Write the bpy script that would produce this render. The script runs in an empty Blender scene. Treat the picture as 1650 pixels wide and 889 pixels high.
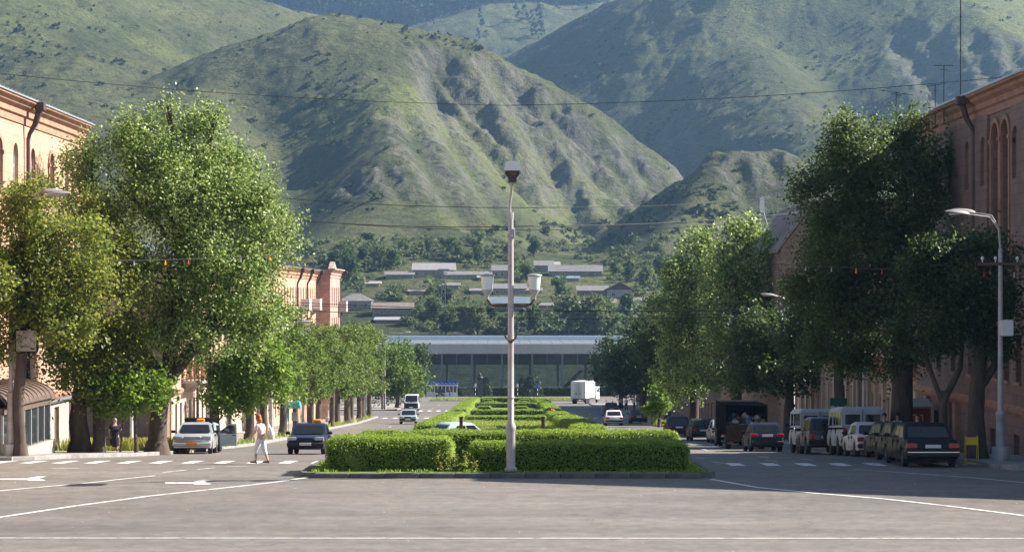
import bpy, math, random
import numpy as np
from mathutils import Vector, Matrix, noise as mnoise
random.seed(7); np.random.seed(7)
S = bpy.context.scene
COL = S.collection
R = math.radians
PI = math.pi

# ------------------------------------------------------------------ camera, sky, sun, exposure
F = 3500.0            # focal length in pixels of the 1650 px wide photograph
CH = 5.6              # camera height above the square
HX, HY = 815.0, 475.0 # vanishing point of the street / true horizon in the photograph
cam_d = bpy.data.cameras.new('camera')
cam_d.sensor_width = 36.0
cam_d.lens = 36.0 * F / 1650.0
cam_d.shift_x = (825.0 - HX) / 1650.0
cam_d.shift_y = (HY - 444.5) / 1650.0
cam_d.clip_start = 1.0
cam_d.clip_end = 20000.0
cam = bpy.data.objects.new('camera', cam_d)
cam.location = (0, 0, CH); cam.rotation_euler = (PI / 2, 0, 0)
COL.objects.link(cam); S.camera = cam

SUN_AZ = math.atan2(1.0, 0.22)     # from the street axis (+Y) towards +X
SUN_EL = R(36)
W = bpy.data.worlds.new('World'); S.world = W; W.use_nodes = True
wn = W.node_tree.nodes
sky = wn.new('ShaderNodeTexSky'); sky.sky_type = 'NISHITA'; sky.sun_disc = False
sky.sun_elevation = SUN_EL; sky.sun_rotation = SUN_AZ
sky.air_density = 1.0; sky.dust_density = 1.0; sky.ozone_density = 1.5
wn['Background'].inputs['Strength'].default_value = 0.05
W.node_tree.links.new(sky.outputs[0], wn['Background'].inputs['Color'])
sl = bpy.data.lights.new('sun', 'SUN'); sl.energy = 5.0; sl.angle = R(0.53); sl.color = (1.0, 0.93, 0.82)
sun = bpy.data.objects.new('sun', sl); COL.objects.link(sun)
sdir = Vector((math.sin(SUN_AZ) * math.cos(SUN_EL), math.cos(SUN_AZ) * math.cos(SUN_EL), math.sin(SUN_EL)))
sun.rotation_euler = (-sdir).to_track_quat('-Z', 'Y').to_euler()
S.view_settings.view_transform = 'Standard'; S.view_settings.look = 'None'
S.view_settings.exposure = 1.55; S.view_settings.gamma = 1.0
S.view_settings.use_curve_mapping = False
HAZE = 0.00011

# ------------------------------------------------------------------ ground profile of the street (it runs downhill)
_k = [(-200, 0.0), (68, 0.0), (75, -0.2), (86, -0.8), (96, -1.45), (106, -2.05), (125, -3.05), (150, -4.25), (180, -5.5), (215, -7.1),
      (250, -8.4), (292, -9.8), (330, -11.2), (357, -12.2), (412, -14.1), (460, -15.9), (500, -17.3), (560, -17.6), (700, -17.6)]
_kx = [a for a, b in _k]; _kz = [b for a, b in _k]
STEP = 3.0
_gy = np.arange(-201, 703, STEP)
_gz = np.interp(_gy, _kx, _kz)
for _ in range(3):
    _t = _gz.copy(); _t[1:-1] = (_gz[:-2] + 2 * _gz[1:-1] + _gz[2:]) / 4
    _t[_gy < 64] = 0; _gz = _t
def g(y): return float(np.interp(y, _gy, _gz))
def at(px, py, y):
    """photograph pixel and distance down the street -> world point"""
    return Vector(((px - HX) * y / F, y, CH - (py - HY) * y / F))
def X(px, y): return (px - HX) * y / F
def Z(py, y): return CH - (py - HY) * y / F
def ground(px, py, dz=0.0):
    lo, hi = 20.0, 690.0
    f = lambda y: HY + F * (CH - g(y) - dz) / y - py
    for _ in range(50):
        m = (lo + hi) / 2
        if f(m) > 0: lo = m
        else: hi = m
    return Vector((X(px, lo), lo, g(lo) + dz))

# ------------------------------------------------------------------ object bookkeeping
def tag(o, label=None, cat=None, group=None, kind=None):
    if label: o['label'] = label
    if cat: o['category'] = cat
    if group: o['group'] = group
    if kind: o['kind'] = kind
    return o
def thing(name, label, cat, loc=(0, 0, 0), rz=0.0, group=None):
    o = bpy.data.objects.new(name, None); COL.objects.link(o)
    o.location = loc; o.rotation_euler = (0, 0, rz); o.empty_display_size = 0.3
    return tag(o, label, cat, group)
def dup(root, loc=None, rz=None, label=None, scale=None):
    r = root.copy(); COL.objects.link(r)
    if loc is not None: r.location = loc
    if rz is not None: r.rotation_euler = (0, 0, rz)
    if scale is not None: r.scale = scale if hasattr(scale, '__len__') else (scale,) * 3
    if label: r['label'] = label
    for ch in list(root.children):
        c = ch.copy(); COL.objects.link(c); c.parent = r
        for gch in list(ch.children):
            d = gch.copy(); COL.objects.link(d); d.parent = c
    return r

class MB:
    """collects faces and links them as ONE mesh object"""
    def __init__(s): s.v = []; s.f = []; s.m = []
    def add(s, vs, fs, m=0):
        o = len(s.v); s.v += [tuple(p) for p in vs]
        s.f += [tuple(i + o for i in f) for f in fs]; s.m += [m] * len(fs); return s
    def hexa(s, p, m=0):
        return s.add(p, [(3, 2, 1, 0), (4, 5, 6, 7), (0, 1, 5, 4), (1, 2, 6, 5), (2, 3, 7, 6), (3, 0, 4, 7)], m)
    def box(s, x0, y0, z0, x1, y1, z1, m=0):
        if x0 > x1: x0, x1 = x1, x0
        if y0 > y1: y0, y1 = y1, y0
        if z0 > z1: z0, z1 = z1, z0
        return s.hexa([(x0, y0, z0), (x1, y0, z0), (x1, y1, z0), (x0, y1, z0), (x0, y0, z1), (x1, y0, z1), (x1, y1, z1), (x0, y1, z1)], m)
    def cbox(s, c, d, m=0, rot=None, bev=0.0):
        """box by centre and size, optionally rotated, with a bevel on all vertical+top edges"""
        a, b, h = d[0] / 2, d[1] / 2, d[2] / 2
        if bev:
            e = min(bev, a * .9, b * .9, h * .9)
            rings = []
            for (zz, ins) in ((-h, e), (-h + e, 0), (h - e, 0), (h, e)):
                aa, bb = a - ins, b - ins
                rings.append([(-aa + e * .6, -bb, zz), (aa - e * .6, -bb, zz), (aa, -bb + e * .6, zz), (aa, bb - e * .6, zz),
                              (aa - e * .6, bb, zz), (-aa + e * .6, bb, zz), (-aa, bb - e * .6, zz), (-aa, -bb + e * .6, zz)])
            pts = [p for r in rings for p in r]
            fs = [tuple(range(7, -1, -1)), tuple(range(24, 32))]
            for k in range(3):
                for i in range(8):
                    j = (i + 1) % 8; fs.append((k * 8 + i, k * 8 + j, k * 8 + 8 + j, k * 8 + 8 + i))
        else:
            pts = [(-a, -b, -h), (a, -b, -h), (a, b, -h), (-a, b, -h), (-a, -b, h), (a, -b, h), (a, b, h), (-a, b, h)]
            fs = [(3, 2, 1, 0), (4, 5, 6, 7), (0, 1, 5, 4), (1, 2, 6, 5), (2, 3, 7, 6), (3, 0, 4, 7)]
        M_ = Matrix.Identity(3) if rot is None else (Matrix.Rotation(rot, 3, 'Z') if not isinstance(rot, Matrix) else rot)
        c = Vector(c)
        return s.add([c + M_ @ Vector(p) for p in pts], fs, m)
    def tube(s, pts, r, n=8, m=0, cap=True):
        pts = [Vector(p) for p in pts]
        if not hasattr(r, '__len__'): r = [r] * len(pts)
        t0 = (pts[1] - pts[0]).normalized()
        u = t0.orthogonal().normalized()
        vs = []; k = len(pts)
        for i, p in enumerate(pts):
            t = (pts[min(i + 1, k - 1)] - pts[max(i - 1, 0)]).normalized()
            u = (u - t * u.dot(t))
            u = u.normalized() if u.length > 1e-6 else t.orthogonal().normalized()
            w = t.cross(u)
            for j in range(n):
                a = 2 * PI * j / n
                vs.append(p + (u * math.cos(a) + w * math.sin(a)) * r[i])
        fs = []
        for i in range(k - 1):
            for j in range(n):
                j2 = (j + 1) % n
                fs.append((i * n + j, i * n + j2, (i + 1) * n + j2, (i + 1) * n + j))
        if cap:
            fs.append(tuple(range(n - 1, -1, -1))); fs.append(tuple((k - 1) * n + j for j in range(n)))
        return s.add(vs, fs, m)
    def lathe(s, prof, c=(0, 0, 0), n=12, m=0, axis='Z'):
        vs = []; fs = []
        for (r, z) in prof:
            for j in range(n):
                a = 2 * PI * j / n
                p = (r * math.cos(a), r * math.sin(a), z)
                if axis == 'X': p = (p[2], p[0], p[1])
                if axis == 'Y': p = (p[0], p[2], p[1])
                vs.append((c[0] + p[0], c[1] + p[1], c[2] + p[2]))
        k = len(prof)
        for i in range(k - 1):
            for j in range(n):
                j2 = (j + 1) % n
                q = (i * n + j, i * n + j2, (i + 1) * n + j2, (i + 1) * n + j)
                fs.append(q if axis != 'Y' else q[::-1])
        fs.append(tuple(range(n - 1, -1, -1))); fs.append(tuple((k - 1) * n + j for j in range(n)))
        return s.add(vs, fs, m)
    def prism(s, poly, vec, m=0):
        n = len(poly); vec = Vector(vec)
        a = [Vector(p) for p in poly]; b = [p + vec for p in a]
        fs = [tuple(range(n - 1, -1, -1)), tuple(range(n, 2 * n))]
        for i in range(n):
            j = (i + 1) % n; fs.append((i, j, n + j, n + i))
        return s.add(a + b, fs, m)
    def ell(s, c, r, m=0, nu=10, nv=6, jit=0.0):
        vs = []; fs = []
        vs.append((c[0], c[1], c[2] - r[2]))
        for i in range(1, nv):
            th = PI * i / nv
            for j in range(nu):
                a = 2 * PI * j / nu; q = 1 + random.uniform(-jit, jit)
                vs.append((c[0] + r[0] * q * math.sin(th) * math.cos(a), c[1] + r[1] * q * math.sin(th) * math.sin(a), c[2] - r[2] * q * math.cos(th)))
        vs.append((c[0], c[1], c[2] + r[2])); L = len(vs) - 1
        for j in range(nu):
            fs.append((0, 1 + (j + 1) % nu, 1 + j)); fs.append((L, L - nu + j, L - nu + (j + 1) % nu))
        for i in range(nv - 2):
            for j in range(nu):
                j2 = (j + 1) % nu; b = 1 + i * nu
                fs.append((b + j, b + j2, b + nu + j2, b + nu + j))
        return s.add(vs, fs, m)
    def build(s, name, mats, parent=None, smooth=None, kind=None, loc=None, rz=None):
        me = bpy.data.meshes.new(name); me.from_pydata(s.v, [], s.f)
        if not isinstance(mats, (list, tuple)): mats = [mats]
        for m in mats: me.materials.append(m)
        if len(mats) > 1: me.polygons.foreach_set('material_index', s.m)
        if smooth is not None:
            me.polygons.foreach_set('use_smooth', [True] * len(s.f))
            me.update(); me.set_sharp_from_angle(angle=R(smooth))
        me.update()
        o = bpy.data.objects.new(name, me); COL.objects.link(o)
        if parent: o.parent = parent
        if loc is not None: o.location = loc
        if rz is not None: o.rotation_euler = (0, 0, rz)
        if kind: o['kind'] = kind
        return o

def share(o, parent=None, loc=None, rz=None, scale=None, mat=None):
    """another piece using the same mesh"""
    c = bpy.data.objects.new(o.name.split('.')[0], o.data); COL.objects.link(c)
    if parent: c.parent = parent
    if loc is not None: c.location = loc
    if rz is not None: c.rotation_euler = (0, 0, rz) if not hasattr(rz, '__len__') else rz
    if scale is not None: c.scale = scale
    if o.get('kind'): c['kind'] = o['kind']
    return c

# ------------------------------------------------------------------ procedural materials
def _n(nt, t, **kw):
    n = nt.nodes.new(t)
    for k, v in kw.items():
        if k in n.inputs: n.inputs[k].default_value = v
        else: setattr(n, k, v)
    return n
def mat(name, col, rough=.75, metal=0.0, var=.12, scale=3.0, bump=0.0, bscale=25.0, spec=.4, dirt=None, dscale=.8, damt=.5, stretch=(1, 1, 1), coat=0.0):
    m = bpy.data.materials.new(name); m.use_nodes = True
    nt = m.node_tree; L = nt.links.new; b = nt.nodes['Principled BSDF']
    tc = _n(nt, 'ShaderNodeTexCoord'); mp = _n(nt, 'ShaderNodeMapping'); mp.inputs['Scale'].default_value = stretch
    L(tc.outputs['Object'], mp.inputs['Vector'])
    nz = _n(nt, 'ShaderNodeTexNoise', Scale=scale, Detail=6.0, Roughness=.6); L(mp.outputs[0], nz.inputs['Vector'])
    mx = _n(nt, 'ShaderNodeMix', data_type='RGBA')
    lo = [max(0, c * (1 - var)) for c in col]; hi = [min(1, c * (1 + var)) for c in col]
    mx.inputs[6].default_value = (*lo, 1); mx.inputs[7].default_value = (*hi, 1)
    cr = _n(nt, 'ShaderNodeMapRange'); cr.inputs[1].default_value = .3; cr.inputs[2].default_value = .7
    L(nz.outputs['Fac'], cr.inputs[0]); L(cr.outputs[0], mx.inputs[0])
    out = mx.outputs[2]
    if dirt:
        n2 = _n(nt, 'ShaderNodeTexNoise', Scale=dscale, Detail=8.0, Roughness=.65); L(mp.outputs[0], n2.inputs['Vector'])
        r2 = _n(nt, 'ShaderNodeMapRange'); r2.inputs[1].default_value = .5; r2.inputs[2].default_value = .68; r2.inputs[4].default_value = damt
        L(n2.outputs['Fac'], r2.inputs[0])
        m2 = _n(nt, 'ShaderNodeMix', data_type='RGBA'); m2.inputs[7].default_value = (*dirt, 1)
        L(out, m2.inputs[6]); L(r2.outputs[0], m2.inputs[0]); out = m2.outputs[2]
    L(out, b.inputs['Base Color'])
    b.inputs['Roughness'].default_value = rough; b.inputs['Metallic'].default_value = metal
    b.inputs['Specular IOR Level'].default_value = spec
    if coat: b.inputs['Coat Weight'].default_value = coat; b.inputs['Coat Roughness'].default_value = .08
    if bump:
        n3 = _n(nt, 'ShaderNodeTexNoise', Scale=bscale, Detail=5.0); L(mp.outputs[0], n3.inputs['Vector'])
        bp = _n(nt, 'ShaderNodeBump', Strength=bump, Distance=.02); L(n3.outputs['Fac'], bp.inputs['Height']); L(bp.outputs[0], b.inputs['Normal'])
    return m
def leaf_mat(name, cols, trans=.35, rough=.45, spec=.5, tcol=None):
    """leaves: hue by leaf, part of the light passes through"""
    m = bpy.data.materials.new(name); m.use_nodes = True
    nt = m.node_tree; L = nt.links.new; b = nt.nodes['Principled BSDF']; out = nt.nodes['Material Output']
    ge = _n(nt, 'ShaderNodeNewGeometry'); rp = _n(nt, 'ShaderNodeValToRGB')
    el = rp.color_ramp.elements
    el[0].color = (*cols[0], 1); el[1].color = (*cols[-1], 1)
    for i, c in enumerate(cols[1:-1]): e = el.new((i + 1) / (len(cols) - 1)); e.color = (*c, 1)
    L(ge.outputs['Random Per Island'], rp.inputs[0])
    L(rp.outputs[0], b.inputs['Base Color'])
    b.inputs['Roughness'].default_value = rough; b.inputs['Specular IOR Level'].default_value = spec
    tr = _n(nt, 'ShaderNodeBsdfTranslucent'); hs = _n(nt, 'ShaderNodeHueSaturation', Saturation=.95, Value=2.0, Hue=.478)
    L(rp.outputs[0], hs.inputs['Color']); L(hs.outputs[0], tr.inputs['Color'])
    ms = _n(nt, 'ShaderNodeMixShader'); ms.inputs[0].default_value = trans
    L(b.outputs[0], ms.inputs[1]); L(tr.outputs[0], ms.inputs[2]); L(ms.outputs[0], out.inputs['Surface'])
    return m

def ashlar(m, bw=.75, bh=.40, dark=.80, bump=.35):
    """courses of cut stone: thin joints and a slight change of tone from block to block"""
    nt = m.node_tree; L = nt.links.new; b = nt.nodes['Principled BSDF']; src = b.inputs['Base Color'].links[0].from_socket
    tc = _n(nt, 'ShaderNodeTexCoord'); sp = _n(nt, 'ShaderNodeSeparateXYZ'); cb = _n(nt, 'ShaderNodeCombineXYZ'); ad = _n(nt, 'ShaderNodeMath', operation='ADD')
    L(tc.outputs['Object'], sp.inputs[0]); L(sp.outputs['X'], ad.inputs[0]); L(sp.outputs['Y'], ad.inputs[1]); L(ad.outputs[0], cb.inputs['X']); L(sp.outputs['Z'], cb.inputs['Y'])
    br = _n(nt, 'ShaderNodeTexBrick'); br.inputs['Scale'].default_value = 1.0; br.inputs['Mortar Size'].default_value = .012; br.inputs['Brick Width'].default_value = bw; br.inputs['Row Height'].default_value = bh
    br.inputs['Color1'].default_value = (1, 1, 1, 1); br.inputs['Color2'].default_value = (dark + .06, dark + .04, dark + .04, 1); br.inputs['Mortar'].default_value = (.62, .60, .58, 1)
    L(cb.outputs[0], br.inputs['Vector']); mx = _n(nt, 'ShaderNodeMix', data_type='RGBA', blend_type='MULTIPLY'); mx.inputs[0].default_value = 1
    L(src, mx.inputs[6]); L(br.outputs['Color'], mx.inputs[7]); L(mx.outputs[2], b.inputs['Base Color'])
M = {}
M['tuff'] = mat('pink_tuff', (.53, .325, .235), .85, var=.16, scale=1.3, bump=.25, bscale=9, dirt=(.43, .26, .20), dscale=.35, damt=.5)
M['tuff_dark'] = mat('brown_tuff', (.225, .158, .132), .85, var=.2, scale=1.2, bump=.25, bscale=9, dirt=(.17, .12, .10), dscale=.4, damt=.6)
M['tuff_trim'] = mat('tuff_trim', (.36, .20, .135), .85, var=.2, scale=2, bump=.2, dirt=(.14, .09, .07), dscale=.8, damt=.6)
M['tuff_red'] = mat('red_tuff', (.44, .28, .24), .85, var=.18, scale=1.5, bump=.25, bscale=9)
for k_ in ('tuff', 'tuff_dark', 'tuff_red'): ashlar(M[k_])
M['plaster'] = mat('grey_plaster', (.36, .33, .29), .9, var=.18, scale=1.5, bump=.2, dirt=(.17, .15, .13), dscale=.7, damt=.6)
M['cream'] = mat('cream_plaster', (.50, .39, .30), .9, var=.12, scale=1.5, bump=.1, dirt=(.35, .27, .2), dscale=.7, damt=.5)
M['concrete'] = mat('concrete', (.42, .40, .37), .9, var=.15, scale=2, bump=.2, dirt=(.2, .19, .18), dscale=.5, damt=.5)
M['kerb'] = mat('kerb_stone', (.27, .26, .25), .9, var=.25, scale=3, bump=.3, dirt=(.10, .10, .10), dscale=1.2, damt=.6)
M['kerb_dark'] = mat('dark_kerb_stone', (.10, .10, .10), .85, var=.3, scale=3, bump=.4, dirt=(.2, .19, .17), dscale=1.2, damt=.4)
M['roof_metal'] = mat('galvanised_roof', (.50, .53, .56), .4, .6, var=.12, scale=1, dirt=(.3, .2, .15), dscale=.5, damt=.3)
M['roof_grey'] = mat('asbestos_roof', (.17, .165, .165), .85, var=.2, scale=.8, dirt=(.22, .2, .18), dscale=.3, damt=.6)
M['roof_pale'] = mat('pale_roof', (.30, .285, .285), .6, var=.1, scale=.6, dirt=(.28, .21, .18), dscale=.3, damt=.6)
M['roof_blue'] = mat('bluish_roof', (.14, .18, .22), .6, var=.12, scale=.6, dirt=(.25, .28, .3), dscale=.3, damt=.4)
M['roof_rust'] = mat('rusty_roof', (.22, .17, .15), .75, .1, var=.25, scale=.8, dirt=(.2, .12, .09), dscale=.6, damt=.5)
M['house'] = mat('house_plaster', (.33, .30, .27), .9, var=.15, scale=.5, dirt=(.28, .24, .2), dscale=.3, damt=.5)
M['house_dark'] = mat('house_stone', (.25, .23, .22), .9, var=.2, scale=.5, dirt=(.15, .13, .12), dscale=.3, damt=.5)
M['wood'] = mat('brown_wood', (.30, .15, .07), .6, var=.25, scale=4, stretch=(1, 1, .2))
M['wood_dark'] = mat('dark_wood', (.10, .06, .045), .6, var=.3, scale=4)
M['frame_white'] = mat('white_frame', (.66, .66, .64), .5, var=.06)
M['frame_brown'] = mat('brown_frame', (.17, .10, .07), .6, var=.15)
M['glass'] = mat('window_glass', (.03, .035, .04), .08, var=.2, scale=.8, spec=.9)
M['carglass'] = mat('car_glass', (.012, .014, .016), .1, var=.2, spec=.45)
M['metal'] = mat('painted_metal', (.33, .34, .35), .5, .3, var=.15, dirt=(.22, .18, .15), dscale=2, damt=.4)
M['pole'] = mat('grey_pole_paint', (.44, .42, .43), .5, .2, var=.15, scale=5, dirt=(.2, .15, .12), dscale=2.5, damt=.6)
M['pole_white'] = mat('whitewash', (.62, .61, .60), .7, var=.1, scale=5, dirt=(.3, .26, .22), dscale=3, damt=.6)
M['pipe'] = mat('zinc_pipe', (.17, .17, .18), .55, .3, var=.2, scale=2, dirt=(.16, .10, .07), dscale=1, damt=.5)
M['drain'] = mat('old_drainpipe', (.075, .06, .06), .6, .2, var=.3, scale=2, dirt=(.13, .07, .05), dscale=1.2, damt=.5)
M['rust'] = mat('rust', (.11, .06, .045), .85, var=.35, scale=6)
M['black'] = mat('black_metal', (.02, .02, .022), .6, var=.2, spec=.12)
M['truck_black'] = mat('matt_black_body', (.018, .018, .02), .95, var=.2, spec=0.0)
M['dark'] = mat('dark_interior', (.018, .018, .018), .9, var=.2)
M['rubber'] = mat('tyre_rubber', (.022, .022, .024), .85, var=.2)
M['rim'] = mat('wheel_rim', (.42, .42, .43), .4, .7, var=.1)
M['chrome'] = mat('chrome', (.65, .66, .68), .15, .95, var=.05)
M['plastic'] = mat('dark_bumper_plastic', (.03, .03, .034), .6, var=.15, spec=.15)
M['lamp_glass'] = mat('headlight_glass', (.34, .36, .37), .12, .3, var=.1, spec=.8)
M['red_glass'] = mat('tail_light_red', (.40, .02, .015), .2, var=.1, spec=.6)
M['amber'] = mat('amber_plastic', (.85, .36, .02), .4, var=.08)
M['plate_white'] = mat('plate_white', (.6, .6, .58), .5, var=.05)
M['plate_orange'] = mat('plate_orange', (.80, .25, .02), .5, var=.06)
M['globe'] = mat('milky_lantern', (.70, .74, .72), .25, var=.06, scale=2, spec=.6)
M['white'] = mat('white_paint', (.72, .72, .71), .5, var=.06, dirt=(.5, .48, .45), dscale=1, damt=.3)
M['paint_line'] = mat('road_paint', (.66, .65, .62), .8, var=.12, scale=8, dirt=(.21, .195, .18), dscale=3.4, damt=.9)
M['yellow'] = mat('yellow_paint', (.70, .46, .03), .5, var=.1)
M['teal'] = mat('teal_paint', (.06, .38, .42), .5, var=.1)
M['green_paint'] = mat('green_paint', (.02, .13, .08), .5, var=.1)
M['red_paint'] = mat('red_paint', (.50, .05, .03), .6, var=.12)
M['redbrown'] = mat('red_brown_paint', (.22, .05, .035), .6, var=.15)
M['blue_paint'] = mat('blue_paint', (.04, .10, .42), .6, var=.1)
M['bark'] = mat('bark', (.085, .065, .052), .95, var=.45, scale=5, bump=1.0, bscale=14, stretch=(1, 1, .25))
M['bark_pale'] = mat('grey_bark', (.14, .115, .095), .95, var=.4, scale=5, bump=.9, bscale=14, stretch=(1, 1, .25))
M['skin'] = mat('skin', (.50, .29, .21), .6, var=.06)
M['cable'] = mat('cable', (.025, .025, .027), .7, var=.1)
# ------------------------------------------------------------------ road and pavement materials
def asphalt_mat(name, base=(.168, .150, .135)):
    m = bpy.data.materials.new(name); m.use_nodes = True
    nt = m.node_tree; L = nt.links.new; b = nt.nodes['Principled BSDF']
    tc = _n(nt, 'ShaderNodeTexCoord')
    def nz(scale, det, st=(1, 1, 1), ro=.6):
        mp = _n(nt, 'ShaderNodeMapping'); mp.inputs['Scale'].default_value = st
        L(tc.outputs['Object'], mp.inputs['Vector'])
        n = _n(nt, 'ShaderNodeTexNoise', Scale=scale, Detail=det, Roughness=ro); L(mp.outputs[0], n.inputs['Vector']); return n.outputs['Fac']
    def mul(a, fac, lo, hi, f0=.35, f1=.65):
        r = _n(nt, 'ShaderNodeMapRange'); r.inputs[1].default_value = f0; r.inputs[2].default_value = f1; r.inputs[3].default_value = lo; r.inputs[4].default_value = hi
        L(fac, r.inputs[0])
        x = _n(nt, 'ShaderNodeMix', data_type='RGBA', blend_type='MULTIPLY'); x.inputs[0].default_value = 1
        L(a, x.inputs[6]); L(r.outputs[0], x.inputs[7]); return x.outputs[2]
    rgb = _n(nt, 'ShaderNodeRGB'); rgb.outputs[0].default_value = (*base, 1)
    c = mul(rgb.outputs[0], nz(.10, 6, (1, .8, 1)), .91, 1.08)
    c = mul(c, nz(.35, 6, (.12, 1.3, 1)), .82, 1.14)          # bands worn by traffic across the square
    c = mul(c, nz(1.6, 8), .84, 1.14)
    c = mul(c, nz(7, 4, (.6, 1.4, 1), .8), .80, 1.18)
    c = mul(c, nz(.055, 4, (1, .5, 1), .5), .93, 1.03, .46, .54)   # old resurfaced areas
    c = mul(c, nz(34, 3, ro=.8), .72, 1.26, .3, .7)           # aggregate
    c = mul(c, nz(.9, 9, (.5, 2.4, 1), .75), .62, 1.0, .30, .36)  # old oil stains
    vo = _n(nt, 'ShaderNodeTexVoronoi', feature='DISTANCE_TO_EDGE', Scale=.16)
    mp = _n(nt, 'ShaderNodeMapping'); L(tc.outputs['Object'], mp.inputs['Vector'])
    n5 = _n(nt, 'ShaderNodeTexNoise', Scale=.22, Detail=6.0)
    L(mp.outputs[0], n5.inputs['Vector'])
    va = _n(nt, 'ShaderNodeVectorMath', operation='MULTIPLY_ADD'); va.inputs[1].default_value = (5.0, 7.0, 0.0)
    L(n5.outputs['Color'], va.inputs[0]); L(mp.outputs[0], va.inputs[2]); L(va.outputs[0], vo.inputs['Vector'])
    c = mul(c, vo.outputs['Distance'], .76, 1.0, .001, .004)  # fine cracks
    L(c, b.inputs['Base Color']); b.inputs['Roughness'].default_value = .82; b.inputs['Specular IOR Level'].default_value = .35
    n3 = _n(nt, 'ShaderNodeTexNoise', Scale=55.0, Detail=4.0); L(tc.outputs['Object'], n3.inputs['Vector'])
    bp = _n(nt, 'ShaderNodeBump', Strength=.35, Distance=.02); L(n3.outputs['Fac'], bp.inputs['Height']); L(bp.outputs[0], b.inputs['Normal'])
    return m
M['asphalt'] = asphalt_mat('asphalt')
M['pavement'] = mat('worn_pavement', (.30, .265, .23), .9, var=.18, scale=1.5, bump=.3, bscale=20, dirt=(.17, .15, .13), dscale=.6, damt=.6)
M['earth'] = mat('dusty_earth', (.20, .165, .12), .95, var=.3, scale=1.2, bump=.4, dirt=(.08, .10, .04), dscale=.5, damt=.7)
M['grass_bed'] = mat('grass_bed', (.12, .18, .03), .95, var=.4, scale=2.5, bump=.6, bscale=12, dirt=(.15, .14, .05), dscale=.7, damt=.6)
M['grass'] = leaf_mat('grass_blades', [(.10, .17, .02), (.17, .25, .03), (.23, .27, .05)], .45, .6)
M['yellow_weeds'] = leaf_mat('weed_leaves', [(.10, .16, .02), (.19, .22, .03), (.25, .22, .03)], .4, .6)
M['hedge'] = leaf_mat('hedge_leaves', [(.09, .16, .013), (.16, .26, .02), (.24, .35, .033)], .42, .55)
M['hedge_shaded'] = leaf_mat('shaded_hedge_leaves', [(.018, .036, .012), (.028, .052, .016), (.042, .07, .022)], .2, .6, .3)  # hedge leaves with the shade before the station put into their colour
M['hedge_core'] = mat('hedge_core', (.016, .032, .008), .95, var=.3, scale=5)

# ------------------------------------------------------------------ ground sheet and road
def sheet(name, rows, m, kind='structure', dz=0.0):
    """rows: list of (y0, y1, x0, x1), draped on the street profile"""
    mb = MB()
    for (y0, y1, x0, x1) in rows:
        ys = [y0] + [y for y in _gy if y0 + .01 < y < y1 - .01] + [y1]
        vs = []
        for y in ys: vs += [(x0, y, g(y) + dz), (x1, y, g(y) + dz)]
        mb.add(vs, [(2 * i, 2 * i + 1, 2 * i + 3, 2 * i + 2) for i in range(len(ys) - 1)])
    return mb.build(name, m, kind=kind)
sheet('ground', [(-200, 520, -600, 600)], M['earth'], dz=-.06)
road = sheet('road', [(-100, 82, -70, 70), (82, 330, -23, 24), (330, 470, -75, 75)], M['asphalt'])

def pavement(name, pts_in, x_out, h=.13):
    """pts_in: kerb line [(x, y)...] going away from the square; x_out: far side"""
    sgn = 1 if pts_in[-1][0] > 0 else -1
    ys = sorted(set([y for _, y in pts_in] + [y for y in _gy if pts_in[0][1] < y < pts_in[-1][1]]))
    px = [p[0] for p in pts_in]; py = [p[1] for p in pts_in]
    top = MB(); kb = MB(); vs = []; ks = []
    for y in ys:
        xi = float(np.interp(y, py, px)); z = g(y)
        vs += [(xi + sgn * .22, y, z + h + .004), (x_out, y, z + h + .004)]
        ks += [(xi, y, z - .05), (xi, y, z + h), (xi + sgn * .03, y, z + h + .02), (xi + sgn * .22, y, z + h + .02), (xi + sgn * .22, y, z)]
    n = len(ys)
    top.add(vs, [(2 * i, 2 * i + 1, 2 * i + 3, 2 * i + 2) if sgn > 0 else (2 * i, 2 * i + 2, 2 * i + 3, 2 * i + 1) for i in range(n - 1)])
    kb.add(ks, [(5 * i + j, 5 * i + j + 1, 5 * i + 5 + j + 1, 5 * i + 5 + j) for i in range(n - 1) for j in range(4)])
    kb.add([], [])
    # closed ends
    for e in (0, n - 1):
        y = ys[e]; xi = float(np.interp(y, py, px)); d = -.01 if e == 0 else .01
        kb.box(xi, y - .1 + d * 5, g(y) - .1, x_out, y + .1 + d * 5, g(y) + h + .012)
    p = top.build(name, M['pavement'], kind='structure')
    k = kb.build('kerb', M['kerb'], p)
    return p
pavement('pavement', [(-18.0, 79.3), (-17.35, 80.0), (-16.8, 83), (-15.6, 86.5), (-14.95, 89.5), (-14.9, 93), (-14.85, 112), (-14.4, 122), (-14.4, 245), (-15.5, 250)], -24)
pavement('pavement', [(-15.5, 285), (-14.4, 288), (-14.2, 345)], -24)
pavement('pavement', [(16.6, 70.5), (16.1, 72), (16.0, 120), (15.6, 150)], 32)
pavement('pavement', [(15.5, 186), (13.6, 192), (13.2, 200), (13.2, 345)], 30)

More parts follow.
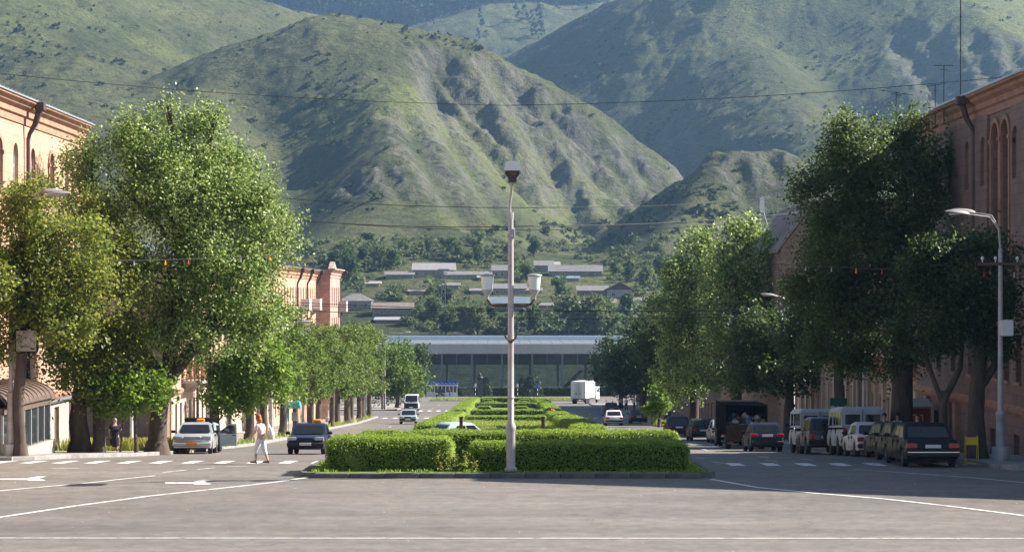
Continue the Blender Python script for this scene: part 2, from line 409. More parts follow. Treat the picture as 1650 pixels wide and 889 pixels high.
# road markings: strips draped on the road, 8 mm above it
def strip_mb(mb, pts, w, dz=.009):
    P = []
    for a, b in zip(pts[:-1], pts[1:]):
        n = max(1, int(math.hypot(b[0] - a[0], b[1] - a[1]) / 1.0))
        P += [(a[0] + (b[0] - a[0]) * i / n, a[1] + (b[1] - a[1]) * i / n) for i in range(n)]
    P.append(tuple(pts[-1][:2])); vs = []
    for i, p in enumerate(P):
        q0 = P[max(i - 1, 0)]; q1 = P[min(i + 1, len(P) - 1)]
        t = Vector((q1[0] - q0[0], q1[1] - q0[1])); t.normalize(); nx, ny = -t.y * w / 2, t.x * w / 2
        for s_ in (-1, 1):
            x, y = p[0] + nx * s_, p[1] + ny * s_
            vs.append((x, y, g(y) + dz))
    mb.add(vs, [(2 * i, 2 * i + 2, 2 * i + 3, 2 * i + 1) for i in range(len(P) - 1)])
def gp(px, py): v = ground(px, py); return (v.x, v.y)
def line(name, pix, w): 
    mb = MB(); strip_mb(mb, [gp(*p) for p in pix], w); return mb.build(name, M['paint_line'], road, kind='structure')
line('road_line', [(-120, 866.5), (1770, 867)], .11)
line('road_line', [(-120, 853), (0, 833), (120, 815), (240, 799), (360, 786), (440, 777), (496, 769)], .17)
line('road_line', [(1146, 772), (1220, 785), (1310, 794), (1420, 803), (1520, 814), (1600, 824), (1760, 845)], .17)
line('road_line', [(-40, 794), (60, 785), (150, 777), (250, 766)], .13)
line('road_line', [(1375, 756), (1480, 763), (1560, 769), (1700, 782)], .09)
for (a, b) in (((262, 761), (300, 757)), ((318, 756), (345, 753.5)), ((84, 754.5), (128, 754)), ((365, 751.5), (398, 750.5))):
    line('road_dash', [a, b], .12)
# zebra bars: separate painted pieces of the road
def zebra(xs, y0, y1, w, slant=0.0):
    for x in xs:
        mb = MB(); strip_mb(mb, [(x, y0), (x + slant, y1)], w); mb.build('crossing_stripe', M['paint_line'], road)
zebra([-17.9 + 1.13 * i for i in range(11)], 75.7, 78.8, .44)
zebra([7.9 + 1.2 * i for i in range(8)], 73.6, 76.0, .5)
zebra([-13.4 + 1.15 * i for i in range(8)], 239, 243.5, .5)
zebra([-13.4 + 1.15 * i for i in range(8)], 281, 286, .5)
zebra([7.0 + 1.0 * i for i in range(7)], 240, 244, .45)
# dashed lane lines
for sx, x, ys in ((-1, -10.2, (112, 128, 146, 166, 190, 214, 300, 330)), (1, 10.2, (84, 96, 110, 130, 152, 176, 205, 222, 262, 300))):
    for y in ys:
        mb = MB(); strip_mb(mb, [(x, y), (x, y + 3.5)], .13); mb.build('road_dash', M['paint_line'], road)
for (a, b) in (((1148, 744), (1166, 746)), ((1232, 741), (1252, 743)), ((1338, 748), (1362, 751)), ((1120, 737), (1135, 738.5)), ((1290, 739.5), (1312, 741))):
    line('road_dash', [a, b], .10)
def arrow(px, py, sx, w):
    """lane arrow seen edge-on, drawn as one painted outline"""
    def q(dx, dy): v = ground(px + dx, py + dy); return (v.x, v.y, v.z + .009)
    mb = MB()
    mb.add([q(-36 * sx, 1.2), q(-36 * sx, -.6), q(10 * sx, -.8), q(10 * sx, 1.5)], [(0, 1, 2, 3)])
    mb.add([q(10 * sx, 2.8), q(10 * sx, -1.5), q(26 * sx, -4.4), q(40 * sx, -4.4), q(26 * sx, -.6), q(38 * sx, 1.6), q(38 * sx, 2.6)], [(0, 1, 2, 3, 4), (0, 4, 5, 6)])
    return mb.build('lane_arrow', M['paint_line'], road)
arrow(35, 771.5, 1, 1); arrow(302, 777.5, 1, 1)

# ------------------------------------------------------------------ leaves in bulk
def leaf_arrays(C, size, up=.3, aspect=.55, N=None):
    """diamond leaves at the points C; returns vertices and quads"""
    C = np.asarray(C, float); n = len(C); rs = np.random.RandomState(int(abs(C).sum() * 10) % 99991)
    nr = rs.normal(size=(n, 3)); nr[:, 2] = np.abs(nr[:, 2]) * 1.0 + up
    if N is not None: nr = nr * .6 + np.asarray(N) * 1.1
    nr /= np.linalg.norm(nr, axis=1)[:, None] + 1e-9
    t = rs.normal(size=(n, 3)); t -= nr * (t * nr).sum(1)[:, None]; t /= np.linalg.norm(t, axis=1)[:, None] + 1e-9
    b = np.cross(nr, t)
    s = (np.asarray(size) * rs.uniform(.7, 1.3, n))[:, None]
    V = np.empty((n, 4, 3)); fold = nr * s * .18
    V[:, 0] = C + t * s; V[:, 1] = C + b * s * aspect + fold; V[:, 2] = C - t * s; V[:, 3] = C - b * s * aspect + fold
    Fq = np.arange(4 * n).reshape(n, 4)
    return V.reshape(-1, 3), Fq
def np_mesh(name, V, Fq, mats, midx=None, parent=None, loc=None, kind=None, smooth=False):
    me = bpy.data.meshes.new(name); n = len(Fq); k = Fq.shape[1]
    me.vertices.add(len(V)); me.vertices.foreach_set('co', np.ascontiguousarray(V, dtype=np.float32).ravel())
    me.loops.add(n * k); me.loops.foreach_set('vertex_index', np.ascontiguousarray(Fq, dtype=np.int32).ravel())
    me.polygons.add(n); me.polygons.foreach_set('loop_start', np.arange(0, n * k, k, dtype=np.int32))
    try: me.polygons.foreach_set('loop_total', np.full(n, k, dtype=np.int32))
    except Exception: pass
    for m in (mats if isinstance(mats, (list, tuple)) else [mats]): me.materials.append(m)
    if midx is not None: me.polygons.foreach_set('material_index', np.asarray(midx, dtype=np.int32))
    if smooth: me.polygons.foreach_set('use_smooth', np.ones(n, dtype=bool))
    me.update(); me.validate()
    o = bpy.data.objects.new(name, me); COL.objects.link(o)
    if parent: o.parent = parent
    if loc is not None: o.location = loc
    if kind: o['kind'] = kind
    return o

# ------------------------------------------------------------------ median islands
def island(x0, x1, y0, y1, top, m_top, m_kerb, h=.16, rr=.5):
    ys = sorted(set([y0, y0 + rr * .4, y0 + rr, y1 - rr, y1] + [y for y in _gy if y0 + rr < y < y1 - rr]))
    def ins(y):
        d = min(y - y0, y1 - y)
        return 0 if d >= rr else rr - math.sqrt(max(0, rr * rr - (rr - d) ** 2))
    kb = MB(); tp = MB(); vt = []; kl = []; kr = []
    for y in ys:
        i = ins(y); z = g(y)
        vt += [(x0 + i + .2, y, z + h - .02), (x1 - i - .2, y, z + h - .02)]
        kl += [(x0 + i, y, z - .05), (x0 + i + .02, y, z + h), (x0 + i + .2, y, z + h), (x0 + i + .2, y, z + h - .1)]
        kr += [(x1 - i, y, z - .05), (x1 - i - .02, y, z + h), (x1 - i - .2, y, z + h), (x1 - i - .2, y, z + h - .1)]
    n = len(ys)
    tp.add(vt, [(2 * i, 2 * i + 1, 2 * i + 3, 2 * i + 2) for i in range(n - 1)])
    kb.add(kl, [(4 * i + j, 4 * i + j + 1, 4 * i + 5 + j, 4 * i + 4 + j) for i in range(n - 1) for j in range(3)])
    kb.add(kr, [(4 * i + j, 4 * i + 4 + j, 4 * i + 5 + j, 4 * i + j + 1) for i in range(n - 1) for j in range(3)])
    t = tp.build('traffic_island', m_top, kind='structure')
    k = kb.build('kerb', m_kerb, t)
    # kerb stones of the two ends, one by one
    for (ye, d) in ((y0, -1), (y1, 1)):
        nst = int((x1 - x0 - 2 * rr) / 1.05); wst = (x1 - x0 - 2 * rr) / nst
        st = MB(); st.cbox((0, 0, 0), (wst - .016, .2, h + .05), bev=.018)
        o0 = None
        for i in range(nst):
            p = (x0 + rr + wst * (i + .5), ye + d * .09 + random.uniform(-.006, .006), g(ye) + (h - .05) / 2 + random.uniform(-.006, .006))
            if o0 is None: o0 = st.build('kerb_stone', m_kerb, t, loc=p)
            else: share(o0, t, p)
    return t
island(-6.4, 6.5, 66.95, 76.0, 0, M['grass_bed'], M['kerb_dark'])
island(-6.6, 6.8, 132, 366, 0, M['grass_bed'], M['kerb'])
island(-13.5, -6.9, 384, 394, 0, M['grass_bed'], M['kerb'])
island(7.1, 13.2, 384, 394, 0, M['grass_bed'], M['kerb'])

def hedge(name, label, x0, x1, y0, y1, h, dens, ls, group=None, lump=.10, base=.14, rnd=.28, seed=1, leaf='hedge'):
    """clipped hedge: a dense core and thousands of small leaves over its rounded, uneven surface"""
    rs = np.random.RandomState(seed)
    sx, sy = x1 - x0, y1 - y0
    area_t = sx * sy; area_s = 2 * (sx + sy) * h
    nt, ns = int(area_t * dens), int(area_s * dens * .8)
    U = rs.rand(nt, 2); T = np.stack([x0 + U[:, 0] * sx, y0 + U[:, 1] * sy, np.full(nt, h)], 1); NT = np.tile([0, 0, 1.], (nt, 1))
    q = rs.rand(ns) * 2 * (sx + sy); zz = rs.rand(ns) * h
    P = np.empty((ns, 3)); NS = np.zeros((ns, 3))
    a = q < sx; P[a] = np.stack([x0 + q[a], np.full(a.sum(), y0), zz[a]], 1); NS[a] = (0, -1, .2)
    b = (q >= sx) & (q < sx + sy); P[b] = np.stack([np.full(b.sum(), x1), y0 + q[b] - sx, zz[b]], 1); NS[b] = (1, 0, .2)
    c = (q >= sx + sy) & (q < 2 * sx + sy); P[c] = np.stack([x0 + q[c] - sx - sy, np.full(c.sum(), y1), zz[c]], 1); NS[c] = (0, 1, .2)
    d = q >= 2 * sx + sy; P[d] = np.stack([np.full(d.sum(), x0), y0 + q[d] - 2 * sx - sy, zz[d]], 1); NS[d] = (-1, 0, .2)
    Q = np.concatenate([T, P]); NN = np.concatenate([NT, NS])
    # round the edges and roughen
    ex = np.minimum(Q[:, 0] - x0, x1 - Q[:, 0]); ey = np.minimum(Q[:, 1] - y0, y1 - Q[:, 1]); e = np.minimum(ex, ey)
    top = Q[:, 2] > h - rnd
    dz = np.where(NN[:, 2] > .9, rnd * np.clip(1 - e / rnd, 0, 1) ** 2 * .8, 0)
    Q[:, 2] -= dz
    cx, cy = (x0 + x1) / 2, (y0 + y1) / 2
    shrink = np.where((NN[:, 2] < .9) & top, ((Q[:, 2] - (h - rnd)) / rnd) ** 2 * rnd * .6, 0)
    shrink += np.where((NN[:, 2] < .9), np.clip(.22 - Q[:, 2], 0, 1) * .5, 0)
    Q[:, 0] -= NN[:, 0] * shrink; Q[:, 1] -= NN[:, 1] * shrink
    w = np.array([mnoise.noise(Vector((x * .9, y * .9, z * 1.2 + seed))) for x, y, z in Q]) * lump
    w += np.array([mnoise.noise(Vector((x * 3.1, y * 3.1, z * 3.1 + seed))) for x, y, z in Q]) * lump * .5
    Q += NN * w[:, None]; Q += rs.normal(scale=.025, size=Q.shape)
    gz = np.interp(Q[:, 1], _gy, _gz); Q[:, 2] += gz + base
    V, Fq = leaf_arrays(Q, ls, .25, .5, NN)
    k0 = len(V); n0 = len(Fq)
    ys = [y0 + .12] + [y for y in _gy if y0 + .3 < y < y1 - .3] + [y1 - .12]
    cv = []; cf = []; tb = .13
    for y in ys:
        z = g(y) + base; cv += [(x0 + tb, y, z - .05), (x0 + tb, y, z + h - .22), (x0 + tb + .15, y, z + h - .10), (x1 - tb - .15, y, z + h - .10), (x1 - tb, y, z + h - .22), (x1 - tb, y, z - .05)]
    for i in range(len(ys) - 1):
        for j in range(5): cf.append((k0 + 6 * i + j, k0 + 6 * i + j + 1, k0 + 6 * i + 7 + j, k0 + 6 * i + 6 + j))
    for i in (0, len(ys) - 1): cf += [(k0 + 6 * i, k0 + 6 * i + 1, k0 + 6 * i + 4, k0 + 6 * i + 5), (k0 + 6 * i + 1, k0 + 6 * i + 2, k0 + 6 * i + 3, k0 + 6 * i + 4)]
    V = np.concatenate([V, np.array(cv)]); Fq = np.concatenate([Fq, np.array(cf)])
    mi = np.zeros(len(Fq), int); mi[n0:] = 1
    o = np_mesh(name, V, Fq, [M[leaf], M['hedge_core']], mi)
    return tag(o, label, 'hedge', group)
hedge('hedge', 'thick left block of the clipped front hedge beside the gap with weeds', -5.65, -1.75, 68.0, 70.9, .98, 1500, .034, 'clipped hedges on the front island', seed=2)
hedge('hedge', 'long low clipped hedge behind the foot of the central lamp post', -1.15, 5.75, 68.0, 69.8, .86, 1500, .034, 'clipped hedges on the front island', seed=3)
hedge('hedge', 'rear row of the front hedge across the whole island', -4.9, 5.7, 71.6, 73.9, 1.04, 1100, .036, 'clipped hedges on the front island', seed=4)
hg = 'clipped hedges along the middle of the avenue'
hedge('hedge', 'long clipped hedge along the left edge of the grassy median', -6.3, -4.3, 150, 232, .75, 150, .075, hg, .16, seed=5)
hedge('hedge', 'long clipped hedge along the right edge of the grassy median', 4.3, 6.5, 137, 232, .75, 150, .075, hg, .16, seed=6)
hedge('hedge', 'far left clipped hedge beyond the crossing gap of the median', -6.2, -4.4, 246, 362, .75, 80, .10, hg, .18, seed=7)
hedge('hedge', 'far right clipped hedge beyond the crossing gap of the median', 4.5, 6.4, 246, 362, .75, 80, .10, hg, .18, seed=8)
for i, (y, xa, xb, h, lb) in enumerate(((212, -4.0, 3.9, .6, 'nearest'), (252, -4.1, 4.3, .6, 'second'), (300, -4.2, 4.3, .65, 'third'), (358, -4.2, 4.3, .8, 'farthest'))):
    hedge('hedge', lb + ' cross hedge between the two long median hedges', xa, xb, y, y + 2.2, h, 110, .085, hg, .16, seed=10 + i)
for i, (x, y, lb_) in enumerate(((-2.6, 268, 'left one of the nearest pair'), (1.9, 268, 'right one of the nearest pair'), (-2.0, 312, 'left one of the middle pair'), (2.4, 312, 'right one of the middle pair'), (-2.8, 340, 'left one of the farthest pair'), (2.9, 340, 'right one of the farthest pair'))):
    hedge('round_bush', 'small clipped round bush in the median, ' + lb_, x - .9, x + .9, y - .9, y + .9, .75, 170, .075, 'round bushes in the median', .1, rnd=.6, seed=20 + i)

def tufts(name, n, xr, yr, hgt, m, sz, base=.15, zr=1.0, seed=3, kind='stuff'):
    rs = np.random.RandomState(seed)
    x = rs.uniform(*xr, n); y = rs.uniform(*yr, n); k = 5
    keep = np.array([mnoise.noise(Vector((a * .8, b * .8, seed))) for a, b in zip(x, y)]) > -.25
    x = x[keep]; y = y[keep]; n = len(x)
    V = np.empty((n, k, 4, 3)); z = np.interp(y, _gy, _gz) + base
    for j in range(k):
        a = rs.uniform(0, 2 * PI, n); hh = hgt * rs.uniform(.5, 1.2, n); lean = rs.uniform(.1, .6, n) * hh
        ox, oy = x + rs.normal(scale=sz, size=n), y + rs.normal(scale=sz, size=n); w = .018 + .02 * rs.rand(n) * (sz * 10)
        V[:, j, 0] = np.stack([ox - np.sin(a) * w, oy + np.cos(a) * w, z - .02], 1)
        V[:, j, 1] = np.stack([ox + np.sin(a) * w, oy - np.cos(a) * w, z - .02], 1)
        V[:, j, 2] = np.stack([ox + np.cos(a) * lean + np.sin(a) * w * .4, oy + np.sin(a) * lean - np.cos(a) * w * .4, z + hh], 1)
        V[:, j, 3] = np.stack([ox + np.cos(a) * lean - np.sin(a) * w * .4, oy + np.sin(a) * lean + np.cos(a) * w * .4, z + hh], 1)
    V = V.reshape(-1, 3); Fq = np.arange(len(V)).reshape(-1, 4)
    return tag(np_mesh(name, V, Fq, m, kind=kind))
o = tufts('grass', 2600, (-6.1, 6.2), (67.3, 75.6), .08, M['hedge'], .05); tag(o, 'short grass fringing the front hedge', 'grass')
o = tufts('grass', 5200, (-4.3, 4.3), (134, 206), .32, M['grass'], .16, seed=5); tag(o, 'bright sunlit grass in the middle of the median', 'grass')
o = tufts('grass', 2200, (-13.2, 13.0), (384.4, 393.6), .4, M['grass'], .2, seed=6); tag(o, 'grass on the far narrow islands before the station', 'grass')
o = tufts('weeds', 900, (-20.2, -14.9), (98, 105), .5, M['yellow_weeds'], .12, seed=8); tag(o, 'yellow flowering weeds at the foot of the brown wall', 'weeds')
o = tufts('weeds', 240, (13.6, 15.2), (193, 203), .4, M['yellow_weeds'], .12, seed=9); tag(o, 'grass patch on the far right pavement corner', 'weeds')
o = tufts('weeds', 220, (-15.3, -14.5), (110, 240), .30, M['grass'], .10, seed=11); tag(o, 'sparse weeds along the left kerb', 'weeds')
def weed_clump(x0, x1, y0, y1, n, h, seed):
    rs = np.random.RandomState(seed); mb_c = []; 
    for i in range(n):
        x, y = rs.uniform(x0, x1), rs.uniform(y0, y1); hh = h * rs.uniform(.4, 1.1); lx, ly = rs.normal(scale=.12, size=2)
        for t in np.linspace(.1, 1, 14):
            mb_c.append((x + lx * t + rs.normal(scale=.05), y + ly * t + rs.normal(scale=.05), g(y) + .15 + hh * t))
    V, Fq = leaf_arrays(np.array(mb_c), .055, .3, .4)
    return np_mesh('weeds', V, Fq, M['yellow_weeds'], kind='stuff')
tag(weed_clump(-2.2, -.9, 67.5, 68.6, 46, .62, 4), 'leafy weeds sprouting in the gap of the front hedge', 'weeds')

# litter and grit lying on the square
_r = np.random.RandomState(12); n_ = 420; _x = _r.uniform(-16, 18, n_); _y = _r.uniform(44, 80, n_); _mb = MB()
for x_, y_ in zip(_x, _y):
    a_ = _r.uniform(.012, .05); th = _r.rand() * 6; z_ = g(y_) + .012
    _mb.add([(x_ + a_ * math.cos(th + q_ * PI / 2) * (1 if q_ % 2 else .5), y_ + a_ * math.sin(th + q_ * PI / 2) * (1 if q_ % 2 else .5), z_ + (.012 if q_ % 2 else 0)) for q_ in range(4)], [(0, 1, 2, 3)], int(_r.rand() < .35))
tag(_mb.build('litter', [M['earth'], M['paint_line']], kind='stuff'), 'tiny scraps and grit lying on the asphalt of the square', 'litter')
# ------------------------------------------------------------------ hills: spurs and valleys as one height field seen over the town
def vnoise(x, y, seed=0):
    xi = np.floor(x).astype(np.int64); yi = np.floor(y).astype(np.int64); xf = x - xi; yf = y - yi
    def hsh(a, b):
        h = (a * 374761393 + b * 668265263 + seed * 1442695041) & 0x7fffffff
        h = ((h ^ (h >> 13)) * 1274126177) & 0x7fffffff
        h = h ^ (h >> 16)
        an = (h % 10007) / 10007.0 * 2 * PI
        return np.cos(an), np.sin(an)
    def dot(a, b, fx, fy):
        cx, cy = hsh(a, b); return cx * fx + cy * fy
    u = xf ** 3 * (xf * (xf * 6 - 15) + 10); v = yf ** 3 * (yf * (yf * 6 - 15) + 10)
    n00 = dot(xi, yi, xf, yf); n10 = dot(xi + 1, yi, xf - 1, yf); n01 = dot(xi, yi + 1, xf, yf - 1); n11 = dot(xi + 1, yi + 1, xf - 1, yf - 1)
    return ((n00 * (1 - u) + n10 * u) * (1 - v) + (n01 * (1 - u) + n11 * u) * v) * 1.5
def fbm(x, y, oct=5, seed=0, ridged=False):
    s = 0; a = 1; t = 0
    for i in range(oct):
        n = vnoise(x, y, seed + i)
        if ridged: n = 1 - 2 * np.abs(n)
        s = s + a * n; t += a; a *= .5; x = x * 2.03 + 7.1; y = y * 2.03 + 3.7
    return s / t
NU, NR = 640, 900
us = np.linspace(-.36, .36, NU); Ys = 500 * (3900 / 500) ** (np.linspace(0, 1, NR))
TU, TY = np.meshgrid(us, Ys); TX = TU * TY
bx = [500, 540, 600, 650, 700, 760, 850, 1000, 1500, 2500, 3900]; bz = [-17.6, -15.5, -6, 2, 9, 17, 20, 24, 34, 60, 110]
base = np.interp(TY, bx, bz) + 2.2 * fbm(TX / 60, TY / 60, 4, 3) * np.clip((TY - 520) / 80, 0, 1)
# crest lines as (photo x, photo y, distance), slope of their flanks, rounding
CR = [
 # main hill in the middle: a rounded summit, one spine towards the town, a spur to the left
 ([(540, 34, 1300), (585, 34, 1290)], .75, 80),
 ([(560, 36, 1300), (600, 112, 1190), (640, 180, 1085), (652, 255, 975), (612, 335, 860), (565, 395, 770)], .92, 26),
 ([(652, 255, 975), (700, 330, 880), (730, 395, 780)], .70, 18),
 ([(545, 36, 1310), (490, 46, 1340), (400, 98, 1260), (320, 144, 1160), (270, 190, 1060), (200, 290, 920), (120, 360, 820)], .84, 16),
 # big smooth hill on the left
 ([(-500, -170, 1500), (-200, -120, 1550), (0, -80, 1600), (200, -40, 1680), (370, 2, 1760), (440, 20, 1800), (500, 36, 1830)], .55, 45),
 ([(0, -80, 1600), (50, 50, 1380), (120, 150, 1180), (190, 250, 1000)], .48, 50),
 # far meadow saddle
 ([(640, 80, 2300), (705, 66, 2400), (770, 36, 2500), (840, 6, 2600), (930, -30, 2750), (1010, -60, 2850)], .36, 40),
 # big hill on the right: its left side lies in shade
 ([(815, 100, 2080), (870, 74, 2020), (940, 38, 1950), (1010, 2, 1890), (1100, -50, 1840), (1230, -110, 1800), (1390, -130, 1800), (1600, -160, 2000)], .78, 22),
 ([(1110, -55, 1840), (1180, 40, 1680), (1250, 130, 1490), (1320, 220, 1310), (1380, 320, 1120)], .80, 26),
 ([(1470, -90, 1800), (1560, 10, 1620), (1640, 90, 1450), (1720, 190, 1260), (1790, 290, 1080)], .62, 16),
 ([(1450, -60, 2000), (1540, -14, 2060), (1600, 14, 2100), (1700, 60, 2150), (1850, 90, 2200)], .5, 25),
 # dark knoll in front on the right
 ([(1085, 297, 960), (1120, 276, 930), (1160, 258, 905), (1205, 248, 885), (1255, 247, 885), (1300, 272, 880), (1400, 330, 860), (1520, 380, 840)], .90, 8),
 ([(1160, 258, 905), (1110, 340, 830), (1060, 400, 770)], .90, 8),
 # wooded mountain behind
 ([(-600, -200, 3300), (100, -150, 3250), (500, -120, 3200), (900, -150, 3250), (1300, -160, 3300), (1650, -140, 3250), (2100, -200, 3300)], .42, 60),
]
def crest_field(CRs):
    acc = base.copy()
    for pts, m_, rd in CRs:
        P3 = [((px - HX) * Y / F, Y, CH - (py - HY) * Y / F) for px, py, Y in pts]
        best = np.full(TX.shape, -1e9)
        for a, b in zip(P3[:-1], P3[1:]):
            dx, dy = b[0] - a[0], b[1] - a[1]; l2 = dx * dx + dy * dy
            t = np.clip(((TX - a[0]) * dx + (TY - a[1]) * dy) / l2, 0, 1)
            d = np.hypot(TX - a[0] - t * dx, TY - a[1] - t * dy)
            h = a[2] + t * (b[2] - a[2]) - m_ * (np.sqrt(d * d + rd * rd) - rd)
            best = np.maximum(best, h)
        k = 5.0
        mx = np.maximum(acc, best); acc = mx + k * np.log(np.exp((acc - mx) / k) + np.exp((best - mx) / k)) - k * .0
        acc -= k * math.log(2) * np.exp(-np.abs(acc - mx)) * 0
    return acc
TZ = crest_field(CR)
hgt = np.clip((TZ - base - 8) / 60, 0, 1)
warp = 30 * fbm(TX / 140, TY / 140, 3, 21)
gul = fbm((TX + warp) / 95, (TY * .55 + warp) / 95, 5, 5, ridged=True)
TZ = TZ + hgt * (5.5 * gul - 1.0 + 7 * fbm(TX / 260, TY / 260, 3, 8)) + hgt * (1.6 * fbm(TX / 20, TY / 16, 3, 12) + 1.5 * fbm(TX / 9, TY / 6, 3, 14))
# erosion ribs running down from the summit of the middle hill
_sx, _sy = -96.0, 1300.0; _r = np.hypot(TX - _sx, TY - _sy); _th = np.arctan2(TY - _sy, TX - _sx)
_m = np.clip((_r - 55) / 80, 0, 1) * np.clip((520 - _r) / 150, 0, 1) * np.clip((_th + 1.38) / .25, 0, 1) * np.clip((.15 - _th) / .2, 0, 1) * np.clip((TY - 770) / 60, 0, 1) * hgt
TZ += _m * (6.0 * fbm(_th / .14 + .25 * fbm(TX / 70, TY / 70, 3, 91), _r / 260, 3, 90, True) - 2.0)
far = np.clip((TY - 2200) / 800, 0, 1); TZ += far * 18 * fbm(TX / 300, TY / 300, 4, 33)
def scr(Zf): return HY - F * (Zf - CH) / TY
SC = scr(TZ)
def hill_hit(px, py):
    """first point of the hills behind a pixel"""
    c = int(round(((px - HX) / F - us[0]) / (us[1] - us[0]))); c = min(max(c, 0), NU - 1)
    w = np.nonzero(SC[:, c] <= py)[0]
    r = int(w[0]) if len(w) else NR - 1
    return TX[r, c], TY[r, c], TZ[r, c]
# rocky gullies: cut along lines on the face
rock = np.zeros_like(TZ)
GL = [([(705, 98), (722, 130), (745, 165), (768, 195), (790, 230), (822, 270), (850, 320)], 11, 11),
      ([(800, 112), (822, 150), (846, 190), (876, 240), (905, 290), (920, 330), (935, 370)], 11, 10),
      ([(755, 120), (770, 150), (785, 180)], 8, 6), ([(890, 165), (915, 210), (945, 260), (975, 300), (990, 350)], 9, 9),
      ([(960, 215), (990, 255), (1020, 300), (1030, 330)], 9, 8), ([(1010, 240), (1040, 280), (1062, 310)], 7, 6), ([(700, 130), (716, 200), (740, 240), (790, 320), (830, 390)], 8, 6), ([(660, 190), (690, 260), (740, 330), (780, 390)], 9, 6), ([(840, 130), (862, 180), (890, 240), (940, 320)], 8, 7), ([(925, 190), (960, 250), (1000, 310)], 8, 7),
      ([(1450, 60), (1490, 110), (1530, 170), (1560, 215)], 10, 7), ([(1570, 60), (1590, 110), (1610, 160)], 9, 6), ([(1505, 60), (1530, 110), (1560, 160)], 8, 5), ([(1625, 60), (1640, 120)], 8, 5),
      ([(1190, 252), (1200, 290), (1205, 330)], 6, 3), ([(1240, 252), (1260, 290)], 6, 3), ([(620, 270), (640, 310), (665, 340)], 5, 2), ([(560, 290), (580, 320)], 5, 2), ([(1085, 200), (1100, 250), (1110, 290)], 6, 3)]
for pl, w_, dp in GL:
    pts = []
    for a, b in zip(pl[:-1], pl[1:]):
        for t in np.linspace(0, 1, 5)[:-1]: pts.append(hill_hit(a[0] + (b[0] - a[0]) * t, a[1] + (b[1] - a[1]) * t))
    P_ = np.array(pts); x0, x1 = P_[:, 0].min() - 60, P_[:, 0].max() + 60; y0, y1 = P_[:, 1].min() - 60, P_[:, 1].max() + 60
    sel = (TX > x0) & (TX < x1) & (TY > y0) & (TY < y1)
    sx, sy = TX[sel], TY[sel]; d = np.full(sx.shape, 1e9)
    for a, b in zip(P_[:-1], P_[1:]):
        dx, dy = b[0] - a[0], b[1] - a[1]; l2 = dx * dx + dy * dy + 1e-6
        t = np.clip(((sx - a[0]) * dx + (sy - a[1]) * dy) / l2, 0, 1); d = np.minimum(d, np.hypot(sx - a[0] - t * dx, sy - a[1] - t * dy))
    d = d * (1 + .5 * fbm(sx / 18, sy / 18, 3, 40))
    e = np.exp(-(d / w_) ** 2); TZ[sel] -= e * dp
    rk = np.exp(-((d - w_ * .9) / (w_ * .95)) ** 2) * (.45 + .8 * fbm(sx / 9, sy / 9, 4, 44, True)); rock[sel] = np.maximum(rock[sel], rk)
TZ += np.clip(rock, 0, 1) * 1.8 * fbm(TX / 7, TY / 7, 3, 50, True)
gx = np.gradient(TZ, axis=1) / np.gradient(TX, axis=1); gyv = np.gradient(TZ, axis=0) / np.gradient(TY, axis=0)
steep = np.hypot(gx, gyv)
rock = np.clip(np.maximum(rock, np.clip((steep - 1.25) * 1.5, 0, 1) * (.3 + .7 * (fbm(TX / 30, TY / 30, 4, 60) > .05))), 0, 1) * np.clip(hgt * 3, 0, 1)
SC = scr(TZ)
Vt = np.stack([TX, TY, TZ - .08 * (TY < 505)], -1).reshape(-1, 3)
ii = np.arange(NR * NU).reshape(NR, NU)
Ft = np.stack([ii[:-1, :-1], ii[:-1, 1:], ii[1:, 1:], ii[1:, :-1]], -1).reshape(-1, 4)
hm = bpy.data.materials.new('hill_grass'); hm.use_nodes = True
nt = hm.node_tree; L = nt.links.new; b = nt.nodes['Principled BSDF']; b.inputs['Roughness'].default_value = .95; b.inputs['Specular IOR Level'].default_value = .1
tc = _n(nt, 'ShaderNodeTexCoord')
def hn(scale, det=6, st=(1, 1, 1), ro=.6):
    mp = _n(nt, 'ShaderNodeMapping'); mp.inputs['Scale'].default_value = st; L(tc.outputs['Object'], mp.inputs['Vector'])
    n = _n(nt, 'ShaderNodeTexNoise', Scale=scale, Detail=float(det), Roughness=ro); L(mp.outputs[0], n.inputs['Vector']); return n.outputs['Fac']
def hmix(a, bb, fac, f0, f1, amt=1.0):
    r = _n(nt, 'ShaderNodeMapRange'); r.inputs[1].default_value = f0; r.inputs[2].default_value = f1; r.inputs[4].default_value = amt; L(fac, r.inputs[0])
    x = _n(nt, 'ShaderNodeMix', data_type='RGBA'); L(r.outputs[0], x.inputs[0])
    if isinstance(a, tuple): x.inputs[6].default_value = (*a, 1)
    else: L(a, x.inputs[6])
    x.inputs[7].default_value = (*bb, 1); return x.outputs[2]
c = hmix((.056, .066, .030), (.118, .120, .054), hn(.009, 5), .35, .65)
c = hmix(c, (.130, .148, .046), hn(.0045, 3), .50, .62, .75)
c = hmix(c, (.115, .105, .070), hn(.035, 8, ro=.7), .52, .72, .7)          # dry grass
c = hmix(c, (.028, .042, .018), hn(.16, 8, ro=.75), .54, .66, .65)          # tussocks
c = hmix(c, (.026, .040, .018), hn(.30, 4, (.35, .35, 3.0), ro=.75), .52, .64, .7)
c = hmix(c, (.020, .030, .014), hn(.55, 4, ro=.8), .54, .63, .85)
c = hmix(c, (.135, .140, .085), hn(.40, 4, ro=.8), .60, .68, .6)  # sheep tracks along the contours
at_ = _n(nt, 'ShaderNodeAttribute', attribute_name='rock')
c2 = hmix((.105, .097, .092), (.17, .158, .15), hn(.25, 8, (1, 1, .3)), .35, .65)
r = _n(nt, 'ShaderNodeMapRange'); r.inputs[1].default_value = .42; r.inputs[2].default_value = 1.0; r.inputs[4].default_value = .62
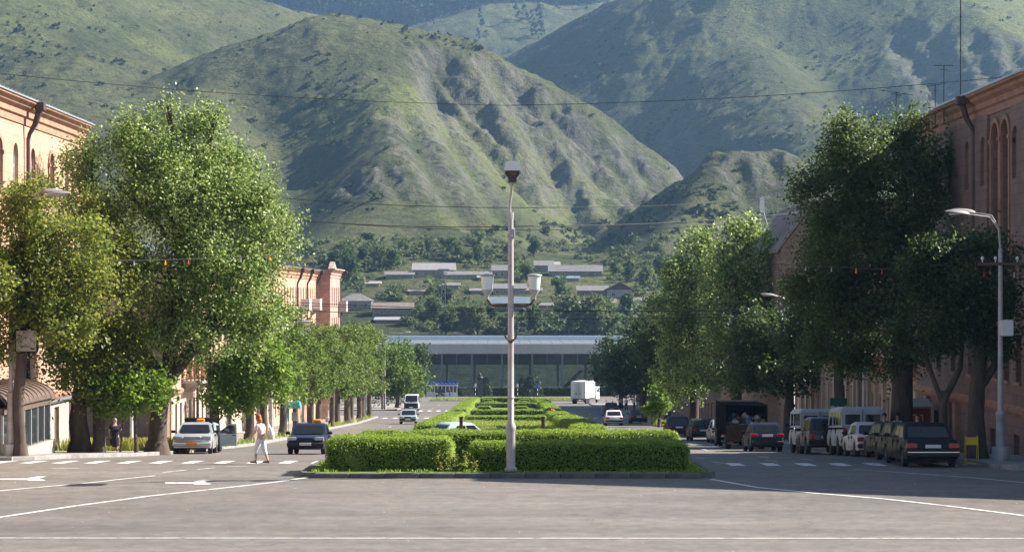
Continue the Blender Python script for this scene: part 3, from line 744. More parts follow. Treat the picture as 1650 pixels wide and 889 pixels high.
L(at_.outputs['Fac'], r.inputs[0]); xm = _n(nt, 'ShaderNodeMix', data_type='RGBA'); L(r.outputs[0], xm.inputs[0]); L(c, xm.inputs[6]); L(c2, xm.inputs[7])
L(xm.outputs[2], b.inputs['Base Color'])
bp = _n(nt, 'ShaderNodeBump', Strength=1.0, Distance=3.0); L(hn(.22, 6, ro=.7), bp.inputs['Height']); L(bp.outputs[0], b.inputs['Normal'])
hills = np_mesh('hills', Vt, Ft, hm, kind='structure', smooth=True)
ra = hills.data.attributes.new('rock', 'FLOAT', 'POINT'); ra.data.foreach_set('value', rock.ravel().astype(np.float32))

# scattered shrubs on the slopes (uncountable) and the pine wood on the far mountain
M['shrub'] = leaf_mat('shrub_leaves', [(.018, .032, .012), (.030, .048, .016), (.045, .064, .022)], .2, .8, .2)
M['pine'] = leaf_mat('pine_needles', [(.016, .034, .018), (.024, .046, .022), (.045, .070, .030)], .1, .8, .2)
rs = np.random.RandomState(5)
dens = fbm(TX / 120, TY / 120, 4, 71)
def scatter(n, y0, y1, test, seed):
    r_ = np.random.RandomState(seed); out = []
    while len(out) < n:
        px, py = r_.uniform(-60, 1710), r_.uniform(y0, y1); x, y, z = hill_hit(px, py)
        c = int(np.clip(((px - HX) / F - us[0]) / (us[1] - us[0]), 0, NU - 1)); rr = int(np.clip(np.log(y / 500) / np.log(7.8) * (NR - 1), 0, NR - 1))
        if test(px, py, x, y, z, dens[rr, c], rock[rr, c], r_): out.append((x, y, z))
    return np.array(out)
def clumps(P_, r0, r1, k, ls, m, name, kind='stuff', flat=.75, seed=1):
    r_ = np.random.RandomState(seed); n = len(P_)
    rad = r_.uniform(r0, r1, n) * (1 + (r_.rand(n) < .1) * .8)
    d = r_.normal(size=(n, k, 3)); d /= np.linalg.norm(d, axis=2)[..., None]; d *= (r_.rand(n, k, 1) ** .4)
    C_ = P_[:, None, :] + d * rad[:, None, None] * np.array([1, 1, flat]) + np.stack([np.zeros(n), np.zeros(n), rad * .45], 1)[:, None, :]
    V, Fq = leaf_arrays(C_.reshape(-1, 3), np.repeat(rad * ls, k), .3, .8)
    return np_mesh(name, V, Fq, m, kind=kind)
far_ok = lambda px, py, x, y, z, d, rk, r_: y < 2300 and y > 760 and rk < .4 and r_.rand() < (.05 + max(0, d - .05) * 3.0) and not (px > 1260 and py > 250)
P1 = scatter(1000, -5, 400, far_ok, 3)
tag(clumps(P1, .7, 1.9, 14, .5, M['shrub'], 'hillside_shrubs'), 'dark shrubs dotted over the green hill slopes', 'shrubs')
HOUSES = [(697, 447, 66, 23), (645, 450, 44, 12), (752, 450, 74, 13), (808, 448, 30, 21), (884, 438, 44, 18), (928, 446, 84, 19), (914, 454, 34, 9), (955, 479, 48, 18), (1000, 482, 40, 25), (984, 497, 18, 15), (572, 500, 52, 26), (632, 508, 64, 20), (628, 520, 46, 8), (820, 475, 52, 17), (822, 502, 62, 23), (882, 497, 20, 9), (602, 462, 22, 9), (728, 466, 26, 10), (768, 474, 22, 9), (862, 474, 24, 10), (940, 496, 26, 11), (1032, 490, 24, 10), (672, 476, 24, 9), (780, 452, 22, 9)]
def clear_of_houses(px, py, lo=15): return not any(abs(px - a) < w / 2 + 7 and b - h - 2 < py < b + lo for a, b, w, h in HOUSES)
P2 = scatter(1600, 385, 545, lambda px, py, x, y, z, d, rk, r_: 520 < y < 1100 and 440 < px < 1280 and d > -.2 and (py > 420 or r_.rand() < .5) and clear_of_houses(px, py), 4)
M['scrub'] = leaf_mat('valley_scrub', [(.05, .080, .032), (.085, .12, .044), (.13, .16, .07)], .25, .8, .2)
tag(clumps(P2, .9, 2.2, 34, .30, M['scrub'], 'valley_scrub', seed=2), 'dense scrub between the village houses', 'scrub')
def pine_ok(px, py, x, y, z, d, rk, r_):
    return y > 2560 and d > -.5 or (y > 2000 and 640 < px < 1050 and r_.rand() < .012)
P3 = scatter(6500, -70, 78, pine_ok, 6)
def cones(P_, h0, h1, m, name, seed):
    r_ = np.random.RandomState(seed); n = len(P_); k = 22
    hh = r_.uniform(h0, h1, n); t = r_.rand(n, k) ** .7; a = r_.uniform(0, 2 * PI, (n, k)); w = (1 - t) * hh[:, None] * .26 + .3
    C_ = np.stack([P_[:, 0, None] + np.cos(a) * w, P_[:, 1, None] + np.sin(a) * w, P_[:, 2, None] + t * hh[:, None]], -1)
    V, Fq = leaf_arrays(C_.reshape(-1, 3), np.repeat(hh * .15, k), .3, .7)
    return np_mesh(name, V, Fq, m, kind='stuff')
tag(cones(P3, 11, 21, M['pine'], 'far_pine_wood', 3), 'dark pine wood on the far mountain', 'wood')
# ------------------------------------------------------------------ buildings
_wc = {}
def window_piece(parent, x, z, w, h, arch, depth, fm='frame_white', gm='glass', label=None):
    """window (frame mesh) with a pane as its sub-part; the meshes are shared between equal windows"""
    key = (round(w, 2), round(h, 2), arch, fm, gm)
    if key not in _wc:
        f = MB(); t = .07; d = .08; n = 8; r = w / 2
        hs = h - r if arch else h
        f.box(-w / 2, -d / 2, 0, -w / 2 + t, d / 2, hs); f.box(w / 2 - t, -d / 2, 0, w / 2, d / 2, hs)
        f.box(-w / 2 + t, -d / 2, 0, w / 2 - t, d / 2, t)
        f.box(-w / 2 + t, -d / 2 + .01, hs * .68, w / 2 - t, d / 2 - .01, hs * .68 + .06)
        f.box(-.03, -d / 2 + .012, t, .03, d / 2 - .012, hs * .68)
        if arch:
            for i in range(n):
                a0, a1 = PI * i / n, PI * (i + 1) / n
                p = [(r * math.cos(a0), hs + r * math.sin(a0)), (r * math.cos(a1), hs + r * math.sin(a1)), ((r - t) * math.cos(a1), hs + (r - t) * math.sin(a1)), ((r - t) * math.cos(a0), hs + (r - t) * math.sin(a0))]
                f.prism([(q[0], -d / 2, q[1]) for q in p], (0, d, 0))
        else: f.box(-w / 2 + t, -d / 2, h - t, w / 2 - t, d / 2, h)
        po = [(-w / 2 + .02, .02), (w / 2 - .02, .02)]
        po += [(r * .98 * math.cos(PI * i / n), hs + r * .98 * math.sin(PI * i / n)) for i in range(n + 1)] if arch else [(w / 2 - .02, h - .02), (-w / 2 + .02, h - .02)]
        g_ = MB(); g_.prism([(q[0], .005, q[1]) for q in po], (0, .02, 0))
        fo = f.build('window', M[fm], parent, loc=(x, depth, z)); go = g_.build('pane', M[gm], fo)
        _wc[key] = (fo, go); 
        if label: fo['label'] = label
        return fo
    fo, go = _wc[key]
    o = share(fo, parent, (x, depth, z)); share(go, o)
    return o
def wall_rows(mb, x0, x1, rows, reveal=.24, m=0):
    """facade in the plane y=0 (outside is -y) with recessed openings; rows = [(z0, z1, [(xc, w, zb, zt, arch)])]"""
    def quad(a, b, c, d): mb.add([a, b, c, d], [(0, 1, 2, 3)], m)
    for z0, z1, ops in rows:
        cur = x0
        for (xc, w, zb, zt, arch) in sorted(ops):
            a, b = xc - w / 2, xc + w / 2
            quad((cur, 0, z0), (a, 0, z0), (a, 0, z1), (cur, 0, z1))
            if zb > z0: quad((a, 0, z0), (b, 0, z0), (b, 0, zb), (a, 0, zb)); quad((a, 0, zb), (b, 0, zb), (b, reveal, zb), (a, reveal, zb))
            n = 8; r = w / 2
            top = [(a, zt - r)] + [(xc - r * math.cos(PI * i / n), zt - r + r * math.sin(PI * i / n)) for i in range(1, n)] + [(b, zt - r)] if arch else [(a, zt), (b, zt)]
            for p, q in zip(top[:-1], top[1:]):
                quad((p[0], 0, p[1]), (q[0], 0, q[1]), (q[0], 0, z1), (p[0], 0, z1))
                quad((p[0], 0, p[1]), (p[0], reveal, p[1]), (q[0], reveal, q[1]), (q[0], 0, q[1]))
            zs = zt - r if arch else zt
            quad((a, 0, zb), (a, reveal, zb), (a, reveal, zs), (a, 0, zs)); quad((b, 0, zb), (b, 0, zs), (b, reveal, zs), (b, reveal, zb))
            cur = b
        quad((cur, 0, z0), (x1, 0, z0), (x1, 0, z1), (cur, 0, z1))
def shell(mb, x0, x1, D, z0, z1, m=0, front=False):
    """ends, back and top of a block whose facade lies at y=0"""
    mb.add([(x0, 0, z0), (x0, D, z0), (x1, D, z0), (x1, 0, z0), (x0, 0, z1), (x0, D, z1), (x1, D, z1), (x1, 0, z1)],
           [(0, 4, 5, 1), (1, 5, 6, 2), (2, 6, 7, 3), (4, 7, 6, 5)] + ([(0, 3, 7, 4)] if front else []), m)
def cornice(mb, x0, x1, z, prof, m=0):
    """moulding along the facade, profile = [(out, up)] from bottom to top"""
    p = [(0.0, z + prof[0][1])] + [(-o, z + u) for o, u in prof] + [(0.0, z + prof[-1][1])]
    mb.prism([(x0, a, b) for a, b in p][::-1], (x1 - x0, 0, 0), m)
PROF = [(.06, 0), (.06, .28), (.16, .34), (.16, .55), (.34, .68), (.40, .80), (.55, .86), (.55, 1.0)]
def archivolt(mb, xc, w, zb, zt, wd=.16, proud=.07, m=0):
    r = w / 2; n = 9
    for i in range(n):
        a0, a1 = PI * i / n, PI * (i + 1) / n
        P = [((r + .01) * math.cos(a0), (r + .01) * math.sin(a0)), ((r + wd) * math.cos(a0), (r + wd) * math.sin(a0)), ((r + wd) * math.cos(a1), (r + wd) * math.sin(a1)), ((r + .01) * math.cos(a1), (r + .01) * math.sin(a1))]
        mb.prism([(xc + p[0], -proud, zt - r + p[1]) for p in P], (0, proud + .02, 0), m)
    for s_ in (-1, 1):
        mb.box(xc + s_ * (r + .01), -proud, zb, xc + s_ * (r + wd), .02, zt - r, m)
        mb.box(xc + s_ * (r - .0), -proud - .05, zt - r - .16, xc + s_ * (r + wd + .06), .02, zt - r - .01, m)
def drain(parent, x, z_top, z_bot, hop=True):
    mb = MB()
    if hop:
        mb.cbox((x, -.68, z_top - .1), (.42, .4, .42), bev=.05)
        mb.tube([(x, -.62, z_top - .3), (x, -.45, z_top - .85), (x, -.22, z_top - 1.25), (x, -.16, z_top - 1.5)], [.14, .12, .09, .085], 8)
    mb.tube([(x, -.16, z_top - 1.45), (x, -.16, z_bot + .3), (x, -.30, z_bot + .1)], .085, 8)
    for z in np.arange(z_bot + 1, z_top - 1.6, 2.2): mb.lathe([(.1, -.03), (.105, 0), (.1, .03)], (x, -.16, z), 8)
    return mb.build('drainpipe', M['drain'], parent, smooth=40)

def street_block(name, label, loc, rz, L, D, z0, H, xs, floors, wall, trim, frame='frame_brown', base_m=None, base_h=0, drains=(), group=None, surrounds=(), skip=(), sills=True, roof='roof_metal', parapet=False, corn=True, glass='glass'):
    """floors = [(zb, zt, w, arch)] above local z0=0"""
    t = thing(name, label, 'building', loc, rz, group)
    rows = []; cuts = [base_h if base_h else 0.0]
    for a, b in zip(floors[:-1], floors[1:]): cuts.append((a[1] + b[0]) / 2)
    cuts.append(H)
    for i, (zb, zt, w, arch) in enumerate(floors):
        rows.append((cuts[i], cuts[i + 1], [(x, w, zb, zt, arch) for x in xs if (i, x) not in skip]))
    wb = MB(); wall_rows(wb, 0, L, rows); shell(wb, 0, L, D, cuts[0], H)
    wb.build('wall', M[wall], t)
    tr = MB()
    if corn: cornice(tr, -.25, L + .25, H - .9, PROF)
    if base_h: cornice(tr, -.02, L + .02, base_h - .05, [(.06, -.15), (.16, 0), (.18, .16), (.06, .26)])
    if sills:
        for i, (zb, zt, w, arch) in enumerate(floors):
            for x in xs:
                if (i, x) in skip: continue
                tr.box(x - w / 2 - .08, -.10, zb - .12, x + w / 2 + .08, .1, zb - .005)
                if (i, x) in surrounds: archivolt(tr, x, w, zb, zt)
    tr.build('cornice', M[trim], t)
    for i, (zb, zt, w, arch) in enumerate(floors):
        for x in xs:
            if (i, x) not in skip: window_piece(t, x, zb + .004, w - .006, zt - zb - .008, arch, .2, frame, glass)
    # low metal roof with standing seams
    rf = MB(); e = .62
    rf.prism([(-.3, -e, H + .105), (-.3, D / 2, H + 1.9), (-.3, D + .3, H + .105), (-.3, D + .3, H + .05), (-.3, -e, H + .05)][::-1], (L + .6, 0, 0))
    sx = 0.0; dz = 1.795; dy = D / 2 + e; ln = math.hypot(dz, dy)
    while sx < L:
        rf.hexa([(sx, -e + .02, H + .11), (sx + .05, -e + .02, H + .11), (sx + .05, D / 2, H + 1.9), (sx, D / 2, H + 1.9), (sx, -e + .02, H + .16), (sx + .05, -e + .02, H + .16), (sx + .05, D / 2, H + 1.96), (sx, D / 2, H + 1.96)])
        sx += .7
    rf.build('roof', M[roof], t)
    for x in drains: drain(t, x, H - .02, .1)
    return t
def chimney(parent, x, y, z0, h, m='tuff_trim', w=.7):
    mb = MB(); mb.box(x - w / 2, y - w / 2, z0, x + w / 2, y + w / 2, z0 + h - .25); mb.box(x - w / 2 - .08, y - w / 2 - .08, z0 + h - .25, x + w / 2 + .08, y + w / 2 + .08, z0 + h - .1)
    mb.lathe([(.2, 0), (.2, .5), (.24, .52), (.24, .6)], (x, y, z0 + h - .1), 8)
    return mb.build('chimney', M[m], parent)

# near left building: facade in the plane X=-20.3, local x runs down the street
LX, LY0, LZ = -20.3, 58.0, -2.2
yy = lambda Y: Y - LY0
xsL = [yy(a) for a in (61, 64.3, 67.6, 70.9, 74.2, 77.5, 80.8, 84.0, 86.9, 90.0, 93.3, 96.9, 100.4)]
t = street_block('apartment_building', 'sunlit pink tuff apartment building at the left edge with arched top windows', (LX, LY0, LZ), PI / 2, 46.0, 13, 0, 15.85, xsL,
    [(5.2, 6.8, .95, False), (8.4, 10.2, .95, False), (12.1, 14.1, .92, True)], 'tuff', 'tuff_trim', 'frame_white', base_h=3.3, drains=(yy(91.6), yy(72.5)), surrounds=((2, yy(86.9)), (2, yy(96.9)), (2, yy(84.0)), (2, yy(77.5))))
gm = MB()
wall_rows(gm, 0, 46, [(0, 3.25, [(yy(94.9), .9, 1.45, 2.85, False), (yy(98.2), 1.0, .75, 2.75, False), (yy(101.5), 1.2, .75, 2.85, False)])]); shell(gm, 0, 46, 13, 0, 3.25)
gm.build('ground_floor_wall', M['plaster'], t)
window_piece(t, yy(94.9), 1.455, .894, 1.39, False, .2, 'frame_brown')
for Y, w, h in ((98.2, 1.0, 2.0), (101.5, 1.2, 2.1)):
    db = MB(); db.box(-w / 2, .14, 0, w / 2, .22, h)
    for k in range(2): db.box(-w / 2 + .1 + k * (w / 2 - .05), .11, .2, -.03 + k * (w / 2) - .02, .135, h - .2)
    db.build('door', M['wood_dark'], t, loc=(yy(Y), 0, .755))
pipe = MB(); pipe.tube([(yy(92), -.12, 3.05), (yy(103.5), -.12, 3.05)], .09, 8); pipe.tube([(yy(91.2), -.2, .2), (yy(91.2), -.2, 2.9)], .13, 8); pipe.build('gas_pipe', M['pipe'], t, smooth=40)
mbx = MB(); mbx.cbox((yy(99.6), -.16, 3.95), (.95, .3, 1.0), bev=.05); mbx.cbox((yy(99.6), -.32, 3.95), (.75, .02, .8), 1); mbx.build('meter_box', [M['frame_brown'], M['cream']], t)
chimney(t, yy(84.4), 1.6, 15.9, 1.9)

# second left block: end wall faces the square, balconies over the shops
LY2 = 130.0; yy2 = lambda Y: Y - LY2
t = street_block('apartment_building', 'left block behind the poplar with wooden balconies and pale shop front', (-20.0, LY2, -6.2), PI / 2, 54, 12, 0, 13.6, [1.6 + 2.85 * i for i in range(18)],
    [(6.6, 8.4, .95, False), (10.0, 11.8, .95, False)], 'tuff', 'tuff_trim', 'frame_brown', base_h=5.9, drains=(9.8, 26, 44))
gm = MB(); wall_rows(gm, 0, 54, [(0, 5.85, [(1.8 + 1.9 * i, .85, 3.1, 5.2, i % 3 == 2) for i in range(28)])]); shell(gm, 0, 54, 12, 0, 5.85); gm.build('shop_front', M['cream'], t)
for i in range(28): window_piece(t, 1.8 + 1.9 * i, 3.105, .844, 2.09, i % 3 == 2, .2, 'frame_brown')
def balcony(parent, x, z, w, d, m_slab, m_rail, solid=False, side=None):
    b = MB(); b.box(x - w / 2, -d, z - .16, x + w / 2, .05, z); 
    for sx in (-1, 1): b.prism([(x + sx * w * .38, .02, z - .75), (x + sx * w * .38, .02, z - .165), (x + sx * w * .38, -d * .8, z - .165)], (.14, 0, 0))
    o = b.build('balcony', M[m_slab], parent)
    r = MB(); r.box(x - w / 2, -d, z + .93, x + w / 2, -d + .06, z + 1.0); r.box(x - w / 2, -d + .06, z + .93, x - w / 2 + .06, 0, z + 1.0); r.box(x + w / 2 - .06, -d + .06, z + .93, x + w / 2, 0, z + 1.0)
    r.build('railing', M[m_rail], o)
    sl = MB(); sl.box(-.045 if not solid else -.10, -.02, 0, .045 if not solid else .10, .02, .925)
    n = int(w / .24); first = None
    pos = [(x - w / 2 + .12 + (w - .24) * i / n, -d + .04, 0) for i in range(n + 1)] + [(x - w / 2 + .03, -d + .25 + .24 * k, PI / 2) for k in range(int(d / .24) - 1)] + [(x + w / 2 - .03, -d + .25 + .24 * k, PI / 2) for k in range(int(d / .24) - 1)]
    for (a, b_, rz) in pos:
        if first is None: first = sl.build('slat', M[m_rail], o, loc=(a, b_, z), rz=rz)
        else: share(first, o, (a, b_, z), rz)
    return o
balcony(t, 5.6, 6.5, 3.2, 1.3, 'concrete', 'wood'); balcony(t, 12.5, 6.5, 3.0, 1.2, 'concrete', 'frame_white'); balcony(t, 20, 6.5, 3.0, 1.2, 'concrete', 'wood')
# end wall windows, facing the camera: a strip of wall set 3 mm proud of the shell with a real opening
ew = thing('low_wall_house', 'brown stone end house with one white framed window behind the old woman', 'building', (-27.5, 127.0, g(127) - .2), 0)
wm = MB(); wall_rows(wm, 0, 7.4, [(0, 5.2, [(2.05, .78, 1.75, 3.15, False)])]); shell(wm, 0, 7.4, 3, 0, 5.2); wm.build('wall', M['tuff_dark'], ew)
window_piece(ew, 2.05, 1.755, .774, 1.39, False, .16, 'frame_white')
rr_ = MB(); rr_.box(-.2, -.25, 5.21, 7.55, 3.0, 5.34); rr_.build('roof', M['roof_grey'], ew)
pl = MB()  # faint white scrawl on the wall
for (x0, z0, x1, z1) in ((4.25, 2.55, 4.25, 2.8), (4.25, 2.8, 4.4, 2.8), (4.4, 2.8, 4.4, 2.68), (4.4, 2.68, 4.25, 2.67), (4.5, 2.8, 4.5, 2.55), (4.5, 2.56, 4.62, 2.56), (4.7, 2.55, 4.78, 2.8), (4.78, 2.8, 4.86, 2.55), (4.94, 2.55, 4.94, 2.78), (4.94, 2.78, 5.08, 2.56), (5.08, 2.56, 5.08, 2.78), (5.16, 2.64, 5.26, 2.64), (5.42, 2.76, 5.6, 2.74), (5.6, 2.74, 5.52, 2.6), (5.52, 2.6, 5.42, 2.76)):
    a = Vector((x0, 0, z0)); b_ = Vector((x1, 0, z1)); d = (b_ - a).normalized(); n_ = Vector((-d.z, 0, d.x)) * .02
    pl.add([a + n_ + Vector((0, -.004, 0)), a - n_ + Vector((0, -.004, 0)), b_ - n_ + Vector((0, -.004, 0)), b_ + n_ + Vector((0, -.004, 0))], [(0, 1, 2, 3)])
pl.build('scrawl', M['pole_white'], ew)

# third left block, far, with the projecting bay
LY3 = 187.0; LZ3 = -9.0
t = street_block('apartment_building', 'far left red tuff block with a projecting corner bay and drainpipes', (-20.0, LY3, LZ3), PI / 2, 42.4, 12, 0, 17.1, [1.7 + 2.6 * i for i in range(16)],
    [(4.2, 6.0, .9, False), (7.4, 9.4, .9, False), (10.4, 12.2, .9, False), (13.4, 15.4, .85, True)], 'tuff', 'tuff_trim', 'frame_brown', drains=(19.8, 30.2, 41), surrounds=(), roof='roof_grey')
for x, z in ((16, 10.2), (24.5, 13.2), (24.5, 10.2), (36.5, 10.2), (36.5, 13.2)): balcony(t, x, z, 2.4, 1.0, 'concrete', 'frame_white', True)
chimney(t, 22, 4, 18.0, 1.6, w=1.5); chimney(t, 30, 5, 18.2, 1.3, w=.9)
b2 = MB(); wall_rows(b2, 42.4, 56, [(0, 17.3, [])]); bay = MB()
bay_rows = [(c0, c1, [(45 + 3.0 * k, .95, zb, zt, False) for k in range(4)]) for c0, c1, zb, zt in ((0, 6.7, 4.2, 6.0), (6.7, 9.9, 7.4, 9.4), (9.9, 12.8, 10.4, 12.2), (12.8, 17.3, 13.4, 15.4))]
wall_rows(bay, 42.42, 56, bay_rows); shell(bay, 42.42, 56, 9, 0, 17.3)
bo = bay.build('corner_bay', M['tuff_red'], t, loc=(0, -1.45, 0))
bc = MB(); cornice(bc, 42.1, 56.3, 16.4, PROF); bc.prism([(46.5, .05, 17.42), (49.2, .05, 18.2), (52, .05, 17.42)], (0, .5, 0)); bc.build('bay_gable', M['tuff_red'], bo)
for c0, c1, ops in bay_rows:
    for (xc, w, zb, zt, ar) in ops: window_piece(bo, xc, zb + .004, w - .006, zt - zb - .008, False, .2, 'frame_brown')
drain(bo, 55.5, 17.2, 3)
for x, z in ((54.6, 9.8), (54.6, 12.6)): balcony(bo, x, z, 2.2, .9, 'concrete', 'frame_white', True) if False else None
for x, z in ((54.4, 9.8), (54.4, 12.9)): 
    o = MB(); o.box(x - 1.2, -2.35, z - .16, x + 1.2, -1.43, z); o.box(x - 1.2, -2.35, z + .005, x + 1.2, -2.27, z + 1.0); o.box(x - 1.2, -2.26, z + .005, x - 1.12, -1.46, z + .995); o.build('balcony', M['concrete'], t)
# satellite dish on the far left block
dz_ = thing('satellite_dish', 'grey satellite dish on the far left tuff block', 'satellite dish', at(492, 533, 214) + Vector((.3, 0, 0)))
dm = MB(); dm.lathe([(.05, .22), (.5, .14), (.85, .02), (.95, -.08)], (0, 0, 0), 16, axis='Y'); dm.build('dish', M['frame_white'], dz_, smooth=60)
dm = MB(); dm.tube([(0, .1, 0), (-1.1, .3, -.2)], .05, 6); dm.tube([(0, -.1, -.8), (0, -.75, 0)], .025, 6); dm.build('bracket', M['metal'], dz_)

# right building, in shade
RX = 19.4; RF = 102.6; RL_ = 23.1; rl = lambda Y: RF - Y
xsR = [rl(a) for a in (82.2, 84.15, 85.85, 87.75, 90.75, 94.2, 97.4, 100.4)]
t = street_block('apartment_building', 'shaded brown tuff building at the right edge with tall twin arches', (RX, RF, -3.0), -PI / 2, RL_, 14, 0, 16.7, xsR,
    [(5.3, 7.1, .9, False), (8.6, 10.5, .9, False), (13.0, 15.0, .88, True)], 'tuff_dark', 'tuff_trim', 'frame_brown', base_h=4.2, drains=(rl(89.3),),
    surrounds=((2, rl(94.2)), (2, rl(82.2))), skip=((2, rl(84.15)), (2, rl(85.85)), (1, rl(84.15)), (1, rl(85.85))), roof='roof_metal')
for o in list(t.children):
    if o.name.split('.')[0] == 'wall':
        bpy.data.objects.remove(o)
fl = [(4.2, 7.85, [(x, .9, 5.3, 7.1, False) for x in xsR])]
tw = [x for x in xsR if x not in (rl(84.15), rl(85.85))]
wb = MB(); wall_rows(wb, 0, RL_, fl)
wall_rows(wb, 0, RL_, [(7.85, 16.7, [(rl(84.15), 1.25, 8.7, 15.4, True), (rl(85.85), 1.25, 8.7, 15.4, True)])], .7)
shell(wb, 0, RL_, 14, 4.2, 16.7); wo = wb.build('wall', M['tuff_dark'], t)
# single windows of the two upper floors on a face 12 cm proud, left and right of the twin arches
ub = MB()
for (xa, xb) in ((.02, rl(87.0)), (rl(82.9), RL_ - .02)):
    xs_ = [x for x in tw if xa < x < xb]
    wall_rows(ub, xa, xb, [(7.85, 11.7, [(x, .9, 8.6, 10.5, False) for x in xs_]), (11.7, 15.82, [(x, .88, 13.0, 15.0, True) for x in xs_])], .23)
    for z0, z1 in ((7.85, 15.82),):
        ub.add([(xa, 0, z0), (xa, .14, z0), (xa, .14, z1), (xa, 0, z1), (xb, 0, z0), (xb, .14, z0), (xb, .14, z1), (xb, 0, z1)], [(0, 3, 2, 1), (4, 5, 6, 7), (0, 1, 5, 4)])
ub.build('upper_wall', M['tuff_dark'], t, loc=(0, -.14, 0))
for o in t.children:
    if o.name.split('.')[0] == 'window' and o.location.z > 8: o.location.y -= .17
for Y in (84.15, 85.85):
    window_piece(t, rl(Y), 8.705, 1.244, 6.69, True, .6, 'frame_brown')
tb = MB(); [archivolt(tb, rl(Y), 1.25, 8.7, 15.4, .2, .1) for Y in (84.15, 85.85)]; tb.build('arch_surround', M['tuff_trim'], t)
gm = MB(); dop = [(rl(97.9), 1.0, 1.1, 3.4, False), (rl(94.2), 1.5, 1.0, 3.9, False), (rl(90.4), 1.0, 1.9, 3.4, False), (rl(86.5), .9, 1.9, 3.3, False), (rl(82.5), .9, 1.9, 3.3, False)]
wall_rows(gm, 0, RL_, [(0, 4.15, dop)]); shell(gm, 0, RL_, 14, 0, 4.15); gm.build('ground_floor_wall', M['tuff_dark'], t)
for (xc, w, zb, zt, a) in dop: window_piece(t, xc, zb + .004, w - .006, zt - zb - .008, False, .2, 'frame_brown')
for Y in (93.1, 95.3, 99.5): pb = MB(); pb.box(rl(Y) - .3, -.22, .3, rl(Y) + .3, .02, 4.0); pb.build('pilaster', M['tuff_trim'], t)
# unseen corner block on the square, added and shaped to cast the crossing's shadow
cb = thing('unseen_corner_block', 'tall unseen tuff corner block added to cast the shadow over the crossing', 'building', (0, 0, 0))
plan = [(19.4, 74.55), (19.4, 70.4), (33.2, 64.5), (52, 56.5), (52, 74.55)]
mb = MB(); mb.prism([(x, y, -.5) for x, y in plan], (0, 0, 15.3)); mb.box(19.45, 74.56, -1.5, 33, 79.45, 10.0); mb.build('wall', M['tuff_dark'], cb)  # the low wing is added too, to shade the road beside the island
mb = MB(); mb.prism([(x + (.0 if i < 2 else .3), y - .3, 14.81) for i, (x, y) in enumerate(plan)], (0, 0, .35)); mb.build('cornice', M['tuff_trim'], cb)
wk = MB(); ang = math.atan2(64.5 - 70.4, 33.2 - 19.4)
for k in range(4):
    for z in (2.5, 6.2, 9.8):
        p = Vector((19.4, 70.4, z)) + Vector((math.cos(ang), math.sin(ang), 0)) * (2 + 3.4 * k); o = window_piece(cb, 0, 0, 1.1, 2.0, False, 0, 'frame_brown'); o.location = p + Vector((math.sin(ang), -math.cos(ang), 0)) * .03; o.rotation_euler = (0, 0, ang)

# low shop row and gabled house further down the right side
t = street_block('shop_row', 'low shaded shop row with pale pilasters behind the vans', (19.6, 146.0, -5.0), -PI / 2, 42, 10, 0, 7.4, [1.5 + 2.4 * i for i in range(17)],
    [(2.4, 5.4, 1.25, False)], 'cream', 'tuff_trim', 'frame_brown', roof='roof_rust')
pb = MB(); pb.box(2.42, -.18, .2, 2.98, .02, 6.4); p0 = pb.build('pilaster', M['cream'], t)
for i in range(1, 16): share(p0, t, (2.4 * i, 0, 0))
gh = thing('gabled_house', 'tall tuff house with a steep gable behind the right hand trees', 'building', (19.5, 154.0, -5.0), 0)
gw = MB(); go_ = [(2.0 + 2.6 * k, .9, zb, zb + 1.8, False) for k in range(4) for zb in (5.0, 8.6, 11.8)]
wall_rows(gw, 0, 11, [(0, 7.6, [o_ for o_ in go_ if o_[2] == 5.0]), (7.6, 11.2, [o_ for o_ in go_ if o_[2] == 8.6]), (11.2, 13.9, [o_ for o_ in go_ if o_[2] == 11.8])])
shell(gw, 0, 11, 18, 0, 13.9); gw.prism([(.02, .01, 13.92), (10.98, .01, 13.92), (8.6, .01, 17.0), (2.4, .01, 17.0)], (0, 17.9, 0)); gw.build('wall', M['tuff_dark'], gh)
for (xc, w, zb, zt, a) in go_: window_piece(gh, xc, zb + .004, w - .006, zt - zb - .008, False, .2, 'frame_brown')
gr = MB(); gr.prism([(-.3, -.2, 13.6), (2.3, -.2, 17.05), (8.7, -.2, 17.05), (11.3, -.2, 13.6), (11.3, -.2, 13.8), (8.8, -.2, 17.25), (2.2, -.2, 17.25), (-.3, -.2, 13.8)], (0, 18.4, 0)); gr.build('roof', M['roof_rust'], gh)
sb = MB(); [sb.box(.6, -.03, z, 10.5, .1, z + .12) for z in (7.5, 11.1)]
sb.build('string_course', M['tuff_trim'], gh)
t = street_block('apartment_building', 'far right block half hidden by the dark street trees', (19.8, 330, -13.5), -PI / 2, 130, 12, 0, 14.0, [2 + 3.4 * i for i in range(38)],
    [(3.4, 5.2, .9, False), (6.8, 8.6, .9, False), (10.0, 11.6, .9, False)], 'tuff_dark', 'tuff_trim', 'frame_brown', roof='roof_grey')

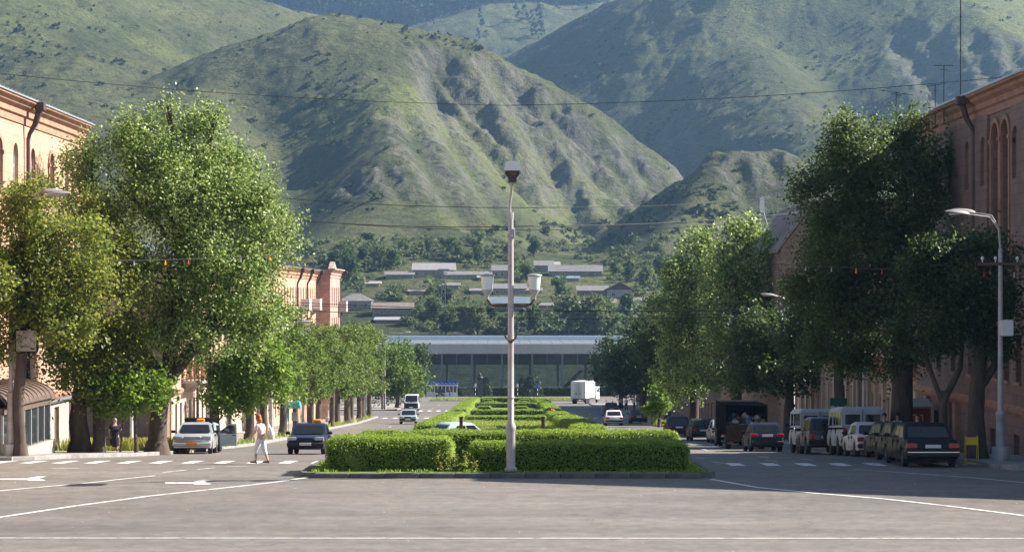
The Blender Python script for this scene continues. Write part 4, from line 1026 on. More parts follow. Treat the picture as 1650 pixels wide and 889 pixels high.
# ------------------------------------------------------------------ railway station across the end of the avenue
SY = 470.0; SZ = g(470)
st = thing('station_hall', 'long low glass station hall with a wide concrete fascia at the end of the avenue', 'station', (0, SY, SZ))
zf0, zf1 = Z(569.5, SY) - SZ, Z(554, SY) - SZ
x0, x1 = X(606, SY), X(1034, SY)
mb = MB(); n = 12; wst = (x1 - x0) / n
fp = MB(); fp.box(-wst / 2 + .015, 0, zf0, wst / 2 - .015, .5, zf1 - .02); f0 = None
for i in range(n):
    p = (x0 + wst * (i + .5), -1.2 + random.uniform(-.01, .01), 0)
    if f0 is None: f0 = fp.build('fascia_panel', M['concrete'], st, loc=p)
    else: share(f0, st, p)
mb.box(x0 + .1, -.65, zf0 + .2, x1 - .1, 46, zf1 - .15); mb.build('roof_slab', M['concrete'], st)
M['station_roof'] = mat('station_roof', (.13, .15, .175), .6, var=.15, scale=.2, dirt=(.20, .20, .20), dscale=.08, damt=.5)
rb = MB(); rp = MB(); rp.box(-wst / 4 + .03, -1.1, zf1 - .14, wst / 4 - .03, 43, zf1 + .02); f0 = None
for i in range(2 * n):
    p = (x0 + wst * (i / 2 + .25), 0, random.uniform(-.01, .01))
    if f0 is None: f0 = rp.build('roof_panel', M['station_roof'], st, loc=p)
    else: share(f0, st, p)
M['lightstrip'] = mat('pale_metal_edge', (.62, .68, .74), .35, .4, var=.06)
rb.box(x0, 43.2, zf1 - .1, x1, 46.2, zf1 + .95); rb.build('parapet', M['lightstrip'], st)
M['station_glass'] = bpy.data.materials.new('station_glass'); m = M['station_glass']; m.use_nodes = True
nt = m.node_tree; L = nt.links.new; b = nt.nodes['Principled BSDF']; b.inputs['Base Color'].default_value = (.02, .03, .04, 1); b.inputs['Roughness'].default_value = .07
tr = _n(nt, 'ShaderNodeBsdfTransparent'); tr.inputs[0].default_value = (.80, .90, .93, 1); ms = _n(nt, 'ShaderNodeMixShader'); ms.inputs[0].default_value = .62
L(b.outputs[0], ms.inputs[1]); L(tr.outputs[0], ms.inputs[2]); L(ms.outputs[0], nt.nodes['Material Output'].inputs[0])
M['mullion'] = mat('station_mullion', (.17, .22, .25), .5, .2, var=.1)
step = 3.28; k0 = int((x1 - x0 - 2) / step); rows_ = [(.3, 3.2), (3.26, 6.0), (6.06, zf0 + .2)]
first = [None] * 3; fm_ = None; fc_ = None
for i in range(k0):
    xa = x0 + 1 + step * i
    for r_, (a, b_) in enumerate(rows_):
        if first[r_] is None:
            pm = MB(); pm.box(.05, 0, a, step - .05, .04, b_); first[r_] = pm.build('pane', M['station_glass'], st, loc=(xa, 3, 0))
        else: share(first[r_], st, (xa, 3, 0))
    if i % 2 == 0:
        if fc_ is None: cm = MB(); cm.box(-.20, -.3, 0, .20, .35, zf0 + .2); fc_ = cm.build('column', M['mullion'], st, loc=(xa, 2.7, 0))
        else: share(fc_, st, (xa, 2.7, 0))
    else:
        if fm_ is None: cm = MB(); cm.box(-.07, -.08, 0, .07, .12, zf0 + .2); fm_ = cm.build('mullion', M['mullion'], st, loc=(xa, 2.95, 0))
        else: share(fm_, st, (xa, 2.95, 0))
tm = MB(); [tm.box(x0 + 1, 2.93, z, x1 - 1, 3.10, z + .1) for z in (3.18, 5.98)]; tm.build('transom', M['mullion'], st)
fl_ = MB(); fl_.box(x0 + .5, 1.5, -.1, x1 - .5, 45, .12); fl_.build('floor', M['concrete'], st)
bw = MB(); bw.box(x0 + .5, 44, 5.4, x1 - .5, 44.4, zf0 + .15); [bw.box(xx - .25, 44, .13, xx + .25, 44.4, 5.39) for xx in np.arange(x0 + 1, x1, 6.56)]; bw.build('back_wall', M['concrete'], st)
for xx in (x0 + .6, x1 - .9): sw = MB(); sw.box(xx, 3.2, .13, xx + .3, 43.9, zf0 + .15); sw.build('side_wall', M['concrete'], st)
ss = MB(); [ss.hexa([(12 + q * 5, 18, .2), (13 + q * 5, 18, .2), (17.5 + q * 5, 18, 4.9), (16.5 + q * 5, 18, 4.9), (12 + q * 5, 20, .2), (13 + q * 5, 20, .2), (17.5 + q * 5, 20, 4.9), (16.5 + q * 5, 20, 4.9)]) for q in (0, 1)]; ss.build('stairs', M['plaster'], st)
# white kiosk, hedge, bust and clipped bushes in front of it
kp = at(712, 636, 462); kk = thing('kiosk', 'small white glazed kiosk with a blue striped top at the left of the station', 'kiosk', (kp.x, 462, g(462)))
mb = MB(); mb.box(-3.3, 0, 0, 3.3, 2.5, .9); [mb.box(x - .09, -.03, .905, x + .09, .1, 2.2) for x in np.linspace(-3.2, 3.2, 9)]; mb.box(-3.3, -.02, 2.21, 3.3, 2.5, 2.55); mb.build('frame', M['white'], kk)
mb = MB(); mb.box(-3.2, .12, .91, 3.2, 2.4, 2.2); mb.build('glazing', M['glass'], kk)
mb = MB(); mb.box(-3.5, -.3, 2.56, 3.5, 2.7, 2.75); [mb.box(-2.9 + .8 * i, -.2, 2.76, -2.5 + .8 * i, .1, 3.35) for i in range(8)]; mb.build('roof', M['blue_paint'], kk)
hedge('hedge', 'dark hedge along the foot of the station glass, right of the kiosk', X(738, 464), X(990, 464), 463, 465.5, 1.9, 14, .22, 'hedges before the station', .2, 0, seed=41, leaf='hedge_shaded')
hedge('hedge', 'dark hedge along the foot of the station glass, left of the kiosk', X(640, 464), X(690, 464), 463, 465.5, 1.9, 14, .22, 'hedges before the station', .2, 0, seed=42, leaf='hedge_shaded')
for (px, w, h) in ((782, 1.5, 4.0), (844, 1.8, 4.2), (859, 2.2, 4.6)):
    n = 500; t_ = np.random.rand(n); a_ = np.random.rand(n) * 2 * PI; rr = w * np.sqrt(np.clip(1 - (t_ * 1.0 - .25) ** 2 * 1.6, .02, 1)) * (1 - t_ * .35)
    V, Fq = leaf_arrays(np.stack([rr * np.cos(a_), rr * np.sin(a_), t_ * h], 1), .28, .2, .7)
    o = np_mesh('round_bush', V, Fq, M['hedge_shaded'], loc=(X(px, 460), 460, g(460))); tag(o, {782: 'narrow dark clipped bush before the station, left of the bust', 844: 'dark clipped bush before the station, just right of the lamp post', 859: 'largest dark clipped bush before the station'}[px], 'bush')
bu = thing('bust_monument', 'dark bust on a tall stone pedestal before the station', 'monument', (X(773, 400), 400, g(400)))
mb = MB(); mb.box(-.75, -.75, 0, .75, .75, .35); mb.prism([(-.45, -.45, .352), (.45, -.45, .352), (.45, .45, .352), (-.45, .45, .352)], (0, 0, 3.3)); mb.build('pedestal', mat('shaded_pedestal_stone', (.07, .068, .066), .8, var=.2), bu)  # shade on the pedestal is put into its stone colour
M['bronze'] = mat('bronze', (.05, .055, .05), .5, .4, var=.2)
mb = MB(); mb.ell((0, 0, 4.0), (.62, .36, .45)); mb.ell((0, -.05, 4.62), (.27, .30, .36)); mb.tube([(0, 0, 4.2), (0, -.03, 4.5)], .16, 8); mb.ell((0, -.33, 4.6), (.05, .07, .09)); mb.build('bust', M['bronze'], bu, smooth=60)
# ------------------------------------------------------------------ trees
M['leaf_poplar'] = leaf_mat('poplar_leaves', [(.035, .075, .014), (.115, .19, .034), (.20, .295, .065), (.36, .44, .19)], .40, .48, .4)
M['leaf_olive'] = leaf_mat('yellowish_leaves', [(.045, .085, .014), (.095, .145, .02), (.155, .205, .03), (.23, .23, .038)], .48, .5, .4)
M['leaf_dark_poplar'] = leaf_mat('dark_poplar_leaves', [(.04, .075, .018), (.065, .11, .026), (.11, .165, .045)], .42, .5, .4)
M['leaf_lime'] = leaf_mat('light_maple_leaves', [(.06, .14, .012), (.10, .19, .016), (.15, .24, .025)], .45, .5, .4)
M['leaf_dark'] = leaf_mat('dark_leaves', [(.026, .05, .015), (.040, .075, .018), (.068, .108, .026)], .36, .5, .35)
M['leaf_pollard'] = leaf_mat('pollard_leaves', [(.045, .09, .015), (.075, .135, .022), (.12, .19, .035)], .5, .5, .4)
M['leaf_pale'] = leaf_mat('pale_valley_leaves', [(.075, .105, .038), (.115, .15, .055), (.155, .19, .08)], .3, .7, .2)
M['leaf_valley'] = leaf_mat('valley_leaves', [(.05, .095, .028), (.08, .135, .04), (.115, .175, .055)], .3, .7, .2)

def tree_parts(root, trunks, lumps, n_leaf, ls_, leaf, bark='bark', gap=-.12, fr=.85, shell_=.55, seed=1, limbs=True, clus=26, cr=.42, sprigs=0):
    """trunks: list of polylines [(x,y,z,r)...]; lumps: ellipsoids (cx,cy,cz,rx,ry,rz) forming the crown, local to root"""
    gap = gap + .09; fr = fr * .9; n_leaf = int(n_leaf * (2.0 if ls_ < .1 else 1.5)); ls = ls_ * (.88 if ls_ < .1 else .98)
    rs = np.random.RandomState(seed); rnd = random.Random(seed)
    big = list(lumps)
    for l in big:
        for _ in range(4):
            d = rs.normal(size=3); d /= np.linalg.norm(d); d[2] = abs(d[2]) * .9 - .15; q = rs.uniform(.24, .42)
            lumps = lumps + [(l[0] + d[0] * l[3] * 1.02, l[1] + d[1] * l[4] * 1.02, l[2] + d[2] * l[5] * 1.02, l[3] * q, l[4] * q, l[5] * q)]
    vol = np.array([l[3] * l[4] * l[5] for l in lumps]) ** .8; vol /= vol.sum()
    ncl = max(4, n_leaf // clus); cen = []; tries = 0; which = []
    while len(cen) < ncl and tries < ncl * 30:
        tries += 1; k = rs.choice(len(lumps), p=vol); l = lumps[k]
        d = rs.normal(size=3); d /= np.linalg.norm(d); rr = (shell_ + (1 - shell_) * rs.rand()) if rs.rand() < .8 else rs.rand() ** .5
        rr *= 1 + .16 * mnoise.noise(Vector((d[0] * 2.2 + k, d[1] * 2.2, d[2] * 2.2 + seed)))
        p = np.array([l[0] + d[0] * rr * l[3], l[1] + d[1] * rr * l[4], l[2] + d[2] * rr * l[5]])
        if mnoise.noise(Vector((p[0] * fr + seed * 3.1, p[1] * fr, p[2] * fr * 1.2))) < gap: continue
        cen.append(p); which.append(k)
    cen = np.array(cen); which = np.array(which)
    # leaves sit along short shoots that point outwards and up
    lc = np.array([l[:3] for l in lumps])[which]; dr = cen - lc; dr /= np.linalg.norm(dr, axis=1)[:, None] + 1e-6
    dr = dr * .8 + rs.normal(size=dr.shape) * .55 + np.array([0, 0, .25]); dr /= np.linalg.norm(dr, axis=1)[:, None]
    ln = cr * rs.uniform(.9, 2.4, len(cen)); u = rs.uniform(-1, 1, (len(cen), clus))
    C_ = cen[:, None, :] + dr[:, None, :] * (u * ln[:, None])[..., None] + rs.normal(size=(len(cen), clus, 3)) * (cr * .42 * (1.05 - .45 * u))[..., None]
    C_ = C_.reshape(-1, 3)
    V, Fq = leaf_arrays(C_, ls, .2, .62)
    crown = np_mesh('crown', V, Fq, M[leaf], parent=root)
    tb = MB()
    for tr in trunks:
        P_ = [Vector(p[:3]) for p in tr]; rr = [p[3] for p in tr]; Q = []; qr = []
        for i in range(len(P_) - 1):
            for t in (0, .33, .66):
                Q.append(P_[i].lerp(P_[i + 1], t) + Vector((rnd.uniform(-1, 1), rnd.uniform(-1, 1), 0)) * rr[i] * .10); qr.append((rr[i] + (rr[i + 1] - rr[i]) * t) * rnd.uniform(.93, 1.07))
        Q.append(P_[-1]); qr.append(rr[-1])
        tb.tube(Q, qr, 12)
        f0 = Q[0]; tb.tube([f0 + Vector((0, 0, -.1)), f0 + Vector((0, 0, .12)), f0 + Vector((0, 0, .5))], [qr[0] * 1.35, qr[0] * 1.22, qr[0] * .99], 12)
    tb.build('trunk', M[bark], root, smooth=50)
    if limbs:
        lb = MB(); tops = [tr[-1] for tr in trunks]; mids = [tr[-2] for tr in trunks]
        for k, l in enumerate(big):
            c = Vector(l[:3]); tp = min(tops + mids, key=lambda q: (Vector(q[:3]) - c).length + (3 if q[2] > c.z else 0)); a = Vector(tp[:3]); r0 = tp[3] * .62
            mid = a.lerp(c, .5) + Vector((rnd.uniform(-.4, .4), rnd.uniform(-.4, .4), .25)); lb.tube([a, mid, c], [r0, r0 * .6, r0 * .3], 7)
            sel = np.nonzero(which == k)[0]
            for j in sel[:: max(1, len(sel) // 7)][:8]:
                e = Vector(cen[j]); s_ = mid.lerp(c, rnd.random()); m2 = s_.lerp(e, .55) + Vector((0, 0, .2)); lb.tube([s_, m2, e], [r0 * .28, r0 * .18, .012], 5)
        lb.build('branches', M[bark], root, smooth=50)
    return root

def rel(lumps_px, Y, base, depth=1.0):
    """ellipsoids from outline measurements: (px, py, half width px, half height px, y offset, y radius factor)"""
    out = []
    for px, py, hw, hh, dy, f in lumps_px:
        y = Y + dy; out.append((X(px, y) - base[0], dy, Z(py, y) - base[2], hw * y / F, hw * y / F * f, hh * y / F))
    return out
# yellowish trees at the left edge
b0 = (-17.95, 80.4, g(80.4) + .12); t = thing('street_tree', 'yellowish tree with one thin dark trunk beside the left lamp pole', 'tree', b0)
tree_parts(t, [[(0, 0, 0, .24), (-.1, 0, 2.2, .20), (.1, 0, 4.2, .18), (.3, .1, 5.3, .14)]], rel([(-20, 400, 70, 90, 0, 1), (60, 350, 62, 62, .3, 1), (40, 460, 75, 65, -.2, 1), (120, 400, 56, 70, .4, 1), (150, 470, 45, 50, .2, .9), (-70, 480, 60, 60, 0, 1), (100, 500, 50, 35, 0, 1), (20, 500, 40, 36, -.4, 1), (70, 530, 50, 30, -.3, 1), (120, 520, 40, 34, .3, 1), (0, 560, 40, 30, .2, 1)], 80.4, b0), 19000, .085, 'leaf_olive', seed=3, clus=30, gap=-.08)
b1 = (-17.7, 91.5, g(91.5) + .12); t = thing('street_tree', 'yellowish green tree with a pair of thick twin trunks on the left kerb', 'tree', b1)
tree_parts(t, [[(-.25, 0, 0, .42), (-.3, 0, 2.0, .34), (-.1, 0, 3.4, .28), (.1, 0, 5.4, .2)], [(.55, -.1, 0, .26), (.55, 0, 1.9, .25), (1.2, 0, 3.6, .2), (1.9, .1, 5.0, .14)], [(.1, .3, 2.2, .2), (-.6, .4, 3.8, .15), (-1.0, .4, 5.2, .1)]],
    rel([(195, 440, 44, 62, 0, 1), (150, 360, 44, 50, .2, 1), (205, 520, 34, 50, 0, 1), (150, 500, 36, 58, -.6, .8), (130, 600, 26, 42, -.7, .9), (190, 590, 34, 28, -.4, .9), (160, 640, 34, 16, -.6, .8), (100, 450, 46, 60, .4, 1), (150, 560, 44, 40, .3, 1), (110, 570, 34, 40, .5, .9)], 91.5, b1), 18000, .085, 'leaf_olive', seed=5, clus=30, gap=-.10)
V, Fq = leaf_arrays(np.concatenate([np.random.RandomState(8).normal(size=(900, 3)) * np.array([.45, .4, .8]) + np.array([-1.1, -.7, 4.0]), np.random.RandomState(9).normal(size=(700, 3)) * np.array([.9, .4, .28]) + np.array([.3, -.7, 3.0])]), .085, .3, .62)
np_mesh('young_shoots', V, Fq, M['leaf_lime'], parent=t)
# the big poplar
b2 = (-15.1, 94.0, g(94) + .12); t = thing('poplar_tree', 'huge glossy green poplar with a thick leaning trunk on the left', 'tree', b2)
tree_parts(t, [[(0, 0, 0, .43), (.1, 0, 1.8, .37), (.45, 0, 3.4, .34), (.9, 0, 5.6, .34), (1.1, .2, 8.2, .24)], [(.3, 0, 3.0, .34), (-.9, .2, 4.6, .28), (-1.6, .2, 7.0, .2)], [(.5, 0, 3.2, .32), (2.0, 0, 5.0, .25), (3.0, 0, 7.0, .16)]],
    rel([(255, 235, 62, 68, 0, 1.1), (330, 235, 52, 55, .8, 1), (190, 300, 66, 76, .2, 1), (300, 320, 90, 82, -.6, 1), (385, 310, 58, 72, .4, 1), (430, 380, 50, 66, 0, 1), (440, 320, 26, 36, 0, 1), (380, 440, 84, 68, -.5, 1), (270, 430, 90, 78, -.8, 1), (450, 500, 34, 40, 0, 1), (330, 530, 94, 58, -.4, 1), (250, 520, 50, 56, 0, 1), (420, 540, 52, 42, 0, 1), (140, 260, 40, 40, .4, 1), (270, 172, 14, 22, 0, 1), (345, 190, 26, 22, .3, 1), (120, 330, 40, 40, .6, 1)], 94, b2), 40000, .085, 'leaf_poplar', seed=11, clus=30, gap=-.16, cr=.45)
# leafy low branch in front of the poplar trunk
b3 = (-14.9, 113.0, g(113) + .12)
t = thing('maple_tree', 'light green young maple leaning out over the left kerb', 'tree', b3)
tree_parts(t, [[(-.2, 0, 0, .27), (-.25, 0, 2.2, .24), (-.5, 0, 4.2, .18), (-.8, 0, 5.6, .12)]],
    rel([(395, 610, 52, 34, 0, 1), (360, 640, 36, 24, -.6, 1), (420, 570, 48, 34, .3, 1), (385, 655, 22, 16, 0, 1), (450, 610, 30, 40, 0, 1), (350, 590, 30, 26, 0, 1)], 113, b3), 7000, .105, 'leaf_lime', seed=13, gap=-.1, clus=24)
b4 = (-15.2, 91.0, g(91.0) + .12)
t = thing('maple_tree', 'low light green maple spreading between the twin trunks and the poplar', 'tree', b4)
tree_parts(t, [[(-.2, -.5, 0, .07), (-.3, -.4, 2.0, .06), (-.5, -.2, 3.0, .045)]], rel([(215, 632, 46, 20, 0, 1), (255, 622, 36, 16, -.2, 1), (190, 640, 30, 22, .3, 1), (225, 655, 26, 12, 0, 1), (290, 628, 18, 9, 0, 1), (245, 640, 30, 14, -.3, 1)], 91.0, b4), 4200, .10, 'leaf_lime', seed=17, gap=-.1, clus=22)
# pollarded row on the left pavement: three shapes, copied along the kerb
def pollard(seed, h, label):
    t = thing('pollarded_tree', label, 'tree', (0, 0, 0), 0, 'pollarded trees along the left pavement'); r_ = random.Random(seed)
    lum = [(r_.uniform(-.6, .6), r_.uniform(-.6, .6), h * (.40 + .13 * i), r_.uniform(1.0, 1.5), r_.uniform(1.0, 1.5), r_.uniform(.8, 1.3)) for i in range(5)]
    lum += [(r_.uniform(-.9, .9), r_.uniform(-.8, .8), h * r_.uniform(.36, .85), .8, .8, .8) for _ in range(4)]
    return tree_parts(t, [[(0, 0, 0, .26), (r_.uniform(-.2, .2), 0, h * .32, .22), (r_.uniform(-.3, .3), .1, h * .62, .2), (r_.uniform(-.3, .3), 0, h * .88, .12)]], lum, 3600, .11, 'leaf_pollard', seed=seed, gap=-.2, clus=20, cr=.30)
# (distance, x, base shape, height) of the row on the left pavement
row = [(128, -15.1, 0, 8.4), (139, -15.5, 1, 8.0), (148, -15.2, 2, 8.3), (158, -15.3, 0, 7.6), (167, -15.0, 1, 8.2), (177, -15.3, 2, 7.7), (186, -14.9, 0, 8.1), (196, -15.2, 1, 8.4), (206, -15.0, 2, 8.8), (215, -15.3, 0, 8.8), (224, -15.1, 1, 9.2), (232, -15.3, 2, 9.2), (240, -15.1, 0, 9.4)]
bases = [pollard(31 + i, 8.0, '') for i in range(3)]
ordn = ['nearest', 'second nearest', 'third', 'fourth', 'fifth', 'sixth', 'seventh', 'eighth', 'ninth', 'tenth', 'eleventh', 'twelfth', 'farthest']
used = set()
for i, (y, x, k, h) in enumerate(row):
    lb = ordn[i] + ' pollarded tree of the row along the left pavement'
    loc = (x, y, g(y) + .12); rz = random.uniform(0, 6.28); sc = (h / 8.0 * random.uniform(.95, 1.12), h / 8.0, h / 8.0)
    if k not in used: used.add(k); bases[k].location = loc; bases[k].rotation_euler = (0, 0, rz); bases[k].scale = sc; bases[k]['label'] = lb
    else: dup(bases[k], loc, rz, lb, sc)
# broad trees at the far end, left
def broad(name, label, base, lumps, n, ls, leaf, seed, h, r=.3, group=None, gap=-.14, clus=24, cr=.5):
    t = thing(name, label, 'tree', base, 0, group)
    tops = [(0, 0, 0, r), (.1, 0, h * .3, r * .82), (0, .1, h * .55, r * .6), (.1, 0, h * .75, r * .35)]
    return tree_parts(t, [tops], lumps, n, ls, leaf, seed=seed, gap=gap, clus=clus, cr=cr)
def ptree(name, label, Y, px, lumps_px, n, ls, leaf, seed, r=.3, group=None, gap=-.14, cr=.5):
    base = (X(px, Y), Y, g(Y) + .1); lum = rel(lumps_px, Y, base); h = max(l[2] + l[5] for l in lum)
    return broad(name, label, base, lum, n, ls, leaf, seed, h, r, group, gap, cr=cr)
ptree('street_tree', 'round light green tree closing the left row before the station', 300, 640, [(640, 600, 42, 42, 0, 1), (655, 620, 36, 32, 1, 1), (615, 610, 30, 40, -1, 1), (640, 575, 28, 26, 0, 1)], 5200, .2, 'leaf_pollard', 51, cr=.6)
ptree('street_tree', 'dark small tree standing behind the round left tree', 345, 672, [(670, 600, 20, 40, 0, 1), (680, 575, 14, 24, 0, 1), (660, 620, 24, 22, 0, 1)], 1800, .22, 'leaf_dark', 52, cr=.6)
# large dark trees on the right pavement
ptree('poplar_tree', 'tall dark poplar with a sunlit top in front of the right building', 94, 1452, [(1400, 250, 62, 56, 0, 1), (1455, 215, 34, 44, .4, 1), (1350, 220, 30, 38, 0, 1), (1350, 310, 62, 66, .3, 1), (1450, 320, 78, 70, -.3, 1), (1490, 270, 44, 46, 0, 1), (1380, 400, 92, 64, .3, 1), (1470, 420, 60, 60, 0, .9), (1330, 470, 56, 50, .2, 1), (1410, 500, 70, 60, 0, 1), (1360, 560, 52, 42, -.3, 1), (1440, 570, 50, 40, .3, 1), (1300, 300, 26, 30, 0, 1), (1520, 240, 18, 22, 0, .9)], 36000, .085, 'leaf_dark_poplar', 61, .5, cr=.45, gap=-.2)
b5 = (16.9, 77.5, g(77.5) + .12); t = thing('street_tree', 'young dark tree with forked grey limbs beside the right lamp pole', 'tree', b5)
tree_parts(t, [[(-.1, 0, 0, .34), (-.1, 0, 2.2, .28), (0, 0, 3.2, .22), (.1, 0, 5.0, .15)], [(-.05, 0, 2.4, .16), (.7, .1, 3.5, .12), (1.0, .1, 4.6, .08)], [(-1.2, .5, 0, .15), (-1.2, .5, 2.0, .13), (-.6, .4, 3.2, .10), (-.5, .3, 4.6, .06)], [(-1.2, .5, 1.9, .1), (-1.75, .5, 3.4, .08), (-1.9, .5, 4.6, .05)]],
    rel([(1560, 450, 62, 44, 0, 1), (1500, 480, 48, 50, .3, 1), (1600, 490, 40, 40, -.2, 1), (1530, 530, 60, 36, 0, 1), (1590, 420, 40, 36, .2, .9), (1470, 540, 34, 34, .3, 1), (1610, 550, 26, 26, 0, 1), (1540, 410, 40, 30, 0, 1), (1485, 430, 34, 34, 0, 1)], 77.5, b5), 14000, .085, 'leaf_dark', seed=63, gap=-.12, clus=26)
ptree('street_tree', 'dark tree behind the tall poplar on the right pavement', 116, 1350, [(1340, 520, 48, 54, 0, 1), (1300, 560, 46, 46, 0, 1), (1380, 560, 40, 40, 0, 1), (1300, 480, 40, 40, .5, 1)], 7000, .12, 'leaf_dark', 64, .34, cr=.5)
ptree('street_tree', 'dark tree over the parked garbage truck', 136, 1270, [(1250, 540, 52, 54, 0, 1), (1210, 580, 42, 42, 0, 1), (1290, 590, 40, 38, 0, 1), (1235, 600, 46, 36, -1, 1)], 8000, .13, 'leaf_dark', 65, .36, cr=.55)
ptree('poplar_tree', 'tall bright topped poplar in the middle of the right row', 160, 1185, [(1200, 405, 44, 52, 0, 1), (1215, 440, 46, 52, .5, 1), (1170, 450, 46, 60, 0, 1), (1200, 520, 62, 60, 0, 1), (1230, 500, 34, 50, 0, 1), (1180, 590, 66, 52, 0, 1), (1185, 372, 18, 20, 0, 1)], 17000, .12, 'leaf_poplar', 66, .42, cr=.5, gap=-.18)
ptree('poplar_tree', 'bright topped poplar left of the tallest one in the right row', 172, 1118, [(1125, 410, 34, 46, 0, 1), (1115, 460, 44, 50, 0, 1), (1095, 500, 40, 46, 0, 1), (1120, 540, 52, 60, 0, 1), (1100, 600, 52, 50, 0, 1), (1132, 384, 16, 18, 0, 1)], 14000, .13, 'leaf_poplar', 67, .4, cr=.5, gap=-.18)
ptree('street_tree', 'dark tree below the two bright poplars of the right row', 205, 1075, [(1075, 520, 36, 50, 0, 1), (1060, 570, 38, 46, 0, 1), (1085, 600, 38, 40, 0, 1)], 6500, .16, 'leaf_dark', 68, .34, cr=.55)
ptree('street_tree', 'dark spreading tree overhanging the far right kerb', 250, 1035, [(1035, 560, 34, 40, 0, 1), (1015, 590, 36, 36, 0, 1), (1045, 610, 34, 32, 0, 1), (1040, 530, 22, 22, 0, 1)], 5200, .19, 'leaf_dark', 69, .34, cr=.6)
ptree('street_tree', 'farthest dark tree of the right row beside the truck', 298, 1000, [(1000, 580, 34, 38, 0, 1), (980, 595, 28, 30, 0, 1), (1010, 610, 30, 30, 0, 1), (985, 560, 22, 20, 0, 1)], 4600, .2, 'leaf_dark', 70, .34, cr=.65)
ptree('street_tree', 'small light green tree on the far right pavement corner', 190, 1062, [(1064, 640, 20, 26, 0, 1), (1056, 660, 14, 16, 0, 1)], 1600, .14, 'leaf_lime', 71, .14, cr=.35)

# ------------------------------------------------------------------ village on the slope: houses and trees
def vhouse(label, px, pyb, wpx, hpx, roof, wall='house', kind='gable', rh=.45, dep=7.0, wn=3, Yo=None):
    """house whose foot is at the pixel on the slope; roof takes the share rh of its height"""
    hx, hy, hz = hill_hit(px, pyb)
    if Yo: hy = Yo; hx = X(px, hy); hz = Z(pyb, hy)
    s = hy / F; w, H = wpx * s, hpx * s; rr = H * rh; wh = H - rr
    t = thing('village_house', label, 'house', (hx, hy, hz - .2), 0, 'houses on the slope behind the station')
    mb = MB(); ops = [(-w / 2 + w * (i + .5) / wn, min(1.0, w / wn * .5), wh * .35, wh * .82, False) for i in range(wn)] if wh > 1.2 else []
    wall_rows(mb, -w / 2, w / 2, [(-1.5, wh + .2, ops)]); shell(mb, -w / 2, w / 2, dep, -1.5, wh + .2)
    mb.build('wall', M[wall], t)
    for (xc, ww, zb, zt, a) in ops: window_piece(t, xc, zb + .004, ww - .006, zt - zb - .008, False, .18, 'frame_white')
    rb = MB(); e = .5; z0 = wh + .21
    if kind == 'shed': rb.hexa([(-w / 2 - e, -e, z0 - .1), (w / 2 + e, -e, z0 - .1), (w / 2 + e, dep, z0 + rr), (-w / 2 - e, dep, z0 + rr), (-w / 2 - e, -e, z0 + .05), (w / 2 + e, -e, z0 + .05), (w / 2 + e, dep, z0 + rr + .15), (-w / 2 - e, dep, z0 + rr + .15)])
    elif kind == 'hip':
        rb.add([(-w / 2 - e, -e, z0), (w / 2 + e, -e, z0), (w / 2 + e, dep + e, z0), (-w / 2 - e, dep + e, z0), (-w * .12, dep / 2, z0 + rr), (w * .12, dep / 2, z0 + rr)], [(0, 1, 5, 4), (1, 2, 5), (2, 3, 4, 5), (3, 0, 4), (3, 2, 1, 0)])
    elif kind == 'front':
        rb.prism([(-w / 2 - e, -e, z0), (0, -e, z0 + rr), (w / 2 + e, -e, z0), (w / 2 + e, -e, z0 + .16), (0, -e, z0 + rr + .18), (-w / 2 - e, -e, z0 + .16)], (0, dep + e, 0))
        gb = MB(); gb.prism([(-w / 2, .02, z0), (w / 2, .02, z0), (0, .02, z0 + rr - .05)], (0, dep - .1, 0)); gb.build('gable', M['wood_dark'], t)
    else:
        rb.add([(-w / 2 - e, -e, z0), (w / 2 + e, -e, z0), (w / 2 + e, dep + e, z0), (-w / 2 - e, dep + e, z0), (-w / 2 - e, dep / 2, z0 + rr), (w / 2 + e, dep / 2, z0 + rr)], [(0, 1, 5, 4), (2, 3, 4, 5), (1, 2, 5), (3, 0, 4), (3, 2, 1, 0)])
    rb.build('roof', M[roof], t)
    return t
vhouse('long village house with a broad pale roof, highest on the left', 697, 447, 66, 23, 'roof_pale', wn=5, rh=.5)
vhouse('low grey village house left of the pale roofed one', 645, 450, 44, 12, 'roof_grey', 'house_dark', wn=3)
vhouse('low long village house right of the pale roofed one', 752, 450, 74, 13, 'roof_grey', wn=5)
vhouse('two storey village house with a grey gable, left of the lamp post', 808, 448, 30, 21, 'roof_grey', wn=3)
vhouse('village house with a small grey roof at the top right of the village', 876, 438, 28, 18, 'roof_grey', 'house_dark', wn=2)
vhouse('small pale roofed shed touching the top right village house', 892, 434, 18, 12, 'roof_pale', wn=1)
vhouse('long village house with a wide grey roof on the right', 928, 446, 84, 19, 'roof_grey', 'house_dark', wn=6, rh=.55)
vhouse('half hidden bluish roofed shed under the long right house', 914, 454, 34, 9, 'roof_blue', wn=2)
vhouse('village house with a slanting grey roof on the right slope', 955, 479, 48, 18, 'roof_grey', 'house_dark', wn=3)
vhouse('unfinished village house with an open timber gable', 1000, 482, 40, 25, 'roof_grey', 'house', 'front', wn=2)
vhouse('small stone hut below the open gable house', 984, 497, 18, 15, 'roof_rust', 'house', wn=1)
vhouse('village house with a grey hip roof beside the far left block', 572, 500, 52, 26, 'roof_grey', 'house', 'hip', wn=3)
vhouse('long low village house with a veranda left of the pylon', 632, 508, 64, 20, 'roof_rust', 'house_dark', wn=6)
vhouse('low shed with a pale flat roof above the station roof', 628, 520, 46, 8, 'roof_pale', 'house_dark', 'shed', wn=2)
vhouse('village house with two stacked grey roofs behind the lamp lanterns', 820, 475, 52, 17, 'roof_grey', wn=4)
vhouse('village house with a blue grey roof just below the lanterns', 822, 502, 62, 23, 'roof_blue', 'house_dark', wn=4)
vhouse('small white walled house right of the blue grey roof', 882, 497, 20, 9, 'roof_grey', wn=1)
